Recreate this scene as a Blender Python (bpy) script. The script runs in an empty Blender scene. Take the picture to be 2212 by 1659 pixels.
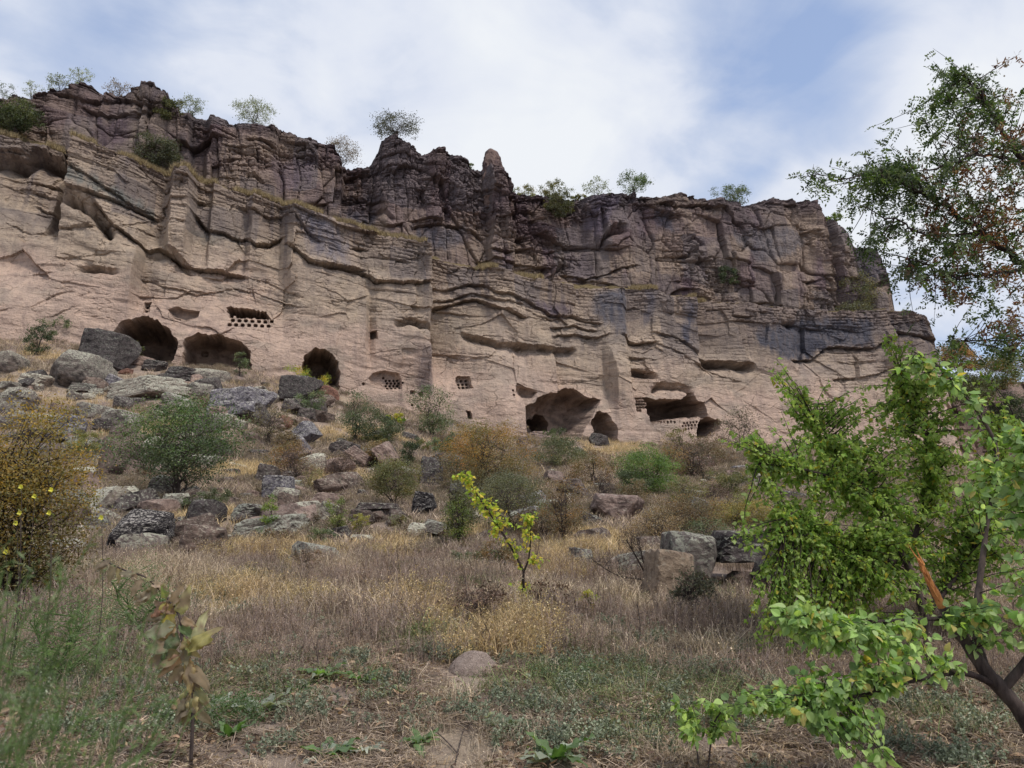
import bpy, math, random
import numpy as np
from mathutils import Vector, Matrix

random.seed(7)
rng = np.random.default_rng(7)
SC = bpy.context.scene
COL = SC.collection
R = math.radians

# ------------------------------------------------------------------ camera
CAM_Z = 1.6
PITCH = R(8.0)
cam_d = bpy.data.cameras.new('camera')
cam_d.lens = 26.0
cam_d.sensor_width = 36.0
cam_d.clip_start = 0.05
cam_d.clip_end = 3000
cam_d.dof.use_dof = True
cam_d.dof.focus_distance = 14.0
cam_d.dof.aperture_fstop = 6.5
cam = bpy.data.objects.new('camera', cam_d)
COL.objects.link(cam)
cam.location = (0, 0, CAM_Z)
cam.rotation_euler = (R(90) + PITCH, 0, 0)
SC.camera = cam

# ------------------------------------------------------------------ world
SUN_EL, SUN_AZ = R(60), R(130)          # azimuth clockwise from +Y (north)
world = bpy.data.worlds.new('World')
SC.world = world
world.use_nodes = True
wn, wl = world.node_tree.nodes, world.node_tree.links
wn.clear()


def N(nodes, typ, **kw):
    n = nodes.new(typ)
    for k, v in kw.items():
        if k.startswith('i_'):
            n.inputs[k[2:].replace('_', ' ')].default_value = v
        elif k == 'inp':
            for a, b in v.items():
                n.inputs[a].default_value = b
        else:
            setattr(n, k, v)
    return n


def ramp(nodes, stops, interp='LINEAR'):
    r = nodes.new('ShaderNodeValToRGB')
    r.color_ramp.interpolation = interp
    el = r.color_ramp.elements
    while len(el) < len(stops):
        el.new(0.5)
    for e, (p, c) in zip(el, stops):
        e.position = p
        e.color = (*c, 1) if len(c) == 3 else c
    return r


sky = N(wn, 'ShaderNodeTexSky', sky_type='NISHITA', sun_disc=False, sun_elevation=SUN_EL,
        sun_rotation=SUN_AZ, altitude=1300, air_density=1.0, dust_density=1.2, ozone_density=2.0)
bg_sky = N(wn, 'ShaderNodeBackground', inp={'Strength': 0.115})
wl.new(sky.outputs[0], bg_sky.inputs[0])
tc = N(wn, 'ShaderNodeTexCoord')
# project the view direction on a cloud layer: (x, y) / (z + k)
sep = N(wn, 'ShaderNodeSeparateXYZ')
wl.new(tc.outputs['Generated'], sep.inputs[0])
zk = N(wn, 'ShaderNodeMath', operation='ADD', inp={1: 0.22})
wl.new(sep.outputs[2], zk.inputs[0])
zm = N(wn, 'ShaderNodeMath', operation='MAXIMUM', inp={1: 0.06})
wl.new(zk.outputs[0], zm.inputs[0])
dx = N(wn, 'ShaderNodeMath', operation='DIVIDE')
dy = N(wn, 'ShaderNodeMath', operation='DIVIDE')
wl.new(sep.outputs[0], dx.inputs[0]); wl.new(zm.outputs[0], dx.inputs[1])
wl.new(sep.outputs[1], dy.inputs[0]); wl.new(zm.outputs[0], dy.inputs[1])
cmb = N(wn, 'ShaderNodeCombineXYZ')
wl.new(dx.outputs[0], cmb.inputs[0]); wl.new(dy.outputs[0], cmb.inputs[1])
mp = N(wn, 'ShaderNodeMapping', inp={'Location': (0.35, 0.9, 0.0), 'Rotation': (0, 0, R(-38)), 'Scale': (0.8, 0.7, 1)})
wl.new(cmb.outputs[0], mp.inputs[0])
cn = N(wn, 'ShaderNodeTexNoise', inp={'Scale': 1.3, 'Detail': 7.0, 'Roughness': 0.5, 'Distortion': 0.6})
wl.new(mp.outputs[0], cn.inputs['Vector'])
cn2 = N(wn, 'ShaderNodeTexNoise', inp={'Scale': 4.0, 'Detail': 7.0, 'Roughness': 0.55, 'Distortion': 0.8})
wl.new(mp.outputs[0], cn2.inputs['Vector'])
# cover fades with azimuth: more blue gaps to the right
cadd = N(wn, 'ShaderNodeMath', operation='MULTIPLY_ADD', inp={1: 0.35})
wl.new(cn2.outputs[0], cadd.inputs[0]); wl.new(cn.outputs[0], cadd.inputs[2])


def cloud_bank(prev, px, py, width, amount):
    '''thicker (or, negative, thinner) cloud round one direction of the sky'''
    f_ = 2212 * 26 / 36.0
    a, b = (px - 1106) / f_, (829.5 - py) / f_
    d = Vector((a, math.cos(PITCH) - b * math.sin(PITCH), math.sin(PITCH) + b * math.cos(PITCH))).normalized()
    dt = N(wn, 'ShaderNodeVectorMath', operation='DOT_PRODUCT', inp={1: tuple(d)})
    nv = N(wn, 'ShaderNodeVectorMath', operation='NORMALIZE')
    wl.new(tc.outputs['Generated'], nv.inputs[0]); wl.new(nv.outputs[0], dt.inputs[0])
    mr = N(wn, 'ShaderNodeMapRange', interpolation_type='SMOOTHERSTEP', inp={'From Min': math.cos(R(width)), 'From Max': 1.0, 'To Min': 0.0, 'To Max': amount})
    wl.new(dt.outputs['Value'], mr.inputs['Value'])
    ad = N(wn, 'ShaderNodeMath', operation='ADD')
    wl.new(prev.outputs[0], ad.inputs[0]); wl.new(mr.outputs[0], ad.inputs[1])
    return ad


for bank in ((1700, 120, 9, -.085), (1830, 200, 7, -.08), (1570, 350, 5, -.07), (1620, 30, 8, -.03), (2150, 60, 12, .05), (1180, 90, 12, .05), (1020, 230, 20, .05), (590, 60, 9, .07), (80, 160, 14, .05), (330, 60, 8, -.05), (800, 110, 8, -.06), (1950, 400, 14, .05)):
    cadd = cloud_bank(cadd, *bank)
cover = ramp(wn, [(0.50, (0.55, 0.55, 0.55)), (0.62, (0.92, 0.92, 0.92)), (0.70, (1, 1, 1))])
wl.new(cadd.outputs[0], cover.inputs[0])
shade = ramp(wn, [(0.50, (0.29, 0.35, 0.49)), (0.62, (0.38, 0.43, 0.54)), (0.71, (0.50, 0.53, 0.60)), (0.82, (0.58, 0.60, 0.63))])
wl.new(cadd.outputs[0], shade.inputs[0])
bg_cl = N(wn, 'ShaderNodeBackground', inp={'Strength': 0.79})
wl.new(shade.outputs[0], bg_cl.inputs[0])
mix = N(wn, 'ShaderNodeMixShader')
wl.new(cover.outputs[0], mix.inputs[0])
wl.new(bg_sky.outputs[0], mix.inputs[1]); wl.new(bg_cl.outputs[0], mix.inputs[2])
wo = N(wn, 'ShaderNodeOutputWorld')
wl.new(mix.outputs[0], wo.inputs[0])

sun_d = bpy.data.lights.new('sun', 'SUN')
sun_d.energy = 1.5
sun_d.angle = R(10)
sun_d.color = (1.0, 0.94, 0.86)
sun = bpy.data.objects.new('sun', sun_d)
COL.objects.link(sun)
sdir = Vector((math.sin(SUN_AZ) * math.cos(SUN_EL), math.cos(SUN_AZ) * math.cos(SUN_EL), math.sin(SUN_EL)))
sun.rotation_euler = sdir.to_track_quat('Z', 'Y').to_euler()
sun.location = sdir * 60

SC.view_settings.view_transform = 'Standard'
SC.view_settings.look = 'None'
SC.view_settings.gamma = 1
SC.view_settings.exposure = 0.92
SC.view_settings.use_curve_mapping = False
SC.cycles.max_bounces = 6
SC.cycles.diffuse_bounces = 3
SC.cycles.glossy_bounces = 2
SC.cycles.transmission_bounces = 3
SC.cycles.transparent_max_bounces = 8
SC.cycles.use_denoising = True

# ------------------------------------------------------------------ noise
def _h(ix, iy, iz, seed):
    n = (ix.astype(np.int64) * 374761393 + iy.astype(np.int64) * 668265263 + iz.astype(np.int64) * 2147483647 + seed * 974634777) & 0xFFFFFFFF
    n = ((n ^ (n >> 13)) * 1274126177) & 0xFFFFFFFF
    n = ((n ^ (n >> 16)) * 2246822519) & 0xFFFFFFFF
    n = n ^ (n >> 15)
    return (n & 0xFFFFFF) / float(0x1000000)


def noise2(x, y, seed=0):
    x = np.asarray(x, float); y = np.asarray(y, float)
    ix, iy = np.floor(x), np.floor(y)
    fx, fy = x - ix, y - iy
    ux, uy = fx * fx * fx * (fx * (fx * 6 - 15) + 10), fy * fy * fy * (fy * (fy * 6 - 15) + 10)
    z = np.zeros_like(ix)
    out = []
    for a in (0, 1):
        for b in (0, 1):
            ang = _h(ix + a, iy + b, z, seed) * 6.2831853
            out.append(np.cos(ang) * (fx - a) + np.sin(ang) * (fy - b))
    g00, g01, g10, g11 = out
    return 1.5 * ((g00 * (1 - ux) + g10 * ux) * (1 - uy) + (g01 * (1 - ux) + g11 * ux) * uy)


def fbm2(x, y, o=4, seed=0, rough=0.5):
    s, a, t = 0, 1.0, 0
    for i in range(o):
        s = s + a * noise2(x * 2 ** i + 17.3 * i, y * 2 ** i - 9.1 * i, seed + i)
        t += a; a *= rough
    return s / t


def noise3(p, seed=0):
    i = np.floor(p); f = p - i
    u = f * f * (3 - 2 * f)
    r = 0
    for a in (0, 1):
        for b in (0, 1):
            for c in (0, 1):
                w = (u[:, 0] if a else 1 - u[:, 0]) * (u[:, 1] if b else 1 - u[:, 1]) * (u[:, 2] if c else 1 - u[:, 2])
                r = r + w * _h(i[:, 0] + a, i[:, 1] + b, i[:, 2] + c, seed)
    return r * 2 - 1


def fbm3(p, o=3, seed=0):
    s, a = 0, 1.0
    for k in range(o):
        s = s + a * noise3(p * 2 ** k + 5.2 * k, seed + k); a *= 0.5
    return s / 1.75


def voro(x, y, seed=0):
    """cell noise: id-random, offsets to the cell point, F2-F1"""
    ix, iy = np.floor(x), np.floor(y)
    z = np.zeros_like(ix)
    f1 = np.full(x.shape, 9.0); f2 = np.full(x.shape, 9.0)
    rid = np.zeros_like(x); ox = np.zeros_like(x); oy = np.zeros_like(x); rid2 = np.zeros_like(x); rid3 = np.zeros_like(x)
    for a in (-1, 0, 1):
        for b in (-1, 0, 1):
            cx, cy = ix + a, iy + b
            px = cx + 0.1 + 0.8 * _h(cx, cy, z, seed); py = cy + 0.1 + 0.8 * _h(cx, cy, z, seed + 1)
            ddx, ddy = x - px, y - py
            d = np.maximum(np.abs(ddx), np.abs(ddy)) * 0.6 + 0.4 * np.hypot(ddx, ddy)
            m = d < f1
            f2 = np.where(m, f1, np.minimum(f2, d))
            f1 = np.where(m, d, f1)
            rid = np.where(m, _h(cx, cy, z, seed + 2), rid)
            rid2 = np.where(m, _h(cx, cy, z, seed + 3), rid2)
            rid3 = np.where(m, _h(cx, cy, z, seed + 4), rid3)
            ox = np.where(m, ddx, ox); oy = np.where(m, ddy, oy)
    return rid, rid2, rid3, ox, oy, f2 - f1


def sstep(a, b, x):
    t = np.clip((x - a) / (b - a), 0, 1)
    return t * t * (3 - 2 * t)


# ------------------------------------------------------------------ survey: sight lines of the photograph -> points of the place
F = 2212 * 26 / 36.0            # focal length in survey pixels (2212 x 1659)


def ray(px, py):
    a, b = (np.asarray(px, float) - 1106) / F, (829.5 - np.asarray(py, float)) / F
    return np.stack([a, math.cos(PITCH) - b * math.sin(PITCH), math.sin(PITCH) + b * math.cos(PITCH)], -1)


TU = np.array([0.9545, 0.2983, 0.0])            # along the cliff foot
NO = np.array([0.2983, -0.9545, 0.0])           # out of the cliff
LEAN = R(6)
WD = -NO * math.sin(LEAN) + np.array([0, 0, 1.0]) * math.cos(LEAN)
A0 = np.array([-34.6, 50.0, 0.0])
CAMP = np.array([0, 0, CAM_Z])


def conv(pts, off=0.0):
    """survey pixels -> (u, w) on the leaning cliff plane standing off metres out"""
    p = np.array(pts, float)
    d = ray(p[:, 0], p[:, 1])
    o = A0 + NO * off
    n = np.cross(TU, WD)
    t = ((o - CAMP) @ n) / (d @ n)
    q = CAMP + d * t[:, None] - o
    return q @ TU, q @ WD / 1.0


def cpos(u, w, d):
    return A0 + np.multiply.outer(u, TU) + np.multiply.outer(w, WD) + np.multiply.outer(d, NO)


def Z(n, pts):
    """tracing sheets: enlarged views of the photograph"""
    ox, oy, s = {1: (0, 132.7, .34), 2: (707.8, 221.2, .34), 3: (1415.7, 309.7, .34), 4: (0, 575, .34), 5: (663.6, 663.6, .34),
                 6: (1460, 752, .34), 7: (0, 1061.8, .36), 13: (0, 690.1, .24), 14: (486.6, 884.8, .24), 15: (929, 884.8, .24), 16: (1194.5, 752.1, .24)}[n]
    return [(ox + x * s, oy + y * s) for x, y in pts]


# ------------------------------------------------------------------ object helpers
def tag(o, label=None, cat=None, group=None, kind=None):
    if label: o['label'] = label
    if cat: o['category'] = cat
    if group: o['group'] = group
    if kind: o['kind'] = kind
    return o


def link(name, data, parent=None, loc=None):
    o = bpy.data.objects.new(name, data)
    COL.objects.link(o)
    if loc is not None: o.location = loc
    if parent: o.parent = parent
    return o


def np_mesh(name, verts, faces, mat=None, smooth=False, col=None):
    """verts (n,3), faces (m,3) or (m,4) arrays"""
    me = bpy.data.meshes.new(name)
    verts = np.asarray(verts, np.float32); faces = np.asarray(faces, np.int32)
    k = faces.shape[1]
    me.vertices.add(len(verts)); me.vertices.foreach_set('co', verts.ravel())
    me.loops.add(faces.size); me.loops.foreach_set('vertex_index', faces.ravel())
    me.polygons.add(len(faces)); me.polygons.foreach_set('loop_start', np.arange(0, faces.size, k, dtype=np.int32))
    me.polygons.foreach_set('use_smooth', np.full(len(faces), smooth))
    me.update(calc_edges=True)
    if mat:
        for m in (mat if isinstance(mat, (list, tuple)) else [mat]): me.materials.append(m)
    if col is not None:
        c = np.ones((len(verts), 4), np.float32); c[:, :3] = col
        at = me.color_attributes.new('tint', 'FLOAT_COLOR', 'POINT')
        at.data.foreach_set('color', c.ravel())
    return me


def srgb(r, g, b):
    f = lambda c: ((c / 255 + 0.055) / 1.055) ** 2.4 if c > 10 else c / 255 / 12.92
    return (f(r), f(g), f(b))


# ------------------------------------------------------------------ materials
def mat_new(name):
    m = bpy.data.materials.new(name)
    m.use_nodes = True
    nt = m.node_tree
    b = nt.nodes['Principled BSDF']
    b.inputs['Roughness'].default_value = 0.9
    b.inputs['Specular IOR Level'].default_value = 0.2
    return m, nt.nodes, nt.links, b


def mul_col(n, l, a, b, fac=1.0, mode='MULTIPLY'):
    x = N(n, 'ShaderNodeMix', data_type='RGBA', blend_type=mode)
    x.inputs[0].default_value = fac
    for s, i in ((a, 6), (b, 7)):
        if isinstance(s, (tuple, list)): x.inputs[i].default_value = (*s, 1)
        else: l.new(s, x.inputs[i])
    return x.outputs[2]


def mix_col(n, l, f, a, b):
    x = N(n, 'ShaderNodeMix', data_type='RGBA')
    l.new(f, x.inputs[0])
    for s, i in ((a, 6), (b, 7)):
        if isinstance(s, (tuple, list)): x.inputs[i].default_value = (*s, 1)
        else: l.new(s, x.inputs[i])
    return x.outputs[2]


def rock_cliff_mat():
    m, n, l, b = mat_new('tuff_rock')
    at = N(n, 'ShaderNodeAttribute', attribute_name='tint')
    tcn = N(n, 'ShaderNodeTexCoord')
    # bedding-stretched coordinates
    mpn = N(n, 'ShaderNodeMapping', inp={'Scale': (0.75, 0.75, 1.25), 'Rotation': (0.12, 0.2, 0)})
    l.new(tcn.outputs['Object'], mpn.inputs[0])
    n1 = N(n, 'ShaderNodeTexNoise', inp={'Scale': 1.6, 'Detail': 9.0, 'Roughness': 0.65})
    l.new(mpn.outputs[0], n1.inputs['Vector'])
    r1 = ramp(n, [(0.28, (0.62, 0.60, 0.62)), (0.5, (1, 1, 1)), (0.75, (1.22, 1.2, 1.16))])
    l.new(n1.outputs[0], r1.inputs[0])
    # vertical rain streaks
    mpv = N(n, 'ShaderNodeMapping', inp={'Scale': (1.6, 1.6, 0.12)})
    l.new(tcn.outputs['Object'], mpv.inputs[0])
    n2 = N(n, 'ShaderNodeTexNoise', inp={'Scale': 1.3, 'Detail': 6.0, 'Roughness': 0.6})
    l.new(mpv.outputs[0], n2.inputs['Vector'])
    r2 = ramp(n, [(0.3, (0.66, 0.66, 0.70)), (0.5, (1, 1, 1)), (0.8, (1.14, 1.12, 1.08))])
    l.new(n2.outputs[0], r2.inputs[0])
    n3 = N(n, 'ShaderNodeTexNoise', inp={'Scale': 9.0, 'Detail': 8.0, 'Roughness': 0.7})
    l.new(tcn.outputs['Object'], n3.inputs['Vector'])
    r3 = ramp(n, [(0.3, (0.75, 0.74, 0.76)), (0.55, (1, 1, 1)), (0.8, (1.15, 1.14, 1.1))])
    l.new(n3.outputs[0], r3.inputs[0])
    c = mul_col(n, l, at.outputs['Color'], r1.outputs[0], 0.8)
    c = mul_col(n, l, c, r2.outputs[0], 0.75)
    c = mul_col(n, l, c, r3.outputs[0], 0.8)
    # hairline fractures
    wv = N(n, 'ShaderNodeTexNoise', inp={'Scale': .9, 'Detail': 3.0}); l.new(tcn.outputs['Object'], wv.inputs['Vector'])
    wm = N(n, 'ShaderNodeVectorMath', operation='MULTIPLY_ADD', inp={1: (1.1, 1.1, .7)}); l.new(wv.outputs['Color'], wm.inputs[0]); l.new(tcn.outputs['Object'], wm.inputs[2])
    ms = N(n, 'ShaderNodeMapping', inp={'Scale': (.45, .45, .75)}); l.new(wm.outputs[0], ms.inputs[0])
    vo = N(n, 'ShaderNodeTexVoronoi', feature='DISTANCE_TO_EDGE', inp={'Scale': 1.0}); l.new(ms.outputs[0], vo.inputs['Vector'])
    cr = ramp(n, [(0.0, (0.0, 0.0, 0.0)), (0.022, (1, 1, 1))]); l.new(vo.outputs['Distance'], cr.inputs[0])
    mk = ramp(n, [(0.50, (1, 1, 1)), (0.60, (0, 0, 0))]); l.new(n2.outputs[0], mk.inputs[0])
    cmx = N(n, 'ShaderNodeMath', operation='MAXIMUM'); l.new(cr.outputs[0], cmx.inputs[0]); l.new(mk.outputs[0], cmx.inputs[1])
    c = mix_col(n, l, cmx.outputs[0], mul_col(n, l, c, (.72, .70, .70)), c)
    l.new(c, b.inputs['Base Color'])
    bm0 = N(n, 'ShaderNodeBump', inp={'Strength': 0.8, 'Distance': 0.2}); l.new(cmx.outputs[0], bm0.inputs['Height'])
    bm = N(n, 'ShaderNodeBump', inp={'Strength': 0.9, 'Distance': 0.18}); l.new(bm0.outputs[0], bm.inputs['Normal'])
    l.new(n1.outputs[0], bm.inputs['Height'])
    bm2 = N(n, 'ShaderNodeBump', inp={'Strength': 1.0, 'Distance': 0.16})
    l.new(n3.outputs[0], bm2.inputs['Height']); l.new(bm.outputs[0], bm2.inputs['Normal'])
    l.new(bm2.outputs[0], b.inputs['Normal'])
    return m


def boulder_mat(name, base, lichen, dark, amount, scale=1.0, stripe=False):
    m, n, l, b = mat_new(name)
    tcn = N(n, 'ShaderNodeTexCoord')
    geo = N(n, 'ShaderNodeNewGeometry')
    oi = N(n, 'ShaderNodeObjectInfo')
    mpn = N(n, 'ShaderNodeMapping', inp={'Scale': (1, 1, 3.2 if stripe else 1.4), 'Rotation': (0.3, 0.25, 0)})
    l.new(geo.outputs['Position'], mpn.inputs[0])
    n1 = N(n, 'ShaderNodeTexNoise', inp={'Scale': 3.2 * scale, 'Detail': 9.0, 'Roughness': 0.68})
    l.new(mpn.outputs[0], n1.inputs['Vector'])
    n2 = N(n, 'ShaderNodeTexNoise', inp={'Scale': 11.0 * scale, 'Detail': 7.0, 'Roughness': 0.7})
    l.new(mpn.outputs[0], n2.inputs['Vector'])
    r1 = ramp(n, [(0.34, dark), (0.56, base), (0.75, tuple(x * 1.3 for x in base))])
    l.new(n1.outputs[0], r1.inputs[0])
    r2 = ramp(n, [(0.62 - amount * 0.22, (0, 0, 0)), (0.66 - amount * 0.22 + 0.03, (1, 1, 1))])
    l.new(n2.outputs[0], r2.inputs[0])
    # lichen grows on the upper faces of the stones (geometric normal, not light)
    sp = N(n, 'ShaderNodeSeparateXYZ'); l.new(geo.outputs['Normal'], sp.inputs[0])
    up = N(n, 'ShaderNodeMapRange', inp={'From Min': -0.25, 'From Max': 0.75, 'To Min': 0.05, 'To Max': 1.0})
    l.new(sp.outputs[2], up.inputs[0])
    fm = N(n, 'ShaderNodeMath', operation='MULTIPLY'); l.new(r2.outputs[0], fm.inputs[0]); l.new(up.outputs[0], fm.inputs[1])
    c = mix_col(n, l, fm.outputs[0], r1.outputs[0], lichen)
    rr = ramp(n, [(0, (0.8, 0.8, 0.82)), (1, (1.2, 1.15, 1.12))]); l.new(oi.outputs['Random'], rr.inputs[0])
    c = mul_col(n, l, c, rr.outputs[0])
    l.new(c, b.inputs['Base Color'])
    bm = N(n, 'ShaderNodeBump', inp={'Strength': 1.0, 'Distance': 0.16})
    l.new(n1.outputs[0], bm.inputs['Height'])
    bm2 = N(n, 'ShaderNodeBump', inp={'Strength': 1.0, 'Distance': 0.05})
    l.new(n2.outputs[0], bm2.inputs['Height']); l.new(bm.outputs[0], bm2.inputs['Normal'])
    l.new(bm2.outputs[0], b.inputs['Normal'])
    return m


M = {}
M['cliff'] = rock_cliff_mat()
M['grey'] = boulder_mat('lichen_grey_basalt', srgb(122, 112, 106), srgb(172, 172, 154), srgb(52, 47, 47), 0.7)
M['dark'] = boulder_mat('dark_basalt', srgb(92, 84, 82), srgb(152, 152, 138), srgb(36, 33, 34), 0.45)
M['pale'] = boulder_mat('pale_lichen_rock', srgb(138, 126, 116), srgb(188, 188, 170), srgb(66, 58, 55), 0.85)
M['pink'] = boulder_mat('pinkish_tuff_block', srgb(154, 134, 123), srgb(176, 166, 152), srgb(88, 74, 70), 0.35)
M['blue'] = boulder_mat('blue_grey_basalt', srgb(112, 108, 116), srgb(182, 180, 172), srgb(50, 47, 52), 0.65)
M['stripe'] = boulder_mat('striped_black_basalt', srgb(56, 52, 55), srgb(184, 180, 172), srgb(24, 23, 26), 0.55, 1.3, True)
M['red'] = boulder_mat('red_brown_rock', srgb(136, 102, 88), srgb(150, 140, 120), srgb(84, 62, 56), 0.2)
M['brown'] = boulder_mat('brown_rock', srgb(120, 104, 95), srgb(162, 154, 138), srgb(58, 50, 48), 0.45)
M['tan'] = boulder_mat('tan_rock', srgb(172, 152, 130), srgb(188, 178, 160), srgb(108, 92, 80), 0.3)
# ------------------------------------------------------------------ the cliff: traced outlines
LEDGE = Z(1, [(-700, 300), (0, 412), (130, 432), (250, 457), (400, 495), (520, 515), (600, 548), (700, 578), (800, 603), (900, 630), (1000, 660), (1100, 690), (1200, 708),
              (1300, 742), (1450, 775), (1600, 815), (1750, 860), (1900, 928), (2000, 972), (2120, 1012)]) + \
    Z(2, [(60, 765), (200, 805), (400, 855), (540, 895), (620, 935), (720, 972), (840, 1012), (950, 1040), (1080, 1055), (1170, 1090), (1230, 1118), (1350, 1132),
          (1500, 1145), (1700, 1168), (2100, 1190)]) + \
    Z(3, [(100, 975), (300, 1000), (500, 1012), (700, 1045), (900, 1062), (1100, 1075), (1400, 1062), (1480, 1052), (1640, 1060), (1720, 1088), (1775, 1140), (1800, 1200), (1822, 1260)])
RIM = [(-260, 165), (-60, 190)] + Z(1, [(0, 262), (70, 232), (150, 208), (195, 210), (212, 178), (330, 155), (420, 130), (450, 106), (560, 104), (590, 130), (640, 150), (740, 165), (785, 182),
                (810, 150), (850, 135), (980, 128), (1000, 165), (1045, 172), (1075, 220), (1085, 285), (1170, 330), (1260, 322), (1360, 335), (1420, 350), (1500, 360),
                (1600, 388), (1720, 400), (1850, 425), (1900, 448), (2000, 470), (2070, 492), (2120, 540)]) + \
    Z(2, [(20, 270), (60, 300), (90, 350), (200, 372), (250, 385), (290, 340), (335, 275), (350, 215), (400, 200), (470, 215), (500, 262), (560, 275), (600, 298), (640, 302),
          (680, 276), (750, 280), (820, 330), (900, 345), (960, 385), (1040, 400), (1110, 420), (1150, 470), (1175, 512), (1200, 540), (1300, 562), (1400, 562), (1520, 580), (1640, 580),
          (1700, 590), (1800, 580), (1950, 590)]) + \
    Z(3, [(0, 350), (90, 332), (150, 312), (230, 340), (300, 376), (410, 372), (425, 388), (590, 396), (700, 372), (800, 386), (822, 418), (870, 392), (920, 382),
          (985, 400), (1008, 470), (1025, 540), (1045, 600), (1056, 500), (1080, 478), (1110, 500), (1155, 540), (1172, 640), (1190, 672), (1350, 682), (1392, 780),
          (1402, 900), (1420, 960), (1470, 1030), (1500, 1090)])
BASE = [(-400, 700), (-100, 735), (0, 740), (100, 752), (250, 765), (330, 792), (400, 800), (545, 808), (600, 828), (700, 842), (760, 868), (900, 905), (980, 925), (1100, 950), (1230, 952),
        (1330, 965), (1500, 968), (1700, 975), (1900, 985), (2040, 990)]

UPOFF = -3.6
lu, lw = conv(LEDGE)
ru, rw = conv(RIM, UPOFF)
bu, bw = conv(BASE)
o = np.argsort(lu); lu, lw = lu[o], lw[o]
UC = lu[-1] - 0.3               # the corner of the lower cliff


def ledge_w(u): return np.interp(u, lu, lw)
def base_w(u): return np.interp(u, bu, bw)
ru = np.maximum.accumulate(ru + np.arange(len(ru)) * 1e-4)
def rim_w(u): return np.interp(u, ru, rw)


def upper_foot(u): return ledge_w(u) + 1.6 - 0.9 * sstep(45, 62, u)


# relief of the lower cliff: three level profiles (survey x, metres out)
P_TOP = [(-300, -1), (0, -1.2), (85, -1.5), (90, -2.8), (122, -3.0), (133, 0.7), (240, 0.3), (340, -0.9), (352, -0.6), (365, 0.4), (398, 0.4), (414, -0.7), (445, -0.8), (450, -0.4),
         (528, -0.8), (540, -0.4), (605, -0.9), (632, 0.1), (700, 0.3), (800, 0.1), (900, 0.5), (924, 1.0), (933, -0.9), (1000, -0.5), (1060, 0.1), (1100, .5), (1180, 0),
         (1250, -.4), (1330, .3), (1350, -.5), (1480, .4), (1490, -.7), (1560, 0), (1640, .5), (1720, 0), (1830, .2), (1880, .7), (1900, -.5), (2000, 0)]
P_MID = [(-300, 0), (0, -.6), (60, 0), (120, .3), (285, .6), (300, -.4), (340, -.1), (430, -.3), (570, -.6), (612, -.5), (640, 0), (690, .2), (790, .4), (800, -.1), (812, .2), (920, 1.0),
         (938, -1.0), (1032, .35), (1045, .4), (1130, 0), (1190, .3), (1200, -.3), (1296, -.2), (1308, .7), (1340, .5), (1352, -.1), (1450, .2), (1560, 0), (1700, .4), (1900, 0)]
P_LOW = [(-300, .8), (0, .9), (250, .4), (600, .2), (900, .3), (1040, .4), (1075, .9), (1118, 1.0), (1128, 0.1), (1360, .5), (1560, .3), (1700, .5), (2000, 0)]


def prof(P, pyv):
    xs = [p[0] for p in P]
    uu, _ = conv([(x, pyv) for x in xs])
    return uu, np.array([p[1] for p in P])


pt, pm, pl = prof(P_TOP, 520), prof(P_MID, 660), prof(P_LOW, 860)

# overhang lines: (points, metres in, rise metres, fall metres)
LINES = []
def LN(sheet, pts, amp, rise=0.12, fall=1.0, lip=0.0):
    p = pts if sheet == 0 else Z(sheet, pts)
    amp *= 1.35 if amp >= .7 else (.65 if amp < .45 else 1.0)
    if amp < .3: lip *= .4
    LINES.append((conv(p), amp, rise, fall, lip))
LN(1, [(-300, 470), (0, 515), (110, 528), (135, 520)], 1.8, .7, 1.6, .3)
LN(1, [(130, 470), (200, 470), (300, 500), (395, 555)], 2.2, .8, 1.2, .4)
LN(1, [(180, 760), (260, 790), (360, 800)], .5, .1, .5, .2)
LN(1, [(120, 700), (200, 690), (340, 720)], .5, .1, .6, .2)
LN(1, [(190, 850), (240, 890), (340, 890)], .6, .15, .5, .2)
LN(1, [(0, 720), (90, 760), (240, 850)], .25, .06, .5)
LN(1, [(0, 985), (70, 1010), (120, 1050), (190, 1075), (330, 1085), (440, 1080), (560, 1065), (640, 1035), (720, 1030)], .35, .1, .5, .25)
LN(1, [(385, 640), (480, 690), (600, 765), (740, 850), (860, 920), (1000, 945)], .45, .08, .5, .12)
LN(1, [(640, 640), (690, 665), (760, 690)], .3, .08, .4)
LN(1, [(440, 810), (600, 850), (740, 890), (860, 930), (975, 965)], .7, .1, .7, .2)
LN(1, [(436, 812), (520, 840), (620, 905), (660, 960), (720, 1035)], 1.9, 1.3, .35, .2)
LN(1, [(620, 910), (720, 1040), (830, 1120), (940, 1188), (1000, 1165), (1180, 1290), (1290, 1312), (1400, 1320), (1545, 1335)], .8, .12, .9, .3)
LN(1, [(940, 1188), (1040, 1168), (1110, 1190), (1200, 1290)], 1.0, .7, .5, .2)
LN(1, [(870, 630), (960, 720), (1050, 800)], .4, .1, .5)
LN(1, [(1050, 790), (1080, 770), (1168, 770)], .5, .1, .4, .15)
LN(1, [(1060, 880), (1170, 875)], .4, .1, .4, .2)
LN(1, [(1040, 920), (1200, 930), (1300, 1010)], .3, .08, .3, .1)
LN(1, [(990, 1025), (1100, 1015), (1180, 1030)], .4, .1, .4, .1)
LN(1, [(1230, 860), (1320, 862)], .5, .1, .5, .1)
LN(1, [(1240, 950), (1330, 1045), (1420, 1060), (1530, 1100), (1560, 1090), (1620, 1140), (1700, 1130), (1790, 1090)], .8, .15, .7, .25)
LN(1, [(1530, 890), (1620, 920), (1715, 970), (1780, 955), (1860, 950), (1960, 1090), (2040, 1150)], .45, .08, .6, .15)
LN(1, [(540, 1320), (640, 1325), (750, 1342)], .9, .35, .25, .1)
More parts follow.
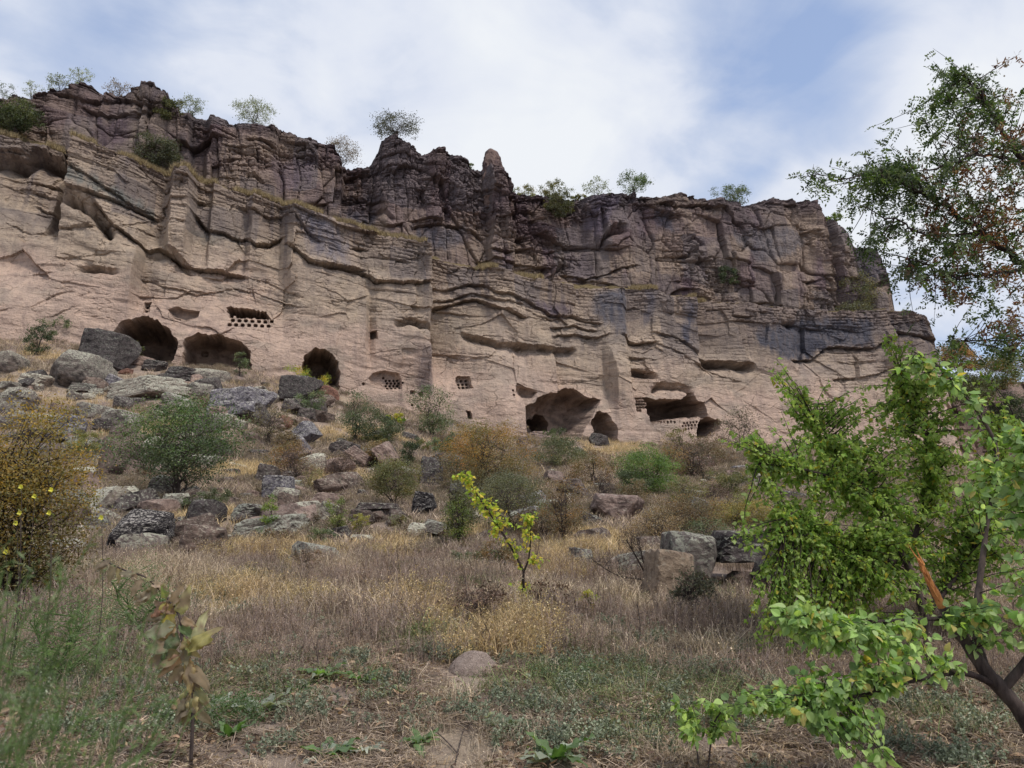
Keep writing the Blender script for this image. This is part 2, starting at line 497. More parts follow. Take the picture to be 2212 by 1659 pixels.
LN(1, [(240, 1362), (355, 1362)], .3, .08, .3)
LN(1, [(380, 1265), (430, 1275), (480, 1255), (560, 1262), (650, 1245), (730, 1230)], .25, .08, .4)
LN(1, [(1830, 1145), (1900, 1200), (1960, 1265), (2040, 1292), (2140, 1300), (2300, 1325)], 0.8, .12, 1.3, .25)
LN(1, [(880, 1370), (1050, 1430), (1150, 1450), (1250, 1480), (1340, 1455), (1500, 1420), (1600, 1440), (1700, 1480), (1890, 1560)], .35, .08, .5, .1)
LN(1, [(1240, 1330), (1540, 1335), (1590, 1350), (1700, 1380), (1830, 1450), (1910, 1500)], .3, .08, .5, .1)
LN(2, [(0, 1040), (80, 1045), (200, 1075), (260, 1100), (300, 1135), (430, 1150), (632, 1165)], 0.8, .12, 1.6, .3)
LN(2, [(0, 915), (80, 950), (180, 970), (300, 985), (450, 1010), (620, 1000)], .25, .06, .4)
LN(2, [(150, 925), (200, 915), (260, 930)], .5, .2, .3)
LN(2, [(660, 1145), (760, 1170), (850, 1150), (920, 1140), (1000, 1150), (1060, 1200), (1180, 1240), (1270, 1290), (1400, 1345), (1480, 1352), (1560, 1350), (1640, 1375), (1730, 1400)], .6, .1, .5, .25)
LN(2, [(670, 1235), (760, 1242), (850, 1215), (920, 1205), (1000, 1222), (1100, 1262), (1200, 1290)], .55, .1, .4, .2)
LN(2, [(680, 1282), (780, 1272), (880, 1240), (960, 1250), (1080, 1310), (1230, 1375)], .7, .1, 1.2, .25)
LN(2, [(0, 1265), (200, 1275), (320, 1330), (420, 1320), (560, 1335)], .12, .05, .3)
LN(5, [(1000, 150), (1100, 190), (1200, 228), (1390, 240), (1570, 255), (1700, 250)], 1.0, .35, .8, .25)
LN(5, [(780, 265), (900, 295), (1010, 330), (1140, 322), (1190, 285)], .35, .1, .6, .1)
LN(5, [(1570, 182), (1700, 170), (1850, 190), (1910, 170)], .6, .1, 1.0, .25)
LN(5, [(1560, 125), (1600, 130), (1700, 110), (1850, 145)], .5, .1, .4, .2)
LN(5, [(1380, 30), (1450, 60), (1560, 75), (1700, 45), (1860, 80)], .4, .08, .4, .2)
LN(5, [(565, 95), (640, 84), (740, 108), (790, 165)], 1.1, .5, .3, .1)
LN(5, [(1560, 485), (1700, 475), (1840, 455), (1870, 430)], .15, .05, .3)
LN(5, [(2000, 180), (2100, 225), (2212, 215)], .7, .12, .6, .2)
LN(5, [(2020, 330), (2100, 320), (2212, 330)], .4, .08, .4, .1)
LN(5, [(560, 280), (420, 300), (380, 310)], .15, .05, .3)
LN(3, [(0, 1195), (100, 1220), (180, 1260), (250, 1330), (330, 1385)], .5, .1, .5, .2)
LN(3, [(320, 1380), (420, 1378), (520, 1392), (600, 1400)], 1.5, .5, .5, .5)
LN(3, [(0, 1260), (130, 1320), (250, 1400), (400, 1480), (520, 1510)], .4, .08, .5, .15)
LN(3, [(840, 1385), (980, 1375), (1080, 1300), (1180, 1290), (1360, 1302), (1450, 1250), (1560, 1185), (1720, 1215), (1800, 1240)], .7, .12, .6, .3)
LN(3, [(770, 1130), (860, 1135)], .8, .5, .3)
LN(3, [(1120, 1500), (1250, 1495), (1380, 1470), (1500, 1420)], .5, .1, .5, .2)
LN(3, [(1150, 1385), (1250, 1400), (1370, 1390)], .25, .06, .3)
LN(3, [(490, 1090), (560, 1110), (600, 1100)], .6, .2, .3)
LN(3, [(900, 1190), (1100, 1170), (1300, 1200), (1500, 1140), (1700, 1120)], .3, .08, .5, .1)
LN(16, [(660, 60), (730, 80), (800, 95)], .3, .08, .3)
LN(16, [(650, 110), (760, 130), (850, 140)], .3, .08, .3)
LN(16, [(680, 185), (770, 180), (900, 222)], 1.0, .5, .25, .1)
LN(16, [(885, 345), (940, 305), (1100, 312), (1190, 355)], 1.1, .6, .3, .1)
LN(4, [(0, 330), (140, 300), (0, 330)][:2], .2, .06, .3)
LN(4, [(250, 290), (370, 210), (480, 185)], .3, .06, .5)
LN(4, [(370, 350), (440, 310), (510, 280)], .25, .06, .4)
LN(4, [(870, 185), (990, 205), (1130, 200), (1210, 150), (1290, 160)], .4, .1, .4, .1)
LN(4, [(1260, 390), (1340, 400), (1400, 440), (1480, 395)], .35, .1, .3, .1)

ULINES = []
def UL(sheet, pts, amp, rise=0.12, fall=1.0, lip=0.0):
    ULINES.append((conv(Z(sheet, pts), UPOFF), amp, rise, fall, lip))
UL(2, [(540, 790), (580, 770), (700, 772), (850, 792), (900, 820), (980, 855)], .8, .15, 1.2, .3)
UL(2, [(1030, 938), (1090, 948), (1165, 950)], .7, .15, .5, .3)
UL(2, [(80, 560), (200, 580), (240, 640), (320, 680)], .4, .1, .6, .1)
UL(2, [(320, 660), (360, 655), (410, 720)], 1.0, .5, .3)
UL(2, [(1190, 850), (1250, 845)], 1.2, .35, .3, .1)
UL(2, [(1170, 690), (1250, 670), (1330, 690)], .5, .1, .6, .2)
UL(2, [(1170, 740), (1250, 745), (1330, 730), (1400, 720)], .5, .1, .5, .2)
UL(2, [(1170, 920), (1300, 930), (1400, 945), (1460, 930)], .5, .1, .5, .2)
UL(2, [(950, 1005), (1100, 1000), (1250, 1030), (1400, 1060)], .7, .15, .6, .2)
UL(2, [(1735, 870), (1755, 820), (1790, 792), (1855, 790)], 1.4, .9, .35, .2)
UL(2, [(1450, 1060), (1465, 1025), (1500, 1008), (1545, 1012)], 1.5, .6, .5, .1)
UL(2, [(1500, 1085), (1640, 1120), (1760, 1100), (1850, 1060), (1950, 1050)], .5, .15, .4, .2)
UL(2, [(2000, 730), (2100, 725), (2212, 750)], .4, .1, .9, .2)
UL(2, [(1980, 760), (2010, 820), (2000, 900), (2030, 960)], .4, .2, .6)
UL(2, [(1520, 690), (1580, 660), (1640, 700)], .9, .4, .3, .1)
UL(3, [(0, 400), (100, 420), (250, 410), (340, 440)], .8, .2, .5, .4)
UL(3, [(180, 620), (210, 610), (260, 640)], 1.0, .4, .3)
UL(3, [(1225, 935), (1300, 925), (1400, 885)], 1.1, .3, .4, .4)
UL(3, [(430, 905), (520, 900), (580, 920)], .5, .1, .5, .1)
UL(3, [(880, 905), (980, 885)], .7, .25, .4, .2)
UL(3, [(960, 590), (860, 600)][::-1], .6, .2, .6, .2)
UL(3, [(0, 730), (160, 735), (200, 700)], .5, .1, .5, .1)
UL(1, [(1560, 725), (1620, 740), (1665, 770)], .7, .3, .3, .1)
UL(1, [(1580, 500), (1660, 505), (1740, 540)], .8, .25, .5, .2)
UL(1, [(520, 260), (620, 310), (730, 330), (830, 330)], .7, .2, .8, .3)
UL(1, [(330, 190), (480, 210), (640, 230), (760, 220), (1000, 300)], .6, .15, .6, .3)
UL(1, [(850, 320), (900, 330), (1000, 310), (1090, 330)], .6, .15, .6, .2)
UL(1, [(1470, 560), (1560, 600), (1700, 640)], .4, .1, .5, .1)
UL(1, [(1250, 430), (1400, 440), (1500, 480)], .4, .1, .5, .1)

# carved rooms and niches of the lower cliff: (sheet, outline, metres deep, soft edge)
CAVES = [
    (4, [(745, 440), (790, 370), (860, 350), (940, 335), (1030, 370), (1100, 430), (1135, 480), (1130, 560), (1090, 645), (1070, 630), (1000, 640), (930, 620), (800, 600), (745, 540)], 3.6, .9),
    (4, [(1172, 690), (1175, 520), (1210, 460), (1270, 442), (1400, 445), (1500, 478), (1560, 520), (1590, 560), (1605, 720), (1480, 720), (1250, 700)], 2.4, .45),
    (4, [(1070, 285), (1130, 265), (1200, 280), (1270, 285), (1260, 330), (1180, 370), (1110, 345)], .9, .5),
    (4, [(1440, 256), (1600, 262), (1700, 288), (1728, 325), (1690, 330), (1560, 325), (1460, 322)], 1.8, .3),
    (4, [(1915, 720), (1922, 620), (1948, 568), (2000, 538), (2062, 538), (2112, 572), (2148, 650), (2150, 800), (1925, 800)], 3.0, .4),
    (4, [(925, 230), (968, 230), (957, 302), (915, 306)], .5, .12),
    (5, [(385, 462), (410, 425), (480, 415), (570, 430), (585, 470), (590, 530), (480, 530), (390, 500)], .55, .25),
    (5, [(400, 155), (442, 155), (442, 212), (400, 207)], 1.0, .15),
    (5, [(945, 450), (960, 440), (1025, 440), (1030, 480), (1040, 522), (950, 527), (943, 480)], .6, .15),
    (5, [(692, 550), (720, 550), (718, 585), (694, 582)], .6, .12),
    (5, [(640, 540), (668, 540), (668, 562), (640, 562)], .4, .12),
    (5, [(985, 662), (1012, 670), (1032, 722), (1000, 715)], .8, .15),
    (5, [(1300, 508), (1360, 508), (1400, 518), (1455, 548), (1420, 580), (1330, 590), (1310, 580)], 1.1, .9),
    (5, [(1345, 645), (1430, 605), (1480, 560), (1560, 552), (1600, 535), (1650, 510), (1700, 510), (1760, 562), (1858, 590), (1810, 660), (1770, 720), (1700, 830), (1650, 880), (1380, 880), (1350, 760)], 2.4, 1.5),
    (5, [(1480, 705), (1500, 680), (1520, 690), (1540, 655), (1600, 660), (1622, 720), (1612, 800), (1530, 800), (1500, 740)], 2.6, .3),
    (5, [(1775, 725), (1800, 690), (1840, 668), (1890, 690), (1925, 750), (1940, 880), (1780, 880)], 1.6, .6),
    (16, [(805, 640), (805, 462), (1050, 460), (1100, 470), (1160, 440), (1210, 400), (1240, 480), (1320, 485), (1350, 600), (1340, 640), (1260, 640), (1110, 640), (1060, 640), (850, 690)], 3.4, .8),
    (16, [(1228, 780), (1230, 720), (1270, 650), (1360, 632), (1440, 660), (1462, 690), (1440, 745), (1390, 800), (1300, 810), (1240, 865)], 2.6, .35),
    (16, [(690, 195), (760, 185), (900, 225), (890, 280), (740, 275)], .7, .5),
]
HOLES = []
def HR(sheet, pts, r): HOLES.extend([(x, y, r) for x, y in Z(sheet, pts)])
HR(4, [(1480 + i * 41, 345 + 2 * (i % 2)) for i in range(7)] + [(1460 + i * 41, 378) for i in range(7)] + [(1470 + i * 41, 318) for i in range(6)], .14)
HR(4, [(1200 + i * 36, 608 + 9 * i * 0.7) for i in range(12)] + [(1215 + i * 36, 640 + 5 * i) for i in range(11)], .10)
HR(4, [(1275, 510)], .25)
HR(4, [(935, 262), (950, 250), (932, 290)], .08)
HR(4, [(1120, 340), (1140, 345)], .10)
HR(5, [(495 + i * 24 + (j % 2) * 8, 473 + j * 17) for j in range(4) for i in range(4)], .085)
HR(5, [(350, 497), (595, 490), (480, 455)], .08)
HR(5, [(965 + i * 24, 492 + j * 22) for j in range(2) for i in range(3)] + [(985, 468), (1012, 468)], .10)
HR(5, [(1280, 540), (1282, 570), (652, 630), (690, 640)], .09)
HR(16, [(722 + i * 24 + (j % 2) * 10, 458 + j * 28) for j in range(5) for i in range(4 if j < 4 else 2)], .12)
HR(16, [(880 + i * 31, 672 + (i % 2) * 4) for i in range(6)] + [(900 + i * 31, 645) for i in range(5)], .11)
HR(16, [(1105 + i * 28, 712 - i * 3) for i in range(5)] + [(1120 + i * 28, 685 - i * 3) for i in range(5)] + [(1130 + i * 28, 738 - 3 * i) for i in range(3)], .10)
HR(16, [(2122, 552), (2122, 575)], .16)


def seg_poly(u, w, pu, pw):
    """signed distance, positive inside"""
    n = len(pu)
    dmin = np.full(u.shape, 1e9); inside = np.zeros(u.shape, bool)
    for i in range(n):
        ax, ay, bx, by = pu[i], pw[i], pu[(i + 1) % n], pw[(i + 1) % n]
        ex, ey = bx - ax, by - ay
        t = np.clip(((u - ax) * ex + (w - ay) * ey) / (ex * ex + ey * ey + 1e-12), 0, 1)
        dmin = np.minimum(dmin, np.hypot(u - ax - t * ex, w - ay - t * ey))
        c = (ay > w) != (by > w)
        with np.errstate(divide='ignore', invalid='ignore'):
            xi = (bx - ax) * (w - ay) / (by - ay + 1e-20) + ax
        inside ^= c & (u < xi)
    return np.where(inside, dmin, -dmin)


def in_lines(u, w, lines):
    """overhangs and partings along the traced lines; also how near each point lies to one (broken rock gathers there)"""
    wob = 0.09 * noise2(u * 0.9, w * 0.3, 51) + 0.06 * noise2(u * 3.1, w * .5, 52) + .03 * noise2(u * 9, w, 53)
    d = np.zeros_like(u); near = np.zeros_like(u)
    for k, ((pu, pw), amp, rise, fall, lip) in enumerate(lines):
        m = (u > min(pu) - 0.8) & (u < max(pu) + 0.8) & (w < max(pw) + 2.0) & (w > min(pw) - 4 * fall - rise - 1)
        if not m.any(): continue
        um, wm = u[m], w[m]
        order = np.argsort(pu)
        L = np.interp(um, np.array(pu)[order], np.array(pw)[order])
        s = L - wm + wob[m]
        e = sstep(min(pu) - 0.5, min(pu) + 0.45, um) * (1 - sstep(max(pu) - 0.45, max(pu) + 0.5, um))
        e = e * (0.8 + 0.5 * noise2(um * 0.7, um * 0 + k * 3.3, 60))
        if rise >= .3:      # a ceiling leaning back into the rock
            rec = amp * np.clip(s / rise, 0, 1) * np.exp(-np.maximum(s - rise, 0) / (fall * .6))
        else:               # a sharp parting with the bed above standing proud
            rec = amp * sstep(0, .07, s) * (.75 * np.exp(-np.maximum(s - .07, 0) / .16) + .32 * np.exp(-np.maximum(s - .1, 0) / fall))
        out = lip * .8 * np.exp(np.minimum(s, 0) / 0.45) * (s <= 0)
        d[m] += e * (out - rec * (s > 0))
        near[m] = np.maximum(near[m], e * min(1, .45 + amp) * np.exp(-np.abs(s - .1) / .5))
    return d, near


def bedding(u, b, h, seed, amp, thr=0.0):
    """courses of layered rock with broken joints"""
    t = b / h + 0.35 * fbm2(u * 0.12, b * 0.3, 2, seed)
    k = np.floor(t); f = t - k
    seg = np.floor(u * 0.25 + 7 * _h(k, k * 0, k * 0, seed + 5))
    r = _h(k, seg, k * 0, seed + 1)
    on = sstep(thr - .1, thr + .25, noise2(u * 0.16, b * 0.35, seed + 2) + 0.3 * r)
    groove = -0.9 * np.exp(-(f / 0.10)) - 0.4 * np.exp(-((1 - f) / 0.05))
    return amp * on * (groove + 0.8 * (r - 0.5) + 0.35 * f)


def blocks(u, b, L, h, seed, warp=.15):
    '''rectangular joint blocks: beds of uneven height cut by upright joints'''
    t = b / h + warp * noise2(u * .25, b * .2, seed)
    k = np.floor(t); f = t - k
    z = k * 0
    x = u / L * (0.7 + 0.6 * _h(k, z, z, seed)) + 13.7 * _h(k, z, z, seed + 1) + .10 * noise2(b / h * 1.5, u / L, seed + 9)
    j = np.floor(x); g_ = x - j
    r1, r2, r3 = _h(k, j, z, seed + 2), _h(k, j, z, seed + 3), _h(k, j, z, seed + 4)
    edge = np.minimum(np.minimum(g_, 1 - g_) * L, np.minimum(f, 1 - f) * h)
    return r1 - .5, (r2 - .5) * (g_ - .5), (r3 - .6) * (f - .5), edge


def lower_depth(u, w):
    bwv, lwv = base_w(u), ledge_w(u)
    v = np.clip((w - bwv) / (lwv - bwv), -0.2, 1.15)
    uw = u + 0.12 * noise2(u * 0.4, w * 0.5, 11)
    a, m_, c = 1.8 * np.interp(uw, *pt), 2.0 * np.interp(uw, *pm), 1.5 * np.interp(uw, *pl)
    d = np.where(v > 0.45, m_ + (a - m_) * sstep(.45, .7, v), c + (m_ - c) * sstep(.12, .4, v))
    d = d + 0.8 * np.clip(1 - v, 0, 1.2) ** 2.2
    dl_, near = in_lines(u, w, LINES)
    d = d + dl_
    rough = 0.06 + 0.94 * sstep(0.52, 0.72, v + .25 * noise2(u * .12, w * .1, 78)) + 0.3 * sstep(48, 62, u)
    patch = sstep(-0.30, 0.30, noise2(u * 0.14, w * 0.25, 77))
    rough = rough * np.clip(0.04 + 0.35 * sstep(.2, .6, noise2(u * 0.14, w * 0.25, 77)) + .75 * sstep(.82, .98, v), 0, 1.2) + .9 * near * (.3 + .7 * sstep(.1, .5, v))
    bed = w - 0.75 * lwv - 0.1 * bwv + .25 * noise2(u * .12, w * .1, 19)
    d = d + bedding(u, bed, 1.3, 21, 0.24, 0.15) * np.minimum(rough, 1.2) + bedding(u, bed, 0.37, 31, 0.11, 0.10) * rough
    for L, h, amp, sd in ((5.5, 2.4, .75, 41), (2.2, .9, .38, 43), (.9, .33, .17, 45)):
        r1, r2, r3, e = blocks(u, bed, L, h, sd)
        d = d + rough * amp * (r1 * .9 + r2 * 1.6 + r3 * 1.0) - np.minimum(rough + .08, 1) * .22 * np.exp(-e / .035) * sstep(-.15, .2, noise2(u * .5, w * .5, sd + 20))
    # large fresh planes broken out of the smooth wall
    rid, r2, r3, ox, oy, e = voro(u / 4.5 + 0.15 * noise2(u * .3, w * .3, 3), (w + .25 * u) / 3.4, 47)
    d = d + ((rid - .5) * .15 + (r2 - .5) * ox * 1.0 + (r3 - .5) * oy * .2) * sstep(.15, .4, v)
    # thin weathering partings on the soft wall
    q = noise2(u * .10 + 3, w * .9 + .12 * u, 95) + .5 * noise2(u * .5, w * 2.2 + .2 * u, 96)
    d = d - .10 * np.exp(-(np.abs(q) / .03)) * sstep(.05, .4, noise2(u * .3, w * .4, 97))
    d = d + 0.16 * fbm2(u * 0.22, w * 0.3, 3, 8) + 0.07 * fbm2(u * 1.5, w * 3.5, 5, 9, .65) * (0.6 + rough)
    # shallow scoops on the soft lower wall
    d = d - 0.20 * np.maximum(0, noise2(u * 0.5 + 0.3 * w, w * 1.3, 12) - 0.15) * (1 - sstep(.5, .8, v))
    # pillar edges round the corner
    d = d - 1.6 * np.maximum(0, u - UC) - 0.5 * sstep(UC - 1.2, UC, u)
    return d, v


CV = [(conv(p if s == 0 else Z(s, p)), dep, soft) for s, p, dep, soft in CAVES]
HV = [(conv([(x, y)]), r) for x, y, r in HOLES]


def carve(u, w, d):
    cav = np.zeros_like(d)
    wob_u = u + 0.10 * noise2(u * 1.3, w * 1.3, 91) + 0.04 * noise2(u * 4, w * 4, 92)
    wob_w = w + 0.10 * noise2(u * 1.3, w * 1.3, 93) + 0.04 * noise2(u * 4, w * 4, 94)
    for (pu, pw), dep, soft in CV:
        m = (u > min(pu) - .6) & (u < max(pu) + .6) & (w > min(pw) - .6) & (w < max(pw) + .6)
        if not m.any(): continue
        k = 1.9 if dep > 1.2 else 0.7
        sd = seg_poly(u[m] + k * (wob_u - u)[m], w[m] + k * (wob_w - w)[m], pu, pw)
        x = np.clip(sd / soft, 0, 1)
        prof_ = np.sqrt(1 - (1 - x) ** 2)          # rounded chamber
        dd = dep * prof_ * (1.9 if dep > 1.2 else 1.0)
        d[m] -= dd
        cav[m] = np.maximum(cav[m], (dd > 0.3).astype(float))
    for (pu, pw), r in HV:
        m = (np.abs(u - pu[0]) < r * 1.6) & (np.abs(w - pw[0]) < r * 1.6)
        if not m.any(): continue
        q = (np.abs(u[m] - pu[0]) / r) ** 3 + (np.abs(w[m] - pw[0]) / r) ** 3
        d[m] -= 0.7 * (1 - sstep(.75, 1.15, q))
    return d, cav


C = lambda *c: np.array(srgb(*c))


def blend(col, c2, f):
    return col + (c2 - col) * np.clip(f, 0, 1)[..., None]


STAINS = [  # grey, blue-grey and dark varnish patches of the lower cliff
    (1, [(385, 680), (600, 770), (900, 880), (960, 960), (800, 910), (440, 790)], (112, 116, 112), .75),
    (1, [(1900, 960), (2100, 1010), (2212, 1180), (2212, 1300), (2000, 1240), (1930, 1100)], (112, 110, 122), .7),
    (1, [(1240, 1040), (1500, 1100), (1300, 1160), (1220, 1150)], (108, 108, 100), .5),
    (2, [(1290, 1270), (1560, 1280), (1580, 1350), (1440, 1370), (1320, 1330)], (100, 88, 96), .8),
    (2, [(1720, 1200), (1910, 1180), (1915, 1480), (1820, 1470), (1710, 1330)], (98, 97, 105), .85),
    (2, [(2020, 1200), (2070, 1210), (2080, 1400), (2030, 1390)], (96, 94, 104), .7),
    (3, [(640, 1180), (800, 1150), (960, 1120), (1350, 1120), (1360, 1290), (1080, 1300), (930, 1380), (760, 1370), (620, 1280)], (90, 89, 97), .95),
    (3, [(870, 1270), (1060, 1230), (1070, 1310), (940, 1375)], (70, 70, 80), .9),
    (3, [(160, 1010), (240, 1000), (210, 1290), (165, 1270)], (92, 92, 104), .8),
    (3, [(1480, 1120), (1720, 1120), (1780, 1240), (1500, 1240)], (82, 80, 86), .6),
    (5, [(690, 260), (800, 260), (800, 560), (690, 560)], (122, 112, 114), .6),
    (5, [(1580, 180), (1700, 190), (1700, 330), (1590, 400)], (130, 120, 120), .4),
]
USTAINS = [
    (2, [(540, 800), (860, 800), (880, 900), (700, 930), (560, 860)], (102, 98, 104), .8),
    (2, [(90, 650), (330, 680), (320, 800), (100, 780)], (92, 90, 98), .7),
    (2, [(1660, 600), (1850, 590), (1720, 850), (1660, 800)], (104, 94, 106), .8),
    (2, [(0, 560), (330, 560), (330, 700), (0, 700)], (90, 84, 92), .5),
    (3, [(450, 590), (760, 560), (900, 640), (800, 740), (620, 780), (460, 660)], (110, 106, 110), .7),
    (3, [(0, 460), (90, 460), (90, 560), (0, 540)], (100, 98, 108), .8),
    (3, [(1170, 680), (1390, 690), (1400, 900), (1230, 920), (1180, 820)], (88, 84, 92), .75),
    (1, [(630, 360), (830, 340), (820, 520), (640, 520)], (104, 88, 96), .7),
    (1, [(1180, 380), (1260, 350), (1240, 690), (1180, 690)], (72, 66, 70), .8),
    (1, [(1750, 600), (2000, 620), (1990, 760), (1750, 840)], (120, 106, 114), .6),
]
SV = [(conv(Z(s, p)), C(*c), a) for s, p, c, a in STAINS]
USV = [(conv(Z(s, p), UPOFF), C(*c), a) for s, p, c, a in USTAINS]


def stain(col, u, w, S):
    for (pu, pw), c, a in S:
        m = (u > min(pu) - 1) & (u < max(pu) + 1) & (w > min(pw) - 1) & (w < max(pw) + 1)
        if not m.any(): continue
        sd = seg_poly(u[m], w[m], pu, pw) + 0.9 * fbm2(u[m] * 1.6, w[m] * 0.45, 5, 201, .6)
        f = a * sstep(-0.45, 0.5, sd) * (.95 + .5 * fbm2(u[m] * 2.5, w[m] * 1.2, 3, 203))
        col[m] = blend(col[m], c, f)
    return col


def lower_color(u, w, v, d):
    pink, tan, grey = C(198, 172, 155), C(182, 163, 143), C(154, 141, 128)
    n = fbm2(u * 0.10, w * 0.16, 4, 101)
    col = np.broadcast_to(tan, (*u.shape, 3)).copy()
    col = blend(col, pink, sstep(0.62, 0.30, v + 0.35 * n) * 0.9)
    col = blend(col, C(194, 174, 158), sstep(0.05, 0.5, fbm2(u * 0.25, w * 0.12, 3, 102)) * 0.6 * sstep(18, 30, u))
    col = blend(col, grey, sstep(0.05, .4, fbm2(u * 0.3, w * 0.5, 4, 103)) * 0.6)
    col = blend(col, C(138, 121, 110), sstep(0.66, .98, v + 0.25 * fbm2(u * .4, w * .6, 3, 104)) * 0.7)
    streak = sstep(0.12, 0.45, fbm2(u * 1.6, w * 0.10, 4, 105)) * sstep(.35, .8, v)
    col = blend(col, C(100, 92, 96), streak * 0.55)
    col = blend(col, C(104, 92, 92), sstep(46, 66, u) * sstep(.45, .8, v) * 0.5)
    r1, r2, r3, e = blocks(u, w - .7 * ledge_w(u), 3.4, 3.0, 241, .2)
    col = blend(col, C(120, 112, 112), np.clip(r1 * 1.5 - .1, 0, .55) * sstep(.45, .65, v))
    col = blend(col, C(186, 166, 150), np.clip(-r1 * 1.0, 0, .4) * (1 - sstep(.75, .95, v)))
    q = np.abs(fbm2(u * .5, w * 1.6, 4, 121))
    col = blend(col, C(96, 84, 80), .5 * np.exp(-q / .02) * sstep(.3, .6, v))
    return stain(col, u, w, SV)


def upper_depth(u, w):
    fw, rwv = upper_foot(u), rim_w(u)
    v = np.clip((w - fw) / np.maximum(rwv - fw, 1), -0.3, 1.1)
    d = np.full(u.shape, UPOFF) + 1.4 * sstep(45, 62, u)
    # buttresses and re-entrants
    pb = [(-300, 0), (70, .3), (200, .2), (212, -.4), (280, -.2), (285, .5), (395, .2), (405, -.9), (430, -.8), (440, .3), (585, .5), (600, -.2), (735, .6), (742, -1.2), (800, -.9), (830, .3),
          (880, .6), (905, -.3), (985, .5), (1055, -.3), (1060, .9), (1105, .7), (1112, -.7), (1200, -.3), (1260, -.8), (1290, .5), (1345, .6), (1395, -.2), (1500, .2), (1555, .3), (1562, 0),
          (1695, .4), (1705, -.3), (1755, .6), (1770, -.8), (1778, .5), (1815, .4), (1822, -.3), (1830, .5), (1890, .4), (1910, -1)]
    uu, _ = conv([(x, 450) for x, _ in pb], UPOFF)
    d = d + np.interp(u + 0.35 * noise2(u * .5, w * .4, 61), uu, [y for _, y in pb])
    dl_, near = in_lines(u, w, ULINES)
    d = d + dl_
    ww = w + 0.30 * noise2(u * 0.35, w * 0.2, 62)
    ut = u + 0.5 * noise2(u * 0.1, w * 0.12, 63)
    crag = sstep(21, 24, u) * (1 - sstep(41, 44, u)) * sstep(.25, .5, v)
    zone = np.clip(.12 + .85 * sstep(.05, .4, noise2(u * .13, w * .22, 139)) + .8 * near + .8 * sstep(.8, .97, v) + .8 * crag, 0, 1.3)
    for L, h, amp, sd in ((2.6, 4.5, 1.0, 131), (1.5, 1.5, .55, 133), (.8, .55, .34, 135), (.4, .26, .16, 137)):
        k = zone if h < 4 else 1.0
        r1, r2, r3, e = blocks(ut, ww + .04 * u, L, h, sd, .3)
        d = d + k * amp * (r1 * .8 + r2 * 1.7 + r3 * 1.0) - np.maximum(k, .35) * amp * .3 * np.exp(-e / .04)
    for su, sw, amp, sd in ((2.9, 5.0, 0.7, 141), (1.25, 2.3, 0.40, 151)):
        k = 1.0 if sw > 4 else zone
        rid, r2, r3, ox, oy, e = voro(ut / su, ww / sw, sd)
        d = d + amp * k * ((rid - .5) * 0.9 + (r2 - .5) * ox * 1.3 + (r3 - .55) * oy * 0.8) - amp * k * 0.35 * np.exp(-e / 0.04)
    d = d + (bedding(u, w + 0.05 * u, 1.0, 71, 0.22, 0.10) + bedding(u, w + 0.08 * u, 0.34, 81, 0.13, 0.0)) * np.clip(zone + .15, 0, 1)
    d = d + 0.4 * fbm2(u * .25, w * .3, 3, 64) + 0.09 * fbm2(u * 1.6, w * 1.8, 4, 65, .6)
    d = d - 0.9 * sstep(0.8, 1.05, v) ** 2
    ue = conv([(1900, 640)], UPOFF)[0][0]
    d = d - 1.5 * np.maximum(0, u - ue)
    return d, v


def upper_color(u, w, v):
    purple, tan, dark = C(122, 104, 102), C(150, 132, 118), C(84, 72, 72)
    n = fbm2(u * 0.12, w * 0.2, 4, 111)
    col = np.broadcast_to(tan, (*u.shape, 3)).copy()
    col = blend(col, purple, sstep(-.25, .25, n + 0.35 * (v - .5) - 0.2 * sstep(50, 60, u)))
    col = blend(col, C(112, 94, 102), sstep(.05, .4, fbm2(u * .35, w * .15, 4, 112)) * 0.7)
    col = blend(col, dark, sstep(.72, 1.0, v + .3 * fbm2(u * .5, w * .6, 3, 113)) * 0.8)
    col = blend(col, dark, sstep(.15, .5, fbm2(u * .9, w * .4, 4, 114)) * 0.5)
    pm_ = sstep(18, 22, u) * (1 - sstep(40, 45, u))
    col = blend(col, C(98, 80, 84), pm_ * sstep(.2, .6, v) * 0.55)
    # tall pale and grey panels between the joints
    r1, r2, r3, e = blocks(u, w, 2.6, 5.5, 231, .2)
    col = blend(col, C(118, 110, 110), np.clip(r1 * 1.6, 0, .6))
    col = blend(col, C(166, 146, 130), np.clip(-r1 * 1.2 - .1, 0, .5) * (1 - sstep(.7, .95, v)))
    col = blend(col, C(92, 80, 82), .6 * sstep(.1, .5, fbm2(u * 2.2, w * .12, 4, 233)))
    return stain(col, u, w, USV)


def grid_faces(nr, nc):
    i = np.arange(nr * nc).reshape(nr, nc)
    return np.stack([i[:-1, :-1].ravel(), i[:-1, 1:].ravel(), i[1:, 1:].ravel(), i[1:, :-1].ravel()], 1)


def compact(verts, faces, col):
    used = np.unique(faces); idx = np.full(len(verts), -1); idx[used] = np.arange(len(used))
    return verts[used], idx[faces], col[used]


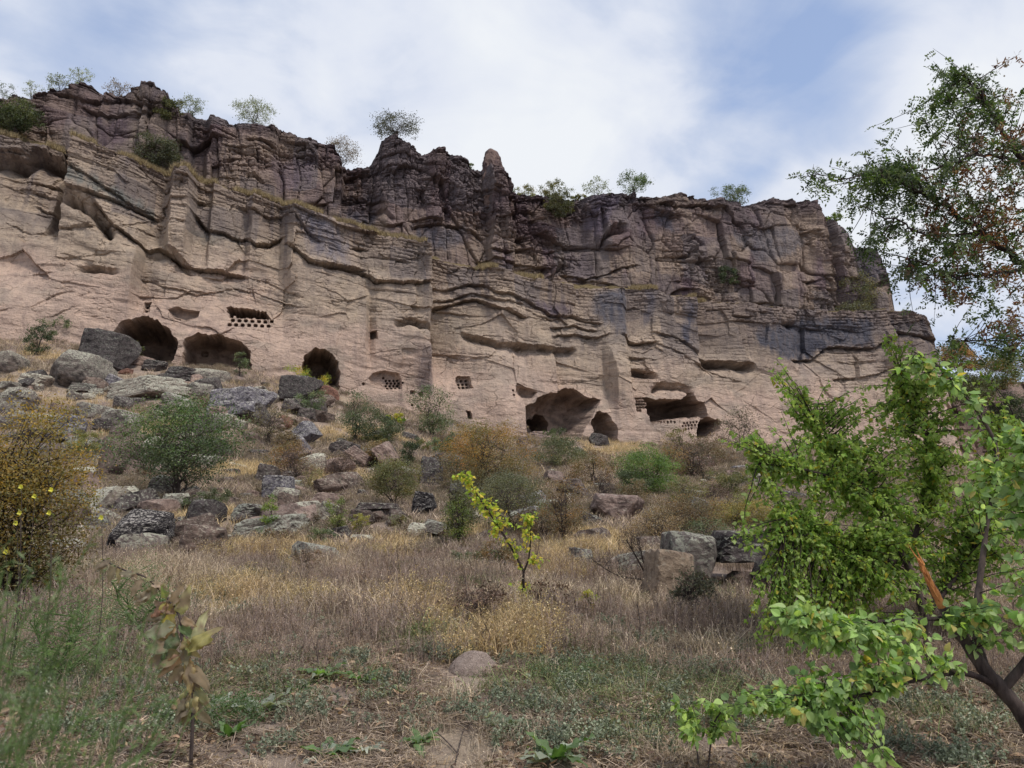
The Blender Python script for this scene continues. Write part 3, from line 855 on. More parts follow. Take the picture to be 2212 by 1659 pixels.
# ---- lower cliff sheet with its sloping terrace on top
STEP = 0.07
us = np.arange(-16, UC + 14, STEP)
NR = 235
vr = np.linspace(0, 1, NR)
U = np.broadcast_to(us, (NR, len(us))).copy()
topw = ledge_w(us) + 0.22 * fbm2(us * 0.8, us * 0, 3, 301) + 0.1 * noise2(us * 3, us * 0, 302)
botw = base_w(us) - 1.8
W = botw + (topw - botw) * vr[:, None]
D, V = lower_depth(U, W)
Dc, cav = carve(U, W, D.copy())
PATCH = []
for (sh, x0, y0, x1, y1, st) in ((0, 238, 632, 615, 850, .032), (0, 618, 745, 760, 870, .035), (0, 785, 700, 920, 905, .032), (0, 970, 805, 1030, 915, .034), (0, 1095, 815, 1345, 970, .038), (0, 1352, 785, 1560, 970, .034)):
    a, b = conv([(x0, y1), (x1, y0), (x0, y0), (x1, y1)])
    PATCH.append((a[0], a[1], min(b[0], b[3]), max(b[1], b[2]), st))
faces = grid_faces(NR, len(us))
fc = faces[:, 0]
fu, fw_ = U.ravel()[faces].mean(1), W.ravel()[faces].mean(1)
keep = np.ones(len(faces), bool)
for a0, a1, b0, b1, st in PATCH:
    keep &= ~((fu > a0 + .09) & (fu < a1 - .09) & (fw_ > b0 + .09) & (fw_ < b1 - .09))
P = cpos(U, W, Dc)
cl = lower_color(U, W, V, Dc)
# terrace rows climbing back to the upper cliff
tr = np.array([0.04, .10, .2, .35, .5, .7, .9, 1.0, 1.5])
last = P[-1]
dl = Dc[-1]
rows, rcol = [], []
for t in tr:
    back = dl + (UPOFF - 2.2 - dl) * t
    ht = (1.9 - 1.0 * sstep(45, 62, us)) * min(t, 1) * sstep(UC + 3, UC - 1, us)
    nz = 0.18 * fbm2(us * 0.9, np.full_like(us, t * 4), 3, 305)
    rows.append(cpos(us, topw + ht + nz, np.minimum(back, dl - 0.05)))
    rcol.append(np.broadcast_to(C(132, 116, 84), (len(us), 3)) * (0.85 + 0.3 * noise2(us, np.full_like(us, t), 9))[:, None])
nv0 = P.reshape(-1, 3).shape[0]
TP = np.concatenate([P[-1:], np.array(rows)], 0)
TC = np.concatenate([cl[-1:], np.array(rcol)], 0)
verts = P.reshape(-1, 3)
cliff_lower = link('lower_cliff', np_mesh('lower_cliff', *compact(verts, faces[keep], cl.reshape(-1, 3))[:2], M['cliff'], False,
                                          compact(verts, faces[keep], cl.reshape(-1, 3))[2]))
tag(cliff_lower, kind='structure')
M['terrace'] = M['cliff']
link('ledge', np_mesh('ledge', TP.reshape(-1, 3), grid_faces(len(tr) + 1, len(us)), M['terrace'], False, TC.reshape(-1, 3)), cliff_lower)
for a0, a1, b0, b1, st in PATCH:
    gu = np.linspace(a0, a1, int((a1 - a0) / st) + 1); gw = np.linspace(b0, b1, int((b1 - b0) / st) + 1)
    GU, GW = np.meshgrid(gu, gw)
    d0, v0 = lower_depth(GU, GW)
    d1, cv = carve(GU, GW, d0.copy())
    fcs = grid_faces(len(gw), len(gu))
    cvf = cv.ravel()[fcs].mean(1) > .5
    # faces above the ledge or below the foot are not part of the wall
    ok = GW.ravel()[fcs].max(1) < np.interp(GU.ravel()[fcs[:, 0]], us, topw)
    pp = cpos(GU, GW, d1).reshape(-1, 3)
    cc = lower_color(GU, GW, v0, d1).reshape(-1, 3)
    vv, ff, kk = compact(pp, fcs[ok & ~cvf], cc)
    link('rock_face', np_mesh('rock_face', vv, ff, M['cliff'], False, kk), cliff_lower)
    # every chamber an object
    lab = np.zeros(len(fcs), int)
    cu, cw = GU.ravel()[fcs].mean(1), GW.ravel()[fcs].mean(1)
    best = np.full(len(fcs), -9.0)
    for k, ((pu, pw), dep, soft) in enumerate(CV):
        m = cvf & (cu > min(pu) - .4) & (cu < max(pu) + .4) & (cw > min(pw) - .4) & (cw < max(pw) + .4)
        if not m.any(): continue
        s = seg_poly(cu[m], cw[m], pu, pw)
        idx = np.where(m)[0]
        better = s > best[idx]
        best[idx[better]] = s[better]; lab[idx[better]] = k + 1
    for k in np.unique(lab[cvf & (lab > 0)]):
        sel = cvf & (lab == k)
        cave_col = blend(cc * .88, C(84, 74, 70), .55 * sstep(-.2, .4, fbm2(GU.ravel() * .9, GW.ravel() * .9, 4, 77)))  # cave faces toned darker than the wall, mottled dark brown by noise
        vv, ff, kk = compact(pp, fcs[sel], cave_col)
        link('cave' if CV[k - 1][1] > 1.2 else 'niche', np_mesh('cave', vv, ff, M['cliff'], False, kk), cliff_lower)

# ---- upper cliff sheet with plateau rows behind the rim
uend = conv([(1925, 660)], UPOFF)[0][0] + 5
us2 = np.arange(-18, uend, 0.082)
NR2 = 180
vr2 = np.linspace(0, 1, NR2)
topw2 = rim_w(us2) + 0.28 * fbm2(us2 * .9, us2 * 0, 3, 311, .6) + .08 * noise2(us2 * 4, us2 * 0, 312)
botw2 = upper_foot(us2) - 1.6
topw2 = np.maximum(topw2, botw2 + .5)
U2 = np.broadcast_to(us2, (NR2, len(us2))).copy()
W2 = botw2 + (topw2 - botw2) * vr2[:, None]
D2, V2 = upper_depth(U2, W2)
P2 = cpos(U2, W2, D2)
c2 = upper_color(U2, W2, V2)
rows, rcol = [], []
for t in (0.15, .4, .8, 1.5, 3, 6, 14, 30):
    nz = .2 * fbm2(us2 * 1.1, np.full_like(us2, t * 2), 3, 315) * min(1, t) - 0.04 * t
    rows.append(cpos(us2, topw2 + nz, D2[-1] - t))
    rcol.append(np.broadcast_to(C(112, 98, 82), (len(us2), 3)) * (.85 + .3 * noise2(us2, np.full_like(us2, t), 19))[:, None])
P2 = np.concatenate([P2, np.array(rows)], 0); c2 = np.concatenate([c2, np.array(rcol)], 0)
cliff_upper = link('upper_cliff', np_mesh('upper_cliff', P2.reshape(-1, 3), grid_faces(P2.shape[0], P2.shape[1]), M['cliff'], False, c2.reshape(-1, 3)))
tag(cliff_upper, kind='structure')


def cliff_pt(px, py, off=0.0):
    u, w = conv([(px, py)], off)
    return cpos(u, w, np.full(1, off))[0]


def rim_pt(px, back=0.5):
    """a point on the plateau edge under a survey column"""
    u = conv([(px, 300)], UPOFF)[0][0]
    k = int(np.clip(np.searchsorted(us2, u), 0, len(us2) - 1))
    # refine: column of the rim actually seen at px
    pr = P2[NR2 - 1]
    q = pr - CAMP
    sx = 1106 + F * q[:, 0] / (q[:, 1] * math.cos(PITCH) + q[:, 2] * math.sin(PITCH))
    k = int(np.argmin(np.abs(sx - px)))
    return cpos(np.array([us2[k]]), np.array([topw2[k]]), np.array([D2[-1][k] - back]))[0]

# ---- the free-standing rock pinnacle on the rim
def pinnacle():
    v, f = ico(5)
    prof_z = np.array([-1, -.5, 0, .35, .7, .88, 1.0]); prof_r = np.array([3.0, 2.5, 2.0, 1.6, 1.35, 1.05, .2])
    z = v[:, 2]
    r = np.interp(z, prof_z, prof_r) / np.sqrt(np.maximum(1 - z * z, .02)) * .62
    p = np.stack([v[:, 0] * r + 0.5 * (1 - z) * .8 - .3, v[:, 1] * r, z * 3.3], 1)
    p[:, :2] *= (1 + .34 * fbm3(p * np.array([1.2, 1.2, .6]), 4, 5) + .22 * fbm3(p * 2.6, 4, 15))[:, None]
    p[:, 0] += .10 * noise3(p * 1.5, 8)
    k = p[:, 2] * 1.6 + noise3(p * .8, 3); k = k - np.floor(k)
    p[:, :2] *= (1 - .12 * np.exp(-k / .12))[:, None]
    n = fbm3(p * 1.3, 4, 3)
    col = blend(np.broadcast_to(C(128, 108, 100), p.shape).copy(), C(90, 74, 76), sstep(-.2, .5, n))
    q = rim_pt(1072, .9)
    top = (CAMP + ray(1072, 321) * ((q[1]) / ray(1072, 321)[1]))[2]
    ob = link('rock_pinnacle', np_mesh('rock_pinnacle', p * np.array([.95, .85, 1]), f, M['cliff'], False, col))
    ob.location = (q[0], q[1], top - 3.3)
    tag(ob, 'tall thin rock pinnacle standing up from the cliff rim', 'rock')
def ico(sub):
    import bmesh
    bm = bmesh.new(); bmesh.ops.create_icosphere(bm, subdivisions=sub, radius=1)
    v = np.array([x.co[:] for x in bm.verts]); f = np.array([[x.index for x in g.verts] for g in bm.faces])
    bm.free()
    return v / np.linalg.norm(v, axis=1)[:, None], f
pinnacle()

# ---- the lower spur of the valley side seen past the corner, right
fx = np.arange(34, 120, .35)
fz = np.linspace(0, 1, 60)
ftop = np.interp(fx, [34, 50, 56, 62, 70, 120], [10, 17.5, 16.5, 17.8, 17.2, 20]) + 1.2 * fbm2(fx * .25, fx * 0, 4, 331, .6)
FX = np.broadcast_to(fx, (60, len(fx))); FZ = -1 + (ftop + 1) * fz[:, None]
FY = 96 + (FX - 40) * .25 + 6 * fz[:, None] ** 1.5
for su, sw, amp, sd in ((3.2, 4, 1.6, 341), (1.4, 1.6, .8, 351)):
    rid, r2, r3, ox, oy, e = voro(FX / su, FZ / sw, sd)
    FY = FY - amp * ((rid - .5) + (r2 - .5) * ox + (r3 - .5) * oy)
back = np.stack([fx, FY[-1] + 30, ftop + 1], -1)[None]
FP = np.concatenate([np.stack([FX, FY, FZ], -1), back], 0)
fcol = blend(np.broadcast_to(C(138, 118, 106), (61, len(fx), 3)).copy(), C(100, 84, 80), sstep(-.2, .3, fbm2(FP[..., 0] * .2, FP[..., 2] * .3, 4, 361)))
tag(link('far_cliff', np_mesh('far_cliff', FP.reshape(-1, 3), grid_faces(61, len(fx)), M['cliff'], False, fcol.reshape(-1, 3))), kind='structure')
# ------------------------------------------------------------------ the ground
def foot_line(x):
    """y of the cliff foot at x, and its height"""
    u = (x + 34.6) / 0.9545
    return 50.0 + u * 0.2983, base_w(u) * math.cos(LEAN)


def ground_z(x, y, fine=True):
    x = np.asarray(x, float); y = np.asarray(y, float)
    yc, zb = foot_line(np.clip(x, -60, 75))
    t = np.clip((y - 14.0) / (yc - 14.0), 0, 1.0)
    z = (zb + 0.25) * t ** 1.32
    z = z + 0.9 * sstep(24, 40, y) * fbm2(x * .07, y * .07, 3, 401) * (1 - sstep(.8, 1, t) * .7)
    z = z + 0.22 * fbm2(x * .25, y * .25, 3, 402) * sstep(6, 12, y) + .05 * fbm2(x * .9, y * .9, 3, 403)
    z = z - 0.10 * sstep(10, 3, y)
    if fine:
        z = z + .02 * fbm2(x * 5, y * 5, 3, 404)
    return z


def ground_at(px, py):
    d = ray(px, py)
    t = np.geomspace(2.0, 140, 3000)
    p = CAMP + d[None] * t[:, None]
    g = ground_z(p[:, 0], p[:, 1], False)
    k = np.argmax(p[:, 2] < g)
    if not (p[:, 2] < g).any(): k = len(t) - 1
    q = p[k]
    return np.array([q[0], q[1], ground_z(q[0], q[1], False)])


def to_px(p):
    q = np.asarray(p, float) - CAMP
    c, s = math.cos(PITCH), math.sin(PITCH)
    dep = q[..., 1] * c + q[..., 2] * s
    up = -q[..., 1] * s + q[..., 2] * c
    return 1106 + F * q[..., 0] / dep, 829.5 - F * up / dep


def ground_mat():
    m, n, l, b = mat_new('dry_soil')
    geo = N(n, 'ShaderNodeNewGeometry')
    n1 = N(n, 'ShaderNodeTexNoise', inp={'Scale': 0.35, 'Detail': 6.0, 'Roughness': 0.6}); l.new(geo.outputs['Position'], n1.inputs['Vector'])
    n2 = N(n, 'ShaderNodeTexNoise', inp={'Scale': 4.0, 'Detail': 10.0, 'Roughness': 0.7}); l.new(geo.outputs['Position'], n2.inputs['Vector'])
    n3 = N(n, 'ShaderNodeTexNoise', inp={'Scale': 40.0, 'Detail': 6.0, 'Roughness': 0.7}); l.new(geo.outputs['Position'], n3.inputs['Vector'])
    r1 = ramp(n, [(0.35, srgb(134, 118, 110)), (0.5, srgb(156, 139, 125)), (0.66, srgb(170, 153, 130))]); l.new(n1.outputs[0], r1.inputs[0])
    r2 = ramp(n, [(0.3, (0.55, 0.53, 0.55)), (0.55, (1, 1, 1)), (0.75, (1.3, 1.25, 1.15))]); l.new(n2.outputs[0], r2.inputs[0])
    r3 = ramp(n, [(0.3, (0.6, 0.6, 0.6)), (0.6, (1.1, 1.1, 1.1))]); l.new(n3.outputs[0], r3.inputs[0])
    c = mul_col(n, l, r1.outputs[0], r2.outputs[0], .8)
    c = mul_col(n, l, c, r3.outputs[0], .7)
    l.new(c, b.inputs['Base Color'])
    bm = N(n, 'ShaderNodeBump', inp={'Strength': 1.0, 'Distance': 0.06}); l.new(n2.outputs[0], bm.inputs['Height'])
    bm2 = N(n, 'ShaderNodeBump', inp={'Strength': 0.8, 'Distance': 0.012}); l.new(n3.outputs[0], bm2.inputs['Height']); l.new(bm.outputs[0], bm2.inputs['Normal'])
    l.new(bm2.outputs[0], b.inputs['Normal'])
    return m


M['ground'] = ground_mat()
ys = np.concatenate([np.array([-300, -120, -40, -12, -4, 0, 1.5]), np.geomspace(2.5, 80, 330), np.array([90, 110, 150, 220, 320, 500, 800])])
xn = np.linspace(-1, 1, 340)
half = np.interp(ys, [-300, 0, 3, 80, 800], [900, 30, 14, 95, 1200])
XX = half[:, None] * np.sign(xn) * np.abs(xn) ** 1.15
YY = np.broadcast_to(ys[:, None], XX.shape)
ZZ = ground_z(XX, YY)
ground = link('ground', np_mesh('ground', np.stack([XX, YY, ZZ], -1).reshape(-1, 3), grid_faces(*XX.shape), M['ground'], True))
tag(ground, kind='structure')


# ------------------------------------------------------------------ boulders
_ICO = {}
def ico(sub):
    if sub not in _ICO:
        import bmesh
        bm = bmesh.new(); bmesh.ops.create_icosphere(bm, subdivisions=sub, radius=1)
        v = np.array([x.co[:] for x in bm.verts]); f = np.array([[x.index for x in g.verts] for g in bm.faces])
        bm.free(); _ICO[sub] = (v / np.linalg.norm(v, axis=1)[:, None], f)
    return _ICO[sub]


def rock_verts(seed, sub=4, planes=11, rough=.06, slab=0.0, layers=.0):
    v, f = ico(sub)
    g = np.random.default_rng(seed)
    n = g.normal(size=(planes, 3)); n /= np.linalg.norm(n, axis=1)[:, None]
    n = np.concatenate([n, [[.1, .1, 1], [0, -.2, -1], [.95, -.3, .1], [-.95, -.2, .15], [.1, -1, .1], [0, 1, .2]]])
    n /= np.linalg.norm(n, axis=1)[:, None]
    h = np.concatenate([g.uniform(.60, .95, planes), [.66, .8, .80, .80, .74, .8]])
    dt = v @ n.T
    r = np.where(dt > .05, h / np.maximum(dt, .05), 9)
    r = -np.log(np.exp(-r * 55).sum(1)) / 55       # soft minimum of the planes
    p = v * r[:, None]
    p = p * (1 + rough * fbm3(p * 2.1 + seed, 4, seed)[:, None] - .05 * np.abs(fbm3(p * 4.5 + seed, 3, seed + 4))[:, None])
    if layers:
        b = p[:, 2] * 6 + 0.8 * noise3(p * 2 + seed, seed)
        k = b - np.floor(b)
        p[:, :2] *= (1 - layers * np.exp(-k / .15) - layers * .5 * (_h(np.floor(b), b * 0, b * 0, seed) - .5))[:, None]
    e = p.max(0) - p.min(0)
    c = (p.max(0) + p.min(0)) / 2
    return (p - c) / (e / 2), f


BOXES = []
def boulder(x0, y0, x1, y1, mat, label, seed=None, depth=.9, roll=0.0, planes=11, rough=.07, layers=0.03, sink=.18, name='boulder', sub=4, yaw=None, pushback=0.0, thin=1.0, lift=0.0):
    seed = seed or abs(int(x0 * 7 + y0 * 13)) % 99991
    g = np.random.default_rng(seed)
    base = ground_at((x0 + x1) / 2, y1 - 2 + lift)
    dist = base[1] * math.cos(PITCH) + (base[2] - CAM_Z) * math.sin(PITCH)
    k = dist / F
    wx, hz = (x1 - x0) * k / 2, (y1 - y0) * k / 2 * (1 + sink)
    v, f = rock_verts(seed, sub, planes, rough, layers=layers)
    dy = depth * (wx + hz) * 0.6 + .1
    v = v * np.array([wx, dy, hz * thin])
    if roll:
        c, s = math.cos(roll), math.sin(roll)
        v = v @ np.array([[c, 0, s], [0, 1, 0], [-s, 0, c]])
        e = v.max(0) - v.min(0)
        v = v * np.array([2 * wx / e[0], 1, 2 * hz / e[2]])
    yw = yaw if yaw is not None else g.uniform(-.3, .3)
    ob = link(name, np_mesh(name, v, f, M[mat], False))
    # far flank buried, near flank standing proud of the slope
    ob.location = (base[0], base[1] + dy * .55 + pushback, base[2] + lift * k + hz * (1 - 2 * sink) )
    ob.rotation_euler = (0, 0, yw * .5)
    tag(ob, label, 'boulder')
    BOXES.append((ob.location.x, ob.location.y, wx, dy, hz))
    return ob


def BZ(sheet, x0, y0, x1, y1, mat, label, **kw):
    (a, b), (c, d) = ((x0, y0), (x1, y1)) if sheet == 0 else Z(sheet, [(x0, y0), (x1, y1)])
    return boulder(a, b, c, d, mat, label, **kw)


BZ(13, 350, 258, 865, 620, 'grey', 'large rounded lichen-covered boulder high on the left of the slope', planes=16, rough=.05)
BZ(13, 600, 75, 1125, 430, 'dark', 'big dark block standing behind the large rounded boulder', planes=7)
BZ(13, -60, 280, 155, 490, 'grey', 'lichen-spotted rock cut by the left edge of the picture above the yellow bush')
BZ(13, 165, 485, 415, 620, 'pale', 'low pale layered rock left of the large rounded boulder', layers=.08)
BZ(13, 930, 485, 1560, 725, 'pale', 'broad pale slab with a tilted lichen-whitened top below the left cave', planes=2, roll=.22, thin=.6, layers=.03, rough=.03)
BZ(13, 1245, 365, 1480, 470, 'dark', 'stack of thin dark slabs at the mouth of the left cave', layers=.14, planes=6)
BZ(13, 1440, 415, 1740, 560, 'dark', 'dark broken slabs between the two large cave mouths', layers=.14, planes=6)
BZ(13, 1680, 430, 2010, 560, 'grey', 'grey lichen rock in front of the second cave', planes=9)
BZ(0, 438, 832, 572, 905, 'blue', 'wide blue-grey slab with a white rim and dark underside', planes=2, layers=.05, roll=.14, thin=.7)
BZ(13, 985, 685, 1190, 830, 'dark', 'dark pitted rock with white flecks above the green tree', rough=.12)
BZ(13, 470, 850, 735, 1070, 'blue', 'pale purple-grey cracked boulder above the yellow bush', rough=.12, layers=.08)
BZ(13, 890, 800, 1190, 1015, 'grey', 'rugged grey rock beside the left edge of the green tree', rough=.12)
BZ(13, -40, 600, 245, 860, 'grey', 'dark crusted outcrop at the left edge right above the yellow bush', rough=.14)
BZ(13, 875, 1060, 1125, 1410, 'brown', 'upright brown stone standing left of the green tree', planes=7, sink=.1)
BZ(13, 690, 665, 835, 722, 'pale', 'small flat whitish stone below the large rounded boulder')
BZ(13, 560, 575, 885, 665, 'grey', 'low mossy slab at the foot of the large rounded boulder', planes=7)
BZ(13, 1125, 330, 1330, 420, 'pink', 'smooth pinkish rock on the floor of the left cave', planes=14, rough=.04)
BZ(13, 1065, 445, 1175, 500, 'red', 'little reddish stone above the broad pale slab')
BZ(13, 100, 850, 480, 930, 'pale', 'flat pale ledge stone just above the yellow bush', layers=.1)
BZ(4, 1728, 688, 2005, 872, 'dark', 'dark trapezoid block with a light flat top before the arched doorway', planes=3, rough=.03, layers=.01, roll=.12, sink=.1)
BZ(4, 2010, 758, 2145, 850, 'red', 'reddish block right of the dark trapezoid block')
BZ(4, 1560, 865, 1700, 1010, 'dark', 'dark rock fallen below the blue-grey slab', rough=.14)
BZ(4, 1560, 765, 1720, 870, 'pale', 'group of pale rubble left of the dark trapezoid block', rough=.16, layers=.1)
BZ(14, 462, 55, 595, 180, 'red', 'small red-brown pointed rock above the blue pyramid stone', planes=6)
BZ(14, 572, 105, 815, 325, 'blue', 'pyramid-shaped blue and white stone', planes=4, roll=.8, thin=.8, sink=.1)
BZ(14, 435, 360, 720, 515, 'brown', 'wedge-shaped brown rock below the pyramid stone', planes=3, roll=.7, thin=.6, rough=.03)
BZ(14, 850, 435, 1150, 610, 'pink', 'rounded pinkish rock leaning on the tilted slabs', planes=9)
BZ(14, 1040, 295, 1370, 520, 'pink', 'tilted pinkish slab with a dark gap at its right', planes=1, roll=-.6, thin=.4, rough=.03, depth=1.3)
BZ(14, 1290, 245, 1580, 550, 'pink', 'tall leaning slab right of the dark gap', planes=1, roll=-.9, thin=.4, rough=.03, depth=1.2)
BZ(14, 1730, 415, 1965, 700, 'dark', 'dark speckled boulder left of the big orange-green shrub', rough=.12)
BZ(14, 1095, 845, 1590, 950, 'dark', 'long dark slab roofing a black hollow in the middle of the slope', planes=2, layers=.05, depth=1.3, sink=.0, lift=12)
BZ(14, 1085, 900, 1330, 1060, 'brown', 'stone propping the left end of the long dark slab', planes=6)
BZ(14, 1430, 900, 1640, 1050, 'brown', 'stone propping the right end of the long dark slab', planes=6)
BZ(14, 1650, 735, 1890, 975, 'stripe', 'white-striped dark rock right of the long dark slab', layers=.1)
BZ(14, 1615, 1025, 1870, 1160, 'pale', 'flat-topped pale stone in dry grass below the striped rock', planes=7, layers=.08)
BZ(14, -20, 850, 350, 1000, 'grey', 'grey outcrop behind the green-yellow sprout', rough=.1, layers=.08)
BZ(14, 0, 950, 690, 1165, 'pale', 'long pale lichen slab sloping behind the green-yellow sprout', planes=2, layers=.05, roll=.15, thin=.7)
BZ(14, 455, 740, 660, 1010, 'brown', 'rough brown rock right of the green-yellow sprout', rough=.12)
BZ(14, 1090, 1135, 1350, 1215, 'pale', 'half-buried pale stone below the long dark slab')
BZ(14, 495, 555, 695, 645, 'dark', 'low dark stone with pale cracks in mid slope', rough=.14)
BZ(14, 725, 648, 880, 690, 'pale', 'thin white stone flat in the grass in mid slope')
BZ(7, 620, 105, 970, 375, 'stripe', 'black and white layered boulder in the left foreground', layers=.10, rough=.08, planes=14)
BZ(7, 385, 85, 640, 210, 'grey', 'grey lichened rock behind the black and white boulder', rough=.1)
BZ(7, 1000, 25, 1225, 135, 'dark', 'dark slab lying at the foot of the green tree', planes=2, roll=.5, thin=.35, rough=.03)
BZ(7, 1050, 200, 1310, 395, 'brown', 'earthy brown rock right of the black and white boulder', rough=.16)
BZ(15, 1005, 550, 1240, 705, 'pink', 'pinkish rock right of the big orange-green shrub', planes=7)
BZ(15, 1440, 755, 1960, 1010, 'pink', 'long pinkish-grey outcrop behind the bare grey bush', rough=.12, layers=.04)
BZ(15, 430, 1370, 810, 1475, 'brown', 'low smooth hump of rock beside the yellow sapling', planes=16, rough=.03)
BZ(15, 1255, 1245, 1505, 1450, 'grey', 'grey cleft rock right of the orange grass patch', rough=.1)
BZ(15, 195, 1255, 445, 1345, 'brown', 'flat brown stone left of the yellow sapling')
BZ(15, 775, 245, 905, 335, 'brown', 'small leaning stone at the foot of the big shallow cave', planes=5)
BZ(15, 1430, 215, 1645, 335, 'dark', 'dark boulder in the mouth of the small right arch')
BZ(15, 870, 200, 1180, 270, 'pink', 'heap of light rubble on the floor of the big shallow cave', rough=.2)
BZ(0, 1435, 1148, 1560, 1285, 'grey', 'dark purple boulder with white crust behind the leaning bare shrub', planes=10)
BZ(0, 1395, 1185, 1520, 1308, 'tan', 'tan boulder face below the dark purple boulder', planes=8)
BZ(0, 1510, 1150, 1760, 1232, 'dark', 'long dark slab bridging to the apricot tree', planes=2, depth=1.2, sink=.0, lift=26)
BZ(0, 1578, 1238, 1650, 1275, 'brown', 'grey stone in the shade of the long bridging slab')
BZ(0, 1650, 1210, 1740, 1285, 'dark', 'dark stone carrying the right end of the bridging slab')
BZ(16, 1600, 900, 1760, 960, 'pink', 'pale rock lip under the right-hand arched cave')
BZ(16, 1620, 1060, 1800, 1110, 'blue', 'light bluish stone behind the apricot tree leaves')
BZ(0, 660, 1065, 740, 1100, 'pink', 'pinkish flat stone above the long dark slab')
BZ(0, 5, 1000, 60, 1040, 'grey', 'grey stone hidden behind the yellow bush')
BZ(0, 1480, 985, 1560, 1010, 'pink', 'pale crest stone below the small dark cave')
BZ(0, 1090, 1105, 1128, 1130, 'pale', 'pale stone glimpsed behind the yellow sapling')

def short_name(label):
    w = label.split(' ')
    out = []
    for x in w:
        if x in ('on', 'at', 'high', 'behind', 'left', 'right', 'below', 'above', 'in', 'with', 'by', 'of', 'between', 'lying', 'standing', 'leaning', 'sloping', 'beside', 'cut', 'glimpsed', 'fallen', 'hidden', 'carrying', 'propping',
                 'bridging', 'roofing', 'just', 'before', 'from', 'rising', 'growing', 'pressed', 'flat', 'under') and out: break
        out.append(x)
    return ' '.join(out)


LAND = []
def landmarks():
    LAND.clear()
    for o in list(COL.objects):
        if o.get('category') in ('boulder', 'tree', 'shrub', 'sapling') and o.parent is None and o.get('group') is None and o.location.y < 62 and o.location.z < 14:
            sn = short_name(o['label'])
            if len(sn.split()) < 2: continue
            x, y = to_px(np.array(o.location))
            LAND.append((sn, float(x), float(y)))
    names = [n for n, _, _ in LAND]
    LAND[:] = [l for l in LAND if names.count(l[0]) == 1]


USED = {}
def where(px, py, heads):
    '''a label that says which one: its look, then its side of the nearest named thing'''
    near = sorted(LAND, key=lambda l: (l[1] - px) ** 2 + (1.6 * (l[2] - py)) ** 2)
    for l in near[:3]:
        dx_, dy_ = px - l[1], (py - l[2]) * 1.6
        sides = (['right of', 'left of'][dx_ < 0], ['below', 'above'][dy_ < 0])
        for sd in (sides if abs(dx_) > abs(dy_) else sides[::-1])[:1]:
            for hd in heads:
                t = f'{hd} {sd} the {l[0]}'
                if len(t.split()) <= 16 and t not in USED:
                    USED[t] = 1
                    return t
    return None


landmarks()
# more fallen blocks of middling size, thickest on the left
g = np.random.default_rng(321)
cnt = 0
NAMEB = {'grey': 'lichen-grey', 'dark': 'dark', 'pale': 'whitish', 'pink': 'pinkish', 'brown': 'brown', 'blue': 'blue-grey'}
while cnt < 95:
    if cnt < 55: px, py = g.uniform(0, 720), g.uniform(800, 1010)
    else: px, py = g.uniform(180, 1640), g.uniform(930, 1200)
    if py < 790 + max(0, px - 300) * .17: continue
    w_ = g.uniform(22, 60) * (1 + (py - 850) / 900); h_ = w_ * g.uniform(.4, .8)
    if any(abs(px - x) < 20 and abs(py - y) < 12 for _, x, y in LAND): continue
    k_ = str(g.choice(['grey', 'dark', 'pale', 'pink', 'brown', 'blue'], p=[.40, .24, .08, .08, .16, .04]))
    adj = str(g.choice(['angular', 'cracked', 'rough', 'blocky']))
    t_ = where(px, py, [f'{NAMEB[k_]} {adj} boulder', f'mid-sized {NAMEB[k_]} boulder', f'{NAMEB[k_]} rough block'])
    if t_ is None: continue
    ob = boulder(px - w_ / 2, py - h_, px + w_ / 2, py, k_, t_, seed=5000 + cnt, planes=int(g.integers(4, 10)), rough=g.uniform(.02, .07), layers=g.uniform(.0, .08), sub=4 if w_ > 40 else 3, roll=g.uniform(-.4, .4), sink=g.uniform(.1, .3))
    ob['group'] = 'fallen blocks on the slope'
    cnt += 1
# countless smaller stones: the larger as individuals
g = np.random.default_rng(99)
stone_meshes = []
for s in range(7):
    v, f = rock_verts(900 + s, 3, 5, .04)
    stone_meshes.append([np_mesh('stone', v, f, M[k], False) for k in ('grey', 'dark', 'pale', 'pink', 'brown')])
cnt = 0
while cnt < 290:
    px, py = g.uniform(0, 1750), g.uniform(770, 1230)
    if py < 985 and px > 700 and py < 860 + (px - 700) * .2: continue
    if py < 790 + max(0, px - 300) * .13: continue
    if py > 1130 and g.random() < .75: continue
    p = ground_at(px, py)
    if p[1] > foot_line(p[0])[0] - 1.5: continue
    left = px < 750
    s = g.uniform(.10, .30) * (1.5 if left else 1.0) * g.choice([1, 1, 1.7, 2.3])
    k = int(g.choice([0, 1, 2, 3, 4], p=[.25, .25, .15, .15, .2]))
    ob = link('stone', stone_meshes[int(g.integers(7))][k])
    ob.location = (p[0], p[1], p[2] + s * .1)
    ob.scale = (s, s * g.uniform(.6, 1.1), s * g.uniform(.35, .8))
    ob.rotation_euler = (g.uniform(-.25, .25), g.uniform(-.25, .25), g.uniform(0, 6))
    tone = ('lichen-grey', 'dark', 'pale', 'pinkish', 'brown')[k]
    size = 'tiny' if s < .18 else ('small' if s < .32 else 'larger')
    t_ = where(px, py, [f'{size} {tone} stone', f'{tone} weathered stone', f'half-buried {tone} stone'])
    tag(ob, t_ or 'small weathered stone lying in the dry grass of the slope', 'stone', 'loose stones scattered over the slope')
    cnt += 1
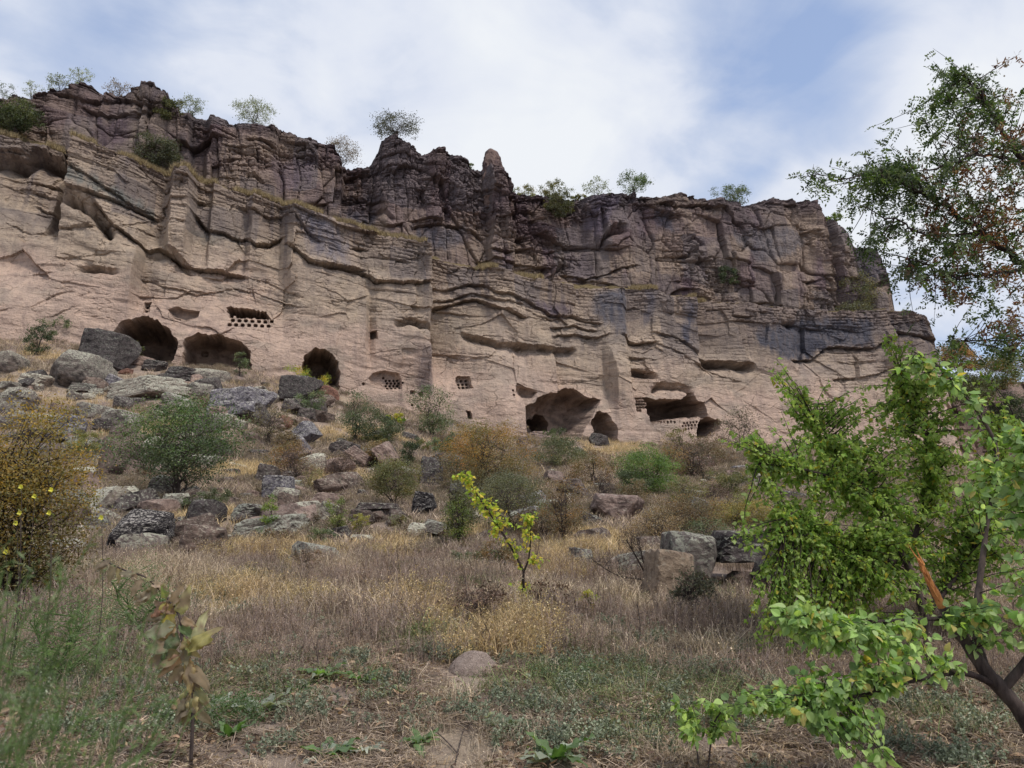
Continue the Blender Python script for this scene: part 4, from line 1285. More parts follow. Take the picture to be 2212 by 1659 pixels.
# ------------------------------------------------------------------ plants
def leaf_mat(name, transl=.52, rough=.6):
    m, n, l, b = mat_new(name)
    at = N(n, 'ShaderNodeAttribute', attribute_name='tint')
    oi = N(n, 'ShaderNodeObjectInfo')
    rr = ramp(n, [(0, (0.60, 0.60, 0.60)), (1, (1.32, 1.28, 1.25))]); l.new(oi.outputs['Random'], rr.inputs[0])
    c = mul_col(n, l, at.outputs['Color'], rr.outputs[0], .8)
    ge = N(n, 'ShaderNodeNewGeometry')
    pale = mul_col(n, l, c, (.16, .18, .14), .6, 'SCREEN') if transl > .3 else c
    c = mix_col(n, l, ge.outputs['Backfacing'], c, pale)
    l.new(c, b.inputs['Base Color'])
    b.inputs['Roughness'].default_value = rough
    b.inputs['Specular IOR Level'].default_value = .3
    t = N(n, 'ShaderNodeBsdfTranslucent')
    tcx = mul_col(n, l, c, (1.25, 1.2, .7), 1)
    l.new(tcx, t.inputs[0])
    mx = N(n, 'ShaderNodeMixShader', inp={0: transl})
    l.new(b.outputs[0], mx.inputs[1]); l.new(t.outputs[0], mx.inputs[2])
    l.new(mx.outputs[0], n['Material Output'].inputs[0])
    return m


def bark_mat(name, c1, c2, scale=18):
    m, n, l, b = mat_new(name)
    tcn = N(n, 'ShaderNodeTexCoord')
    mpn = N(n, 'ShaderNodeMapping', inp={'Scale': (1, 1, .25)}); l.new(tcn.outputs['Object'], mpn.inputs[0])
    n1 = N(n, 'ShaderNodeTexNoise', inp={'Scale': scale, 'Detail': 7.0, 'Roughness': .7}); l.new(mpn.outputs[0], n1.inputs['Vector'])
    r = ramp(n, [(.35, c1), (.65, c2)]); l.new(n1.outputs[0], r.inputs[0]); l.new(r.outputs[0], b.inputs['Base Color'])
    bm = N(n, 'ShaderNodeBump', inp={'Strength': .8, 'Distance': .01}); l.new(n1.outputs[0], bm.inputs['Height']); l.new(bm.outputs[0], b.inputs['Normal'])
    return m


M['leaf'] = leaf_mat('leaf_surface')
M['dry'] = leaf_mat('dry_plant_surface', .2, .85)
M['bark'] = bark_mat('grey_brown_bark', srgb(52, 44, 42), srgb(96, 84, 78))
M['darkbark'] = bark_mat('dark_bark', srgb(34, 28, 28), srgb(70, 58, 54))
M['splint'] = bark_mat('torn_orange_wood', srgb(150, 92, 50), srgb(206, 144, 88), 40)
M['petal'] = leaf_mat('yellow_petal', .4)
UP = np.array([0, 0, 1.0])


def unit(v): return v / np.maximum(np.linalg.norm(v, axis=-1, keepdims=True), 1e-9)


def quads(Cn, size, g, col, up=.6, ratio=.45, axis=None):
    """rhombic leaves"""
    n = len(Cn)
    nr = unit(g.normal(size=(n, 3)) + UP * up)
    ax = g.normal(size=(n, 3)) if axis is None else axis + .5 * g.normal(size=(n, 3))
    ax = unit(ax - (ax * nr).sum(1)[:, None] * nr)
    bx = np.cross(nr, ax)
    s = np.broadcast_to(size, n)[:, None]
    V = np.stack([Cn - ax * s * .5, Cn + bx * s * ratio * .5 - ax * s * .05, Cn + ax * s * .5, Cn - bx * s * ratio * .5 - ax * s * .05], 1)
    return V.reshape(-1, 3), np.arange(4 * n).reshape(n, 4), np.repeat(col, 4, 0)


def tube(path, rad, sides=5):
    path = np.asarray(path, float); rad = np.broadcast_to(rad, len(path))
    t = unit(np.gradient(path, axis=0))
    ref = np.array([0.31, .95, .05])
    a = unit(np.cross(t, ref)); b = np.cross(t, a)
    ang = np.arange(sides) * 2 * math.pi / sides
    ring = path[:, None] + rad[:, None, None] * (np.cos(ang)[None, :, None] * a[:, None] + np.sin(ang)[None, :, None] * b[:, None])
    n = len(path)
    i = np.arange(n * sides).reshape(n, sides)
    j = np.roll(i, -1, 1)
    f = np.stack([i[:-1], j[:-1], j[1:], i[1:]], -1).reshape(-1, 4)
    return ring.reshape(-1, 3), f


class Acc:
    def __init__(s): s.v, s.f, s.c, s.n = [], [], [], 0
    def add(s, v, f, c=None):
        s.v.append(v); s.f.append(np.asarray(f) + s.n); s.n += len(v)
        s.c.append(np.broadcast_to(c, (len(v), 3)) if c is not None else np.ones((len(v), 3)))
    def mesh(s, name, mat, smooth=False):
        return np_mesh(name, np.concatenate(s.v), np.concatenate(s.f), mat, smooth, np.concatenate(s.c))


def bez(a, b, bend, n=6):
    t = np.linspace(0, 1, n)[:, None]
    m = (a + b) / 2 + bend
    return (1 - t) ** 2 * a + 2 * t * (1 - t) * m + t * t * b


def pal(g, cols, n, var=.18):
    cols = np.array([srgb(*c) for c in cols])
    c = cols[g.integers(len(cols), size=n)]
    return c * (1 + var * g.normal(size=(n, 1))).clip(.45, 1.8)


GRN = [(108, 136, 78), (92, 120, 70), (128, 146, 84), (82, 108, 66)]
OLV = [(122, 122, 76), (104, 108, 66), (96, 98, 62), (136, 126, 80)]
SAGE = [(106, 120, 88), (92, 108, 78), (122, 132, 100), (82, 96, 70)]
DGR = [(64, 80, 52), (54, 70, 48), (78, 92, 62)]
ORG = [(160, 126, 66), (142, 110, 58), (130, 108, 62), (112, 106, 60), (168, 118, 62)]
RUST = [(138, 112, 84), (120, 98, 76), (150, 116, 76), (112, 104, 72)]
BRT = [(122, 156, 74), (106, 140, 66), (138, 166, 86), (92, 122, 60)]
YEL = [(178, 178, 64), (150, 168, 60), (196, 182, 60), (120, 150, 58)]
PALE = [(140, 148, 128), (122, 132, 108), (152, 160, 144)]
BARE = [(120, 108, 102), (104, 92, 88)]


def plant_at(base, wid, hgt, cols, label, cat='shrub', name='shrub', dens=1.25, leaf=.05, seed=1, stems=5, trunk=.18, twigs=90, cols2=None, gap=0.16, flat=.8, bare=False, twigcol='bark', group=None, shape=1.0, low=.25):
    """shrub or small tree: forked stems carrying clumps of leaves; base = point on the ground"""
    g = np.random.default_rng(seed)
    root = link(name, None, None, tuple(base))
    root.empty_display_size = .2
    tag(root, label, cat, group)
    st, lf = Acc(), Acc()
    # stems
    tops = []
    for k in range(stems):
        a = g.uniform(0, 6.283)
        r = g.uniform(.15, .75)
        tip = np.array([math.cos(a) * r * wid / 2, math.sin(a) * r * wid / 2 * flat, hgt * g.uniform(.55, .85)])
        fork = np.array([g.normal() * .03 * wid, g.normal() * .03 * wid, hgt * trunk * g.uniform(.6, 1.1)])
        start = np.array([g.normal() * .02 * wid, g.normal() * .02 * wid, -.1])
        p = np.concatenate([bez(start, fork, 0, 3)[:-1], bez(fork, tip, g.normal(size=3) * .07 * hgt, 6)])
        p += g.normal(size=p.shape) * .012 * hgt
        st.add(*tube(p, np.linspace(.022, .005, len(p)) * hgt ** .7 * (1.2 if stems < 4 else .8), 5))
        tops.append(p)
    n_tw = int(twigs)
    # twig tips spread through an uneven crown
    d = unit(g.normal(size=(n_tw, 3)))
    rr = g.uniform(.25, 1, n_tw) ** .5
    lob = 1 + .50 * fbm3(d * 1.7 + seed * 3.1, 2, seed % 97)
    tip = d * (rr * lob)[:, None]
    tip = tip / np.percentile(np.abs(tip), 97, axis=0) * .94
    cz = hgt * (low + (1 - low) / 2)
    tips = np.stack([tip[:, 0] * wid / 2, tip[:, 1] * wid / 2 * flat, cz + tip[:, 2] * hgt * (1 - low) / 2 * shape], 1)
    cc = pal(g, cols, n_tw, .12)
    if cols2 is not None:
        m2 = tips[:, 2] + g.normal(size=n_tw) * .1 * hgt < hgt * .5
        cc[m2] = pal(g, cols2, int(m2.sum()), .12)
    for i in range(n_tw):
        p = tops[int(g.integers(len(tops)))]
        dd = np.linalg.norm(p - tips[i], axis=1) + (p[:, 2] > tips[i][2]) * .3 * hgt
        s = p[max(1, int(np.argmin(dd)) - int(g.integers(0, 2)))]
        q = bez(s, tips[i], g.normal(size=3) * .05 * hgt + UP * .04 * hgt, 5)
        st.add(*tube(q, np.linspace(.006, .0018, 5) * hgt ** .6 * (.9 if bare else 1), 3))
        if bare:
            for _ in range(4):
                e = q[int(g.integers(1, 5))]
                h = e + unit(g.normal(size=3) + UP * .5 + (tips[i] - s) * .8) * hgt * g.uniform(.06, .2)
                st.add(*tube(np.stack([e, (e + h) / 2 + g.normal(size=3) * .008, h]), np.array([.0025, .002, .0012]) * hgt ** .5, 3))
    nl = int(dens * n_tw * 85)
    if nl:
        k = g.integers(n_tw, size=nl)
        keepc = g.random(n_tw) > gap
        k = k[keepc[k]]; nl = len(k)
        sig = .075 * (wid + hgt) / 2
        pos = tips[k] + g.normal(size=(nl, 3)) * sig * np.array([1, 1, .75])
        pos[:, 2] = np.maximum(pos[:, 2], .02)
        col = cc[k] * (1 + .2 * g.normal(size=(nl, 1))).clip(.5, 1.6)
        lf.add(*quads(pos, leaf * g.uniform(.7, 1.5, nl), g, col, ratio=.55))
        link('leaves', lf.mesh('leaves', M['leaf' if not bare else 'dry']), root)['kind'] = 'stuff'
    link('branches', st.mesh('branches', M[twigcol], True), root)
    return root


def shrub(sheet, x0, y0, x1, y1, cols, label, **kw):
    (a, b), (c, d) = ((x0, y0), (x1, y1)) if sheet == 0 else Z(sheet, [(x0, y0), (x1, y1)])
    base = ground_at((a + c) / 2, d)
    dist = base[1] * math.cos(PITCH) + (base[2] - CAM_Z) * math.sin(PITCH)
    k = dist / F
    kw.setdefault('leaf', max(.035, 2.9 * k))
    kw.setdefault('seed', int(a * 3 + b * 5) % 9973)
    area = (c - a) * (d - b)
    kw.setdefault('twigs', int(np.clip(area / 110, 24, 170)))
    return plant_at(base, (c - a) * k, (d - b) * k, cols, label, **kw)


# trees and shrubs of the slope
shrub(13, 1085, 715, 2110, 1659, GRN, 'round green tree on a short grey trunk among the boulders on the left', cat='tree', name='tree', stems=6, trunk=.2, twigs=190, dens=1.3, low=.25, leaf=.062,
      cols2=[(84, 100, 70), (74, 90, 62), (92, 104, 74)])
shrub(13, 235, 5, 445, 318, DGR, 'dark green bush at the cliff foot left of the two large caves', low=.05)
shrub(13, 425, -10, 610, 210, SAGE, 'thin grey-green bush between the dark green bush and the dark block', low=.1, dens=.6)
shrub(4, 1870, 640, 2090, 765, YEL, 'yellow-green bush growing in front of the arched doorway', low=.1, dens=.9)
shrub(4, 1870, 790, 2045, 965, SAGE, 'grey-green bush at the foot of the dark trapezoid block', low=.05)
shrub(0, 733, 850, 800, 960, SAGE, 'loose grey-green bush under the niche with pigeonholes', low=.05, dens=.8)
shrub(0, 770, 890, 868, 960, SAGE, 'wide grey-green bush behind the tilted slabs', low=.05)
shrub(0, 890, 838, 975, 945, SAGE, 'tall grey-green bush against the pink cliff foot', low=.05, dens=.8)
shrub(14, 1430, 40, 1610, 140, YEL, 'small yellow bush behind the grey-green bushes', low=.05)
shrub(14, 1565, 255, 1755, 520, DGR, 'compact dark green bush beside the tall leaning slab', low=.05)
shrub(14, 1840, 190, 2070, 420, SAGE, 'pale sage bush left of the big orange-green shrub', low=.05)
shrub(14, 1275, 475, 1730, 900, OLV, 'olive shrub rising above the long dark slab', low=.3, stems=4)
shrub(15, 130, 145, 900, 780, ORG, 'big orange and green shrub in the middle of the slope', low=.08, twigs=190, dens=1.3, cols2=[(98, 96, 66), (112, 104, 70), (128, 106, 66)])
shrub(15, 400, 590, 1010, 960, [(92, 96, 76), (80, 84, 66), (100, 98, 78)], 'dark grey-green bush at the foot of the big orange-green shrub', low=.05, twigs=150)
shrub(15, 100, 620, 420, 1240, [(92, 92, 70), (78, 82, 62), (110, 108, 78)], 'dark twiggy bush left of the yellow sapling', low=.05, dens=.8)
shrub(15, 860, 265, 1390, 520, [(110, 116, 84), (98, 106, 78), (122, 122, 88)], 'broad olive-grey bush in front of the big shallow cave', low=.05)
shrub(15, 1690, 330, 2230, 790, BRT, 'bright green round bush below the caves with pigeonholes', low=.05, twigs=150, dens=1.2)
shrub(16, 560, 1080, 850, 1360, SAGE, 'grey-green bush pressed against the left of the bright green bush', low=.05)
shrub(15, 1440, 540, 1700, 960, BARE, 'bare purple-grey bush in front of the long pinkish outcrop', dens=.12, bare=True, low=.1, twigs=90, cols2=None)
shrub(15, 1020, 670, 1390, 1250, RUST, 'rusty thin-leaved shrub on one dark stem', dens=.55, low=.2, stems=3, twigs=110)
shrub(15, 1240, 370, 1680, 700, RUST, 'brownish bush between the olive-grey and the bright green bush', dens=.7, low=.05)
shrub(16, 1410, 1100, 1790, 1350, OLV, 'olive bush left of the apricot tree', low=.05)
shrub(16, 1230, 870, 1460, 1200, [(118, 106, 94), (104, 98, 84)], 'grey-brown half-bare bush below the small dark cave', dens=.5, low=.05)
shrub(16, 850, 1360, 1500, 1700, RUST, 'wide rusty dry shrub above the dark purple boulder', dens=.6, low=.05, twigs=150)
shrub(16, 1420, 1340, 2000, 1640, [(140, 128, 72), (120, 122, 70), (150, 132, 80)], 'yellow-brown bush behind the left edge of the apricot tree', low=.05)
shrub(0, 1450, 1235, 1548, 1350, [(96, 96, 78), (84, 86, 70)], 'dense grey twiggy bush in front of the dark purple boulder', dens=.10, bare=True, low=.03, twigs=170)
shrub(14, 325, 815, 455, 1165, YEL, 'slim green sprout with a yellow top before the long pale slab', low=.05, wid_=None) if False else None
shrub(14, 325, 815, 455, 1165, [(128, 160, 60), (110, 148, 56), (150, 170, 62)], 'slim green-yellow sprout before the long pale slab', name='sapling', cat='sapling', low=.03, twigs=34, dens=.7)
shrub(14, 910, 790, 1115, 1120, [(140, 148, 74), (122, 134, 66), (104, 124, 60)], 'yellow-green sprout at the left end of the long dark slab', name='sapling', cat='sapling', low=.03, twigs=44, dens=.7)
shrub(14, 1145, 950, 1285, 1120, [(158, 152, 76), (140, 140, 70)], 'small yellowish sprout in front of the black hollow', name='sapling', cat='sapling', low=.03, twigs=26, dens=.6)
shrub(15, 145, 790, 370, 1260, [(126, 146, 68), (112, 134, 64), (140, 150, 74)], 'light green sprout with drooping twigs left of the yellow sapling', name='sapling', cat='sapling', low=.1, twigs=50, dens=.6)
shrub(0, 1251, 1275, 1290, 1338, YEL, 'small yellow sprout right of the yellow sapling', name='sapling', cat='sapling', low=.03, twigs=24, dens=.5)
shrub(15, 205, 1300, 485, 1465, [(116, 120, 96), (100, 106, 84)], 'low sage cushion beside the smooth hump of rock', low=.02, twigs=60)
shrub(15, 590, 1230, 800, 1400, [(98, 112, 78), (110, 120, 84)], 'low green bush behind the stem of the yellow sapling', low=.02, twigs=40, dens=.6)
shrub(4, 780, 480, 890, 590, [(120, 128, 76), (100, 110, 66)], 'small green bush growing in the left cave', low=.03, dens=.6)
shrub(4, 1475, 555, 1570, 700, SAGE, 'small grey-green bush at the right end of the second cave', low=.03, dens=.6)
shrub(0, 155, 935, 215, 990, [(116, 120, 72), (128, 128, 76)], 'green-yellow bush between the yellow bush and the brown stone', low=.03)
shrub(0, 440, 1060, 500, 1110, [(86, 92, 66), (76, 84, 60)], 'dark low bush right of the green tree trunk', low=.03)
shrub(0, 960, 1265, 1110, 1345, [(104, 84, 72), (92, 74, 64)], 'heap of dead brown twigs left of the yellow sapling', dens=.15, bare=True, low=.02, twigs=80, name='brush_pile', cat='brush pile')
shrub(0, 1135, 1255, 1240, 1325, [(110, 86, 70), (92, 74, 62)], 'heap of dead brown twigs right of the yellow sapling foot', dens=.15, bare=True, low=.02, twigs=60, name='brush_pile', cat='brush pile')
shrub(0, 1550, 880, 1650, 980, [(120, 110, 98), (104, 96, 86)], 'pale dry bush above the pale rock lip', dens=.4, low=.03)
shrub(0, 1175, 925, 1240, 962, DGR, 'dark bush beside the small right arch', low=.03, dens=.7)
shrub(0, 520, 870, 640, 960, [(122, 112, 92), (130, 118, 88)], 'dry brownish bush between the blue-grey slab and the pyramid stone', dens=.3, low=.02)
shrub(0, 640, 1015, 700, 1060, [(130, 122, 84)], 'dry straw-coloured bush in mid slope', dens=.4, low=.02)
landmarks()
g = np.random.default_rng(5)
k = 0
while k < 34:
    px, py = g.uniform(40, 1650), g.uniform(880, 1260)
    if py < 960 and px > 650: continue
    w_ = g.uniform(24, 56) * (1 + (py - 900) / 500)
    h_ = w_ * g.uniform(.45, .8)
    ci = int(g.integers(5)); c = [SAGE, RUST, [(148, 134, 112), (134, 120, 102)], OLV, [(138, 116, 104), (122, 104, 96)]][ci]
    tn = ('sage-green', 'rusty', 'straw-coloured', 'olive', 'purple-brown')[ci]
    shrub(0, px, py - h_, px + w_, py, c, where(px + w_ / 2, py, [f'low {tn} cushion bush', f'small {tn} bush', f'dry {tn} cushion']) or 'low dry cushion bush in the grass of the slope', dens=.6, low=.02, group='low cushion bushes on the slope', name='cushion_bush', seed=700 + k)
    k += 1

landmarks()
g = np.random.default_rng(66)
k = 0
while k < 20:
    px, py = g.uniform(880, 1640), g.uniform(985, 1190)
    if k >= 15: px, py = g.uniform(560, 900), g.uniform(960, 1060)
    w_ = g.uniform(60, 120) * (1 + (py - 1000) / 500); h_ = w_ * g.uniform(.55, .85)
    ci = int(g.integers(6))
    c = [SAGE, RUST, [(148, 126, 100), (128, 112, 92)], OLV, [(138, 116, 104), (122, 104, 96)], [(150, 122, 84), (134, 116, 84)]][ci]
    tn = ('sage-green', 'rust-brown', 'straw-brown', 'olive', 'bare purple-brown', 'autumn-orange')[ci]
    t_ = where(px, py, [f'thin {tn} bush', f'loose {tn} bush', f'scrubby {tn} bush'])
    if t_ is None: continue
    shrub(0, px - w_ / 2, py - h_, px + w_ / 2, py, c, t_, dens=.12 if ci == 4 else g.uniform(.25, .5), bare=ci == 4, low=.04, seed=800 + k, twigs=int(70 + w_ * .4))
    k += 1


# plants on the rim and on the cliff
def rim_bush(x0, y0, x1, y1, cols, label, back=.5, **kw):
    b = rim_pt((x0 + x1) / 2, back)
    dist = b[1] * math.cos(PITCH) + (b[2] - CAM_Z) * math.sin(PITCH); k = dist / F
    sx, sy = to_px(b)
    kw.setdefault('leaf', 2.6 * k)
    kw.setdefault('twigs', int(np.clip((x1 - x0) * (y1 - y0) / 60, 24, 90)))
    return plant_at(b, (x1 - x0) * k, float(np.clip((sy - y0) * k, (y1 - y0) * k * .7, (y1 - y0) * k * 1.05)), cols, label, seed=abs(int(x0 * 3 + 11)), **kw)


rim_bush(-20, 180, 22, 222, [(120, 130, 120)], 'sparse grey shrub on the rim at the left edge', dens=.35, low=.1)
rim_bush(45, 168, 82, 208, PALE, 'tiny sparse shrub on the far left of the rim', dens=.3, low=.2)
rim_bush(98, 150, 150, 195, PALE, 'left half of a pair of grey sparse shrubs on the rim', dens=.4, low=.2)
rim_bush(140, 146, 188, 185, PALE, 'right half of a pair of grey sparse shrubs on the rim', dens=.4, low=.2)
rim_bush(226, 148, 278, 195, BARE, 'nearly bare pointed shrub on the rim left of the round rock knob', dens=.3, low=.2)
rim_bush(385, 207, 438, 250, PALE, 'sparse grey shrub on the rim right of the round rock knob', dens=.45, low=.1)
rim_bush(508, 213, 588, 272, PALE, 'pale green rounded tree on the rim', dens=.55, low=.15, name='tree', cat='tree')
rim_bush(700, 278, 778, 348, BARE, 'bare leaning shrub in the dip of the rim', dens=.35, low=.2)
rim_bush(810, 244, 904, 310, [(84, 84, 74), (70, 72, 64), (98, 96, 84)], 'dark windswept tree crowning the highest middle crag', dens=.5, low=.1, name='tree', cat='tree', twigs=120, stems=8)
rim_bush(1010, 335, 1030, 352, [(120, 130, 100)], 'tiny tuft left of the rock pinnacle', dens=.5, low=.05)
rim_bush(1170, 396, 1232, 432, OLV, 'olive shrub on the rim right of the rock pinnacle', dens=.8, low=.05)
rim_bush(1110, 398, 1165, 418, OLV, 'low scrub on the rim just right of the rock pinnacle', dens=.7, low=.02)
rim_bush(1240, 405, 1275, 420, OLV, 'low tuft between the two middle rim shrubs', dens=.6, low=.02)
rim_bush(1268, 387, 1324, 424, PALE, 'pale green shrub on the rim left of the round green one', dens=.4, low=.05)
rim_bush(1338, 376, 1408, 426, [(104, 126, 84), (88, 110, 72), (122, 140, 100)], 'round green shrub with two stems on the rim', dens=.6, low=.15)
rim_bush(1552, 398, 1622, 444, [(112, 128, 88), (96, 114, 76)], 'green shrub alone on the flat right part of the rim', dens=.7, low=.05)
rim_bush(1785, 478, 1822, 502, [(120, 140, 64), (104, 124, 60)], 'green tuft on the split rock tower', dens=.9, low=.02, back=.2)
rim_bush(1815, 535, 1885, 580, [(92, 100, 62), (110, 108, 66)], 'green-brown bush over the right shoulder of the cliff', dens=1.0, low=.02, back=.1)


def face_bush(x0, y0, x1, y1, cols, label, off, **kw):
    b = cliff_pt((x0 + x1) / 2, y1, off)
    k = (b[1] * math.cos(PITCH) + (b[2] - CAM_Z) * math.sin(PITCH)) / F
    return plant_at(b, (x1 - x0) * k, (y1 - y0) * k, cols, label, leaf=3.0 * k, seed=abs(int(x0 + y0)), twigs=int(np.clip((x1 - x0) * (y1 - y0) / 60, 24, 90)), flat=.6, low=.02, **kw)


face_bush(-10, 214, 78, 282, [(76, 88, 54), (90, 96, 58), (64, 74, 50)], 'dark green bush on the terrace at the left edge', -2.4, dens=1.2)
face_bush(296, 292, 384, 360, [(70, 74, 58), (84, 84, 64)], 'dark bush on the terrace under the left crag', -2.6, dens=1.1)
face_bush(338, 215, 398, 262, [(82, 86, 54), (98, 96, 60)], 'olive bush in the cleft below the round rock knob', -3.4, dens=1.1)
face_bush(1180, 415, 1236, 470, [(74, 76, 52), (92, 90, 60)], 'dark bush hanging from the rim right of the pinnacle', -3.2, dens=1.1)
face_bush(1553, 570, 1592, 614, [(52, 64, 46), (64, 76, 52)], 'small dark bush stuck in the middle of the right cliff face', -2.0, dens=1.1)
face_bush(1820, 585, 1890, 680, [(92, 94, 66), (80, 84, 62), (110, 104, 74)], 'ivy-like growth on the right shoulder of the cliff', -2.2, dens=.9)
face_bush(1800, 655, 1880, 690, [(110, 108, 84), (96, 98, 76)], 'grey-green bush on the right end of the terrace', -1.2, dens=.6)
# bushes of the far spur
for (x0, y0, x1, y1, c, lab) in ((2040, 735, 2110, 800, RUST, 'rust-brown bush on the far spur beside the cliff corner'), (2120, 765, 2215, 840, [(96, 104, 62), (120, 100, 60)], 'green-brown bush on the far spur at the right edge'),
                                 (2060, 810, 2150, 880, [(92, 96, 62), (84, 88, 60)], 'olive bush on the side of the far spur'), (2150, 850, 2230, 960, DGR, 'dark bush low on the far spur')):
    d = ray((x0 + x1) / 2, y1); b = CAMP + d * (95 / d[1]); k = 96 / F
    plant_at(b, (x1 - x0) * k, (y1 - y0) * k, c, lab, leaf=3.2 * k, seed=int(x0), twigs=90, low=.02)


# tufts of dry grass standing along the terrace edge (nobody could count them)
def grass_acc(points, g, blades, height, width, cols, lean=.35):
    n = len(points) * blades
    p = np.repeat(points, blades, 0) + g.normal(size=(n, 3)) * np.array([.06, .06, 0])
    h = height * g.uniform(.5, 1.2, n)[:, None]
    tip = p + UP * h + g.normal(size=(n, 3)) * np.array([lean, lean, 0]) * h
    s = unit(g.normal(size=(n, 3)) * np.array([1, .3, 0])) * width
    V = np.stack([p - s, p + s, tip], 1).reshape(-1, 3)
    c = np.repeat(pal(g, cols, n, .15), 3, 0)
    return V, np.arange(3 * n).reshape(n, 3), c


g = np.random.default_rng(31)
uu = g.uniform(-16, 58, 9000); 
jj = np.clip(np.searchsorted(us, uu), 0, len(us) - 1)
f_ = g.choice([1, 2, 3, 4, 5], size=9000, p=[.3, .3, .2, .1, .1])
on = noise2(uu * .35, uu * 0, 37) + .35 * (uu < 30) > .12
gp = TP[f_, jj] + g.normal(size=(9000, 3)) * np.array([.05, .1, .0])
V_, F_, C_ = grass_acc(gp[on], g, 9, .42, .02, [(196, 176, 134), (178, 158, 120), (160, 142, 110), (140, 126, 100)])
tag(link('terrace_grass', np_mesh('terrace_grass', V_, F_, M['dry'], False, C_)), 'dry yellow grass along the sloping terrace of the cliff', 'grass', kind='stuff')

# rockfall netting hanging at the right shoulder
net = Acc()
for i in range(9):
    a = cliff_pt(1888 + i * 2.2, 590 + i * 6, -3.0); b = cliff_pt(1905 + i * 3.2, 668, -3.2)
    net.add(*tube(bez(a, b, np.array([.5, 0, 0]), 8), .028, 3), C(150, 150, 156))
for i in range(6):
    a = cliff_pt(1890 + i * 3.0, 602 + i * 11, -3.0); b = cliff_pt(1903 + i * 3.0, 610 + i * 11, -3.2)
    net.add(*tube(np.stack([a, b]), .024, 3), C(150, 150, 156))
tag(link('rockfall_net', net.mesh('rockfall_net', M['bark'])), 'grey wire rockfall netting hanging off the right shoulder of the cliff', 'netting')
def broad_leaf(L=1.0, w=.62, fold=.18, curl=.25, tipp=.12):
    """ovate leaf lying along +x from its stalk, 12 faces"""
    xs = np.array([0, .12, .35, .6, .82, 1.0]); ws = np.array([.0, .30, .5, .42, .22, 0]) * w
    V = [];
    for x, h in zip(xs, ws):
        z = -curl * x * x
        V += [(x, -h, z + fold * h), (x, 0, z), (x, h, z + fold * h)]
    V = np.array(V) * L
    F_ = []
    for i in range(5):
        a = i * 3
        F_ += [(a, a + 1, a + 4, a + 3), (a + 1, a + 2, a + 5, a + 4)]
    return V, np.array(F_)


def orient(V, pos, ax, nr, s):
    ax = unit(ax); nr = unit(nr - (nr * ax).sum() * ax); b = np.cross(nr, ax)
    return pos + s * (V[:, :1] * ax + V[:, 1:2] * b + V[:, 2:3] * nr)


# ------------------------------------------------------------------ grass and litter (nobody could count it)
def tuft_fine(g, n, h, w, cols, spread=.16, lean=.35, seeds=0, kink=True):
    a = Acc()
    b = np.stack([g.normal(size=n) * spread, g.normal(size=n) * spread, np.zeros(n)], 1)
    hh = h * g.uniform(.45, 1.15, n)[:, None]
    d = g.normal(size=(n, 3)) * np.array([lean, lean, 0])
    m = b + (UP * .6 + d * .4) * hh
    t = b + (UP * 1.0 + d * 1.2 + g.normal(size=(n, 3)) * .16) * hh
    s = unit(g.normal(size=(n, 3)) * np.array([1, 1, 0])) * w
    V = np.stack([b - s, b + s, m + s * .8, m - s * .8, t - s * .25, t + s * .25], 1).reshape(-1, 3)
    i = np.arange(n)[:, None] * 6
    F_ = np.concatenate([i + [[0, 1, 2, 3]], i + [[3, 2, 5, 4]]], 0)
    c = np.repeat(pal(g, cols, n, .38), 6, 0)
    a.add(V, F_, c)
    if seeds:
        k = g.integers(n, size=n * seeds)
        f = g.uniform(.45, 1.0, len(k))[:, None]
        p = m[k] * (1 - f) + t[k] * f + g.normal(size=(len(k), 3)) * .012
        a.add(*quads(p, g.uniform(.010, .022, len(k)), g, pal(g, cols, len(k), .25), ratio=.7))
    return a


def tuft_twiggy(g, n, h, cols, spread=.12, w=.0026, heads=None, headcol=None, hs=.012):
    """stiff dry weed: stalks with many short side twigs"""
    a = Acc()
    V, F_, Cc = [], [], []
    k = 0
    for i in range(n):
        b = np.array([g.normal() * spread, g.normal() * spread, 0])
        d = unit(np.array([g.normal() * .22, g.normal() * .22, 1]))
        L = h * g.uniform(.5, 1.1)
        c = pal(g, cols, 1, .32)[0]
        segs = [(b, b + d * L, w)]
        for _ in range(9):
            f = g.uniform(.25, .95)
            q = b + d * L * f
            e = q + unit(g.normal(size=3) * .8 + d) * L * g.uniform(.12, .35)
            segs.append((q, e, w * .7))
            if heads is not None and g.random() < heads:
                a.add(*quads(e[None] + g.normal(size=(3, 3)) * .008, hs, g, pal(g, headcol, 3, .2), ratio=.8))
        for p, e, ww in segs:
            s = unit(np.array([g.normal(), g.normal(), 0])) * ww
            V.append([p - s, p + s, e + s * .5, e - s * .5]); F_.append([k, k + 1, k + 2, k + 3]); k += 4
            Cc.extend([c] * 4)
    a.add(np.array(V).reshape(-1, 3), np.array(F_), np.array(Cc))
    return a


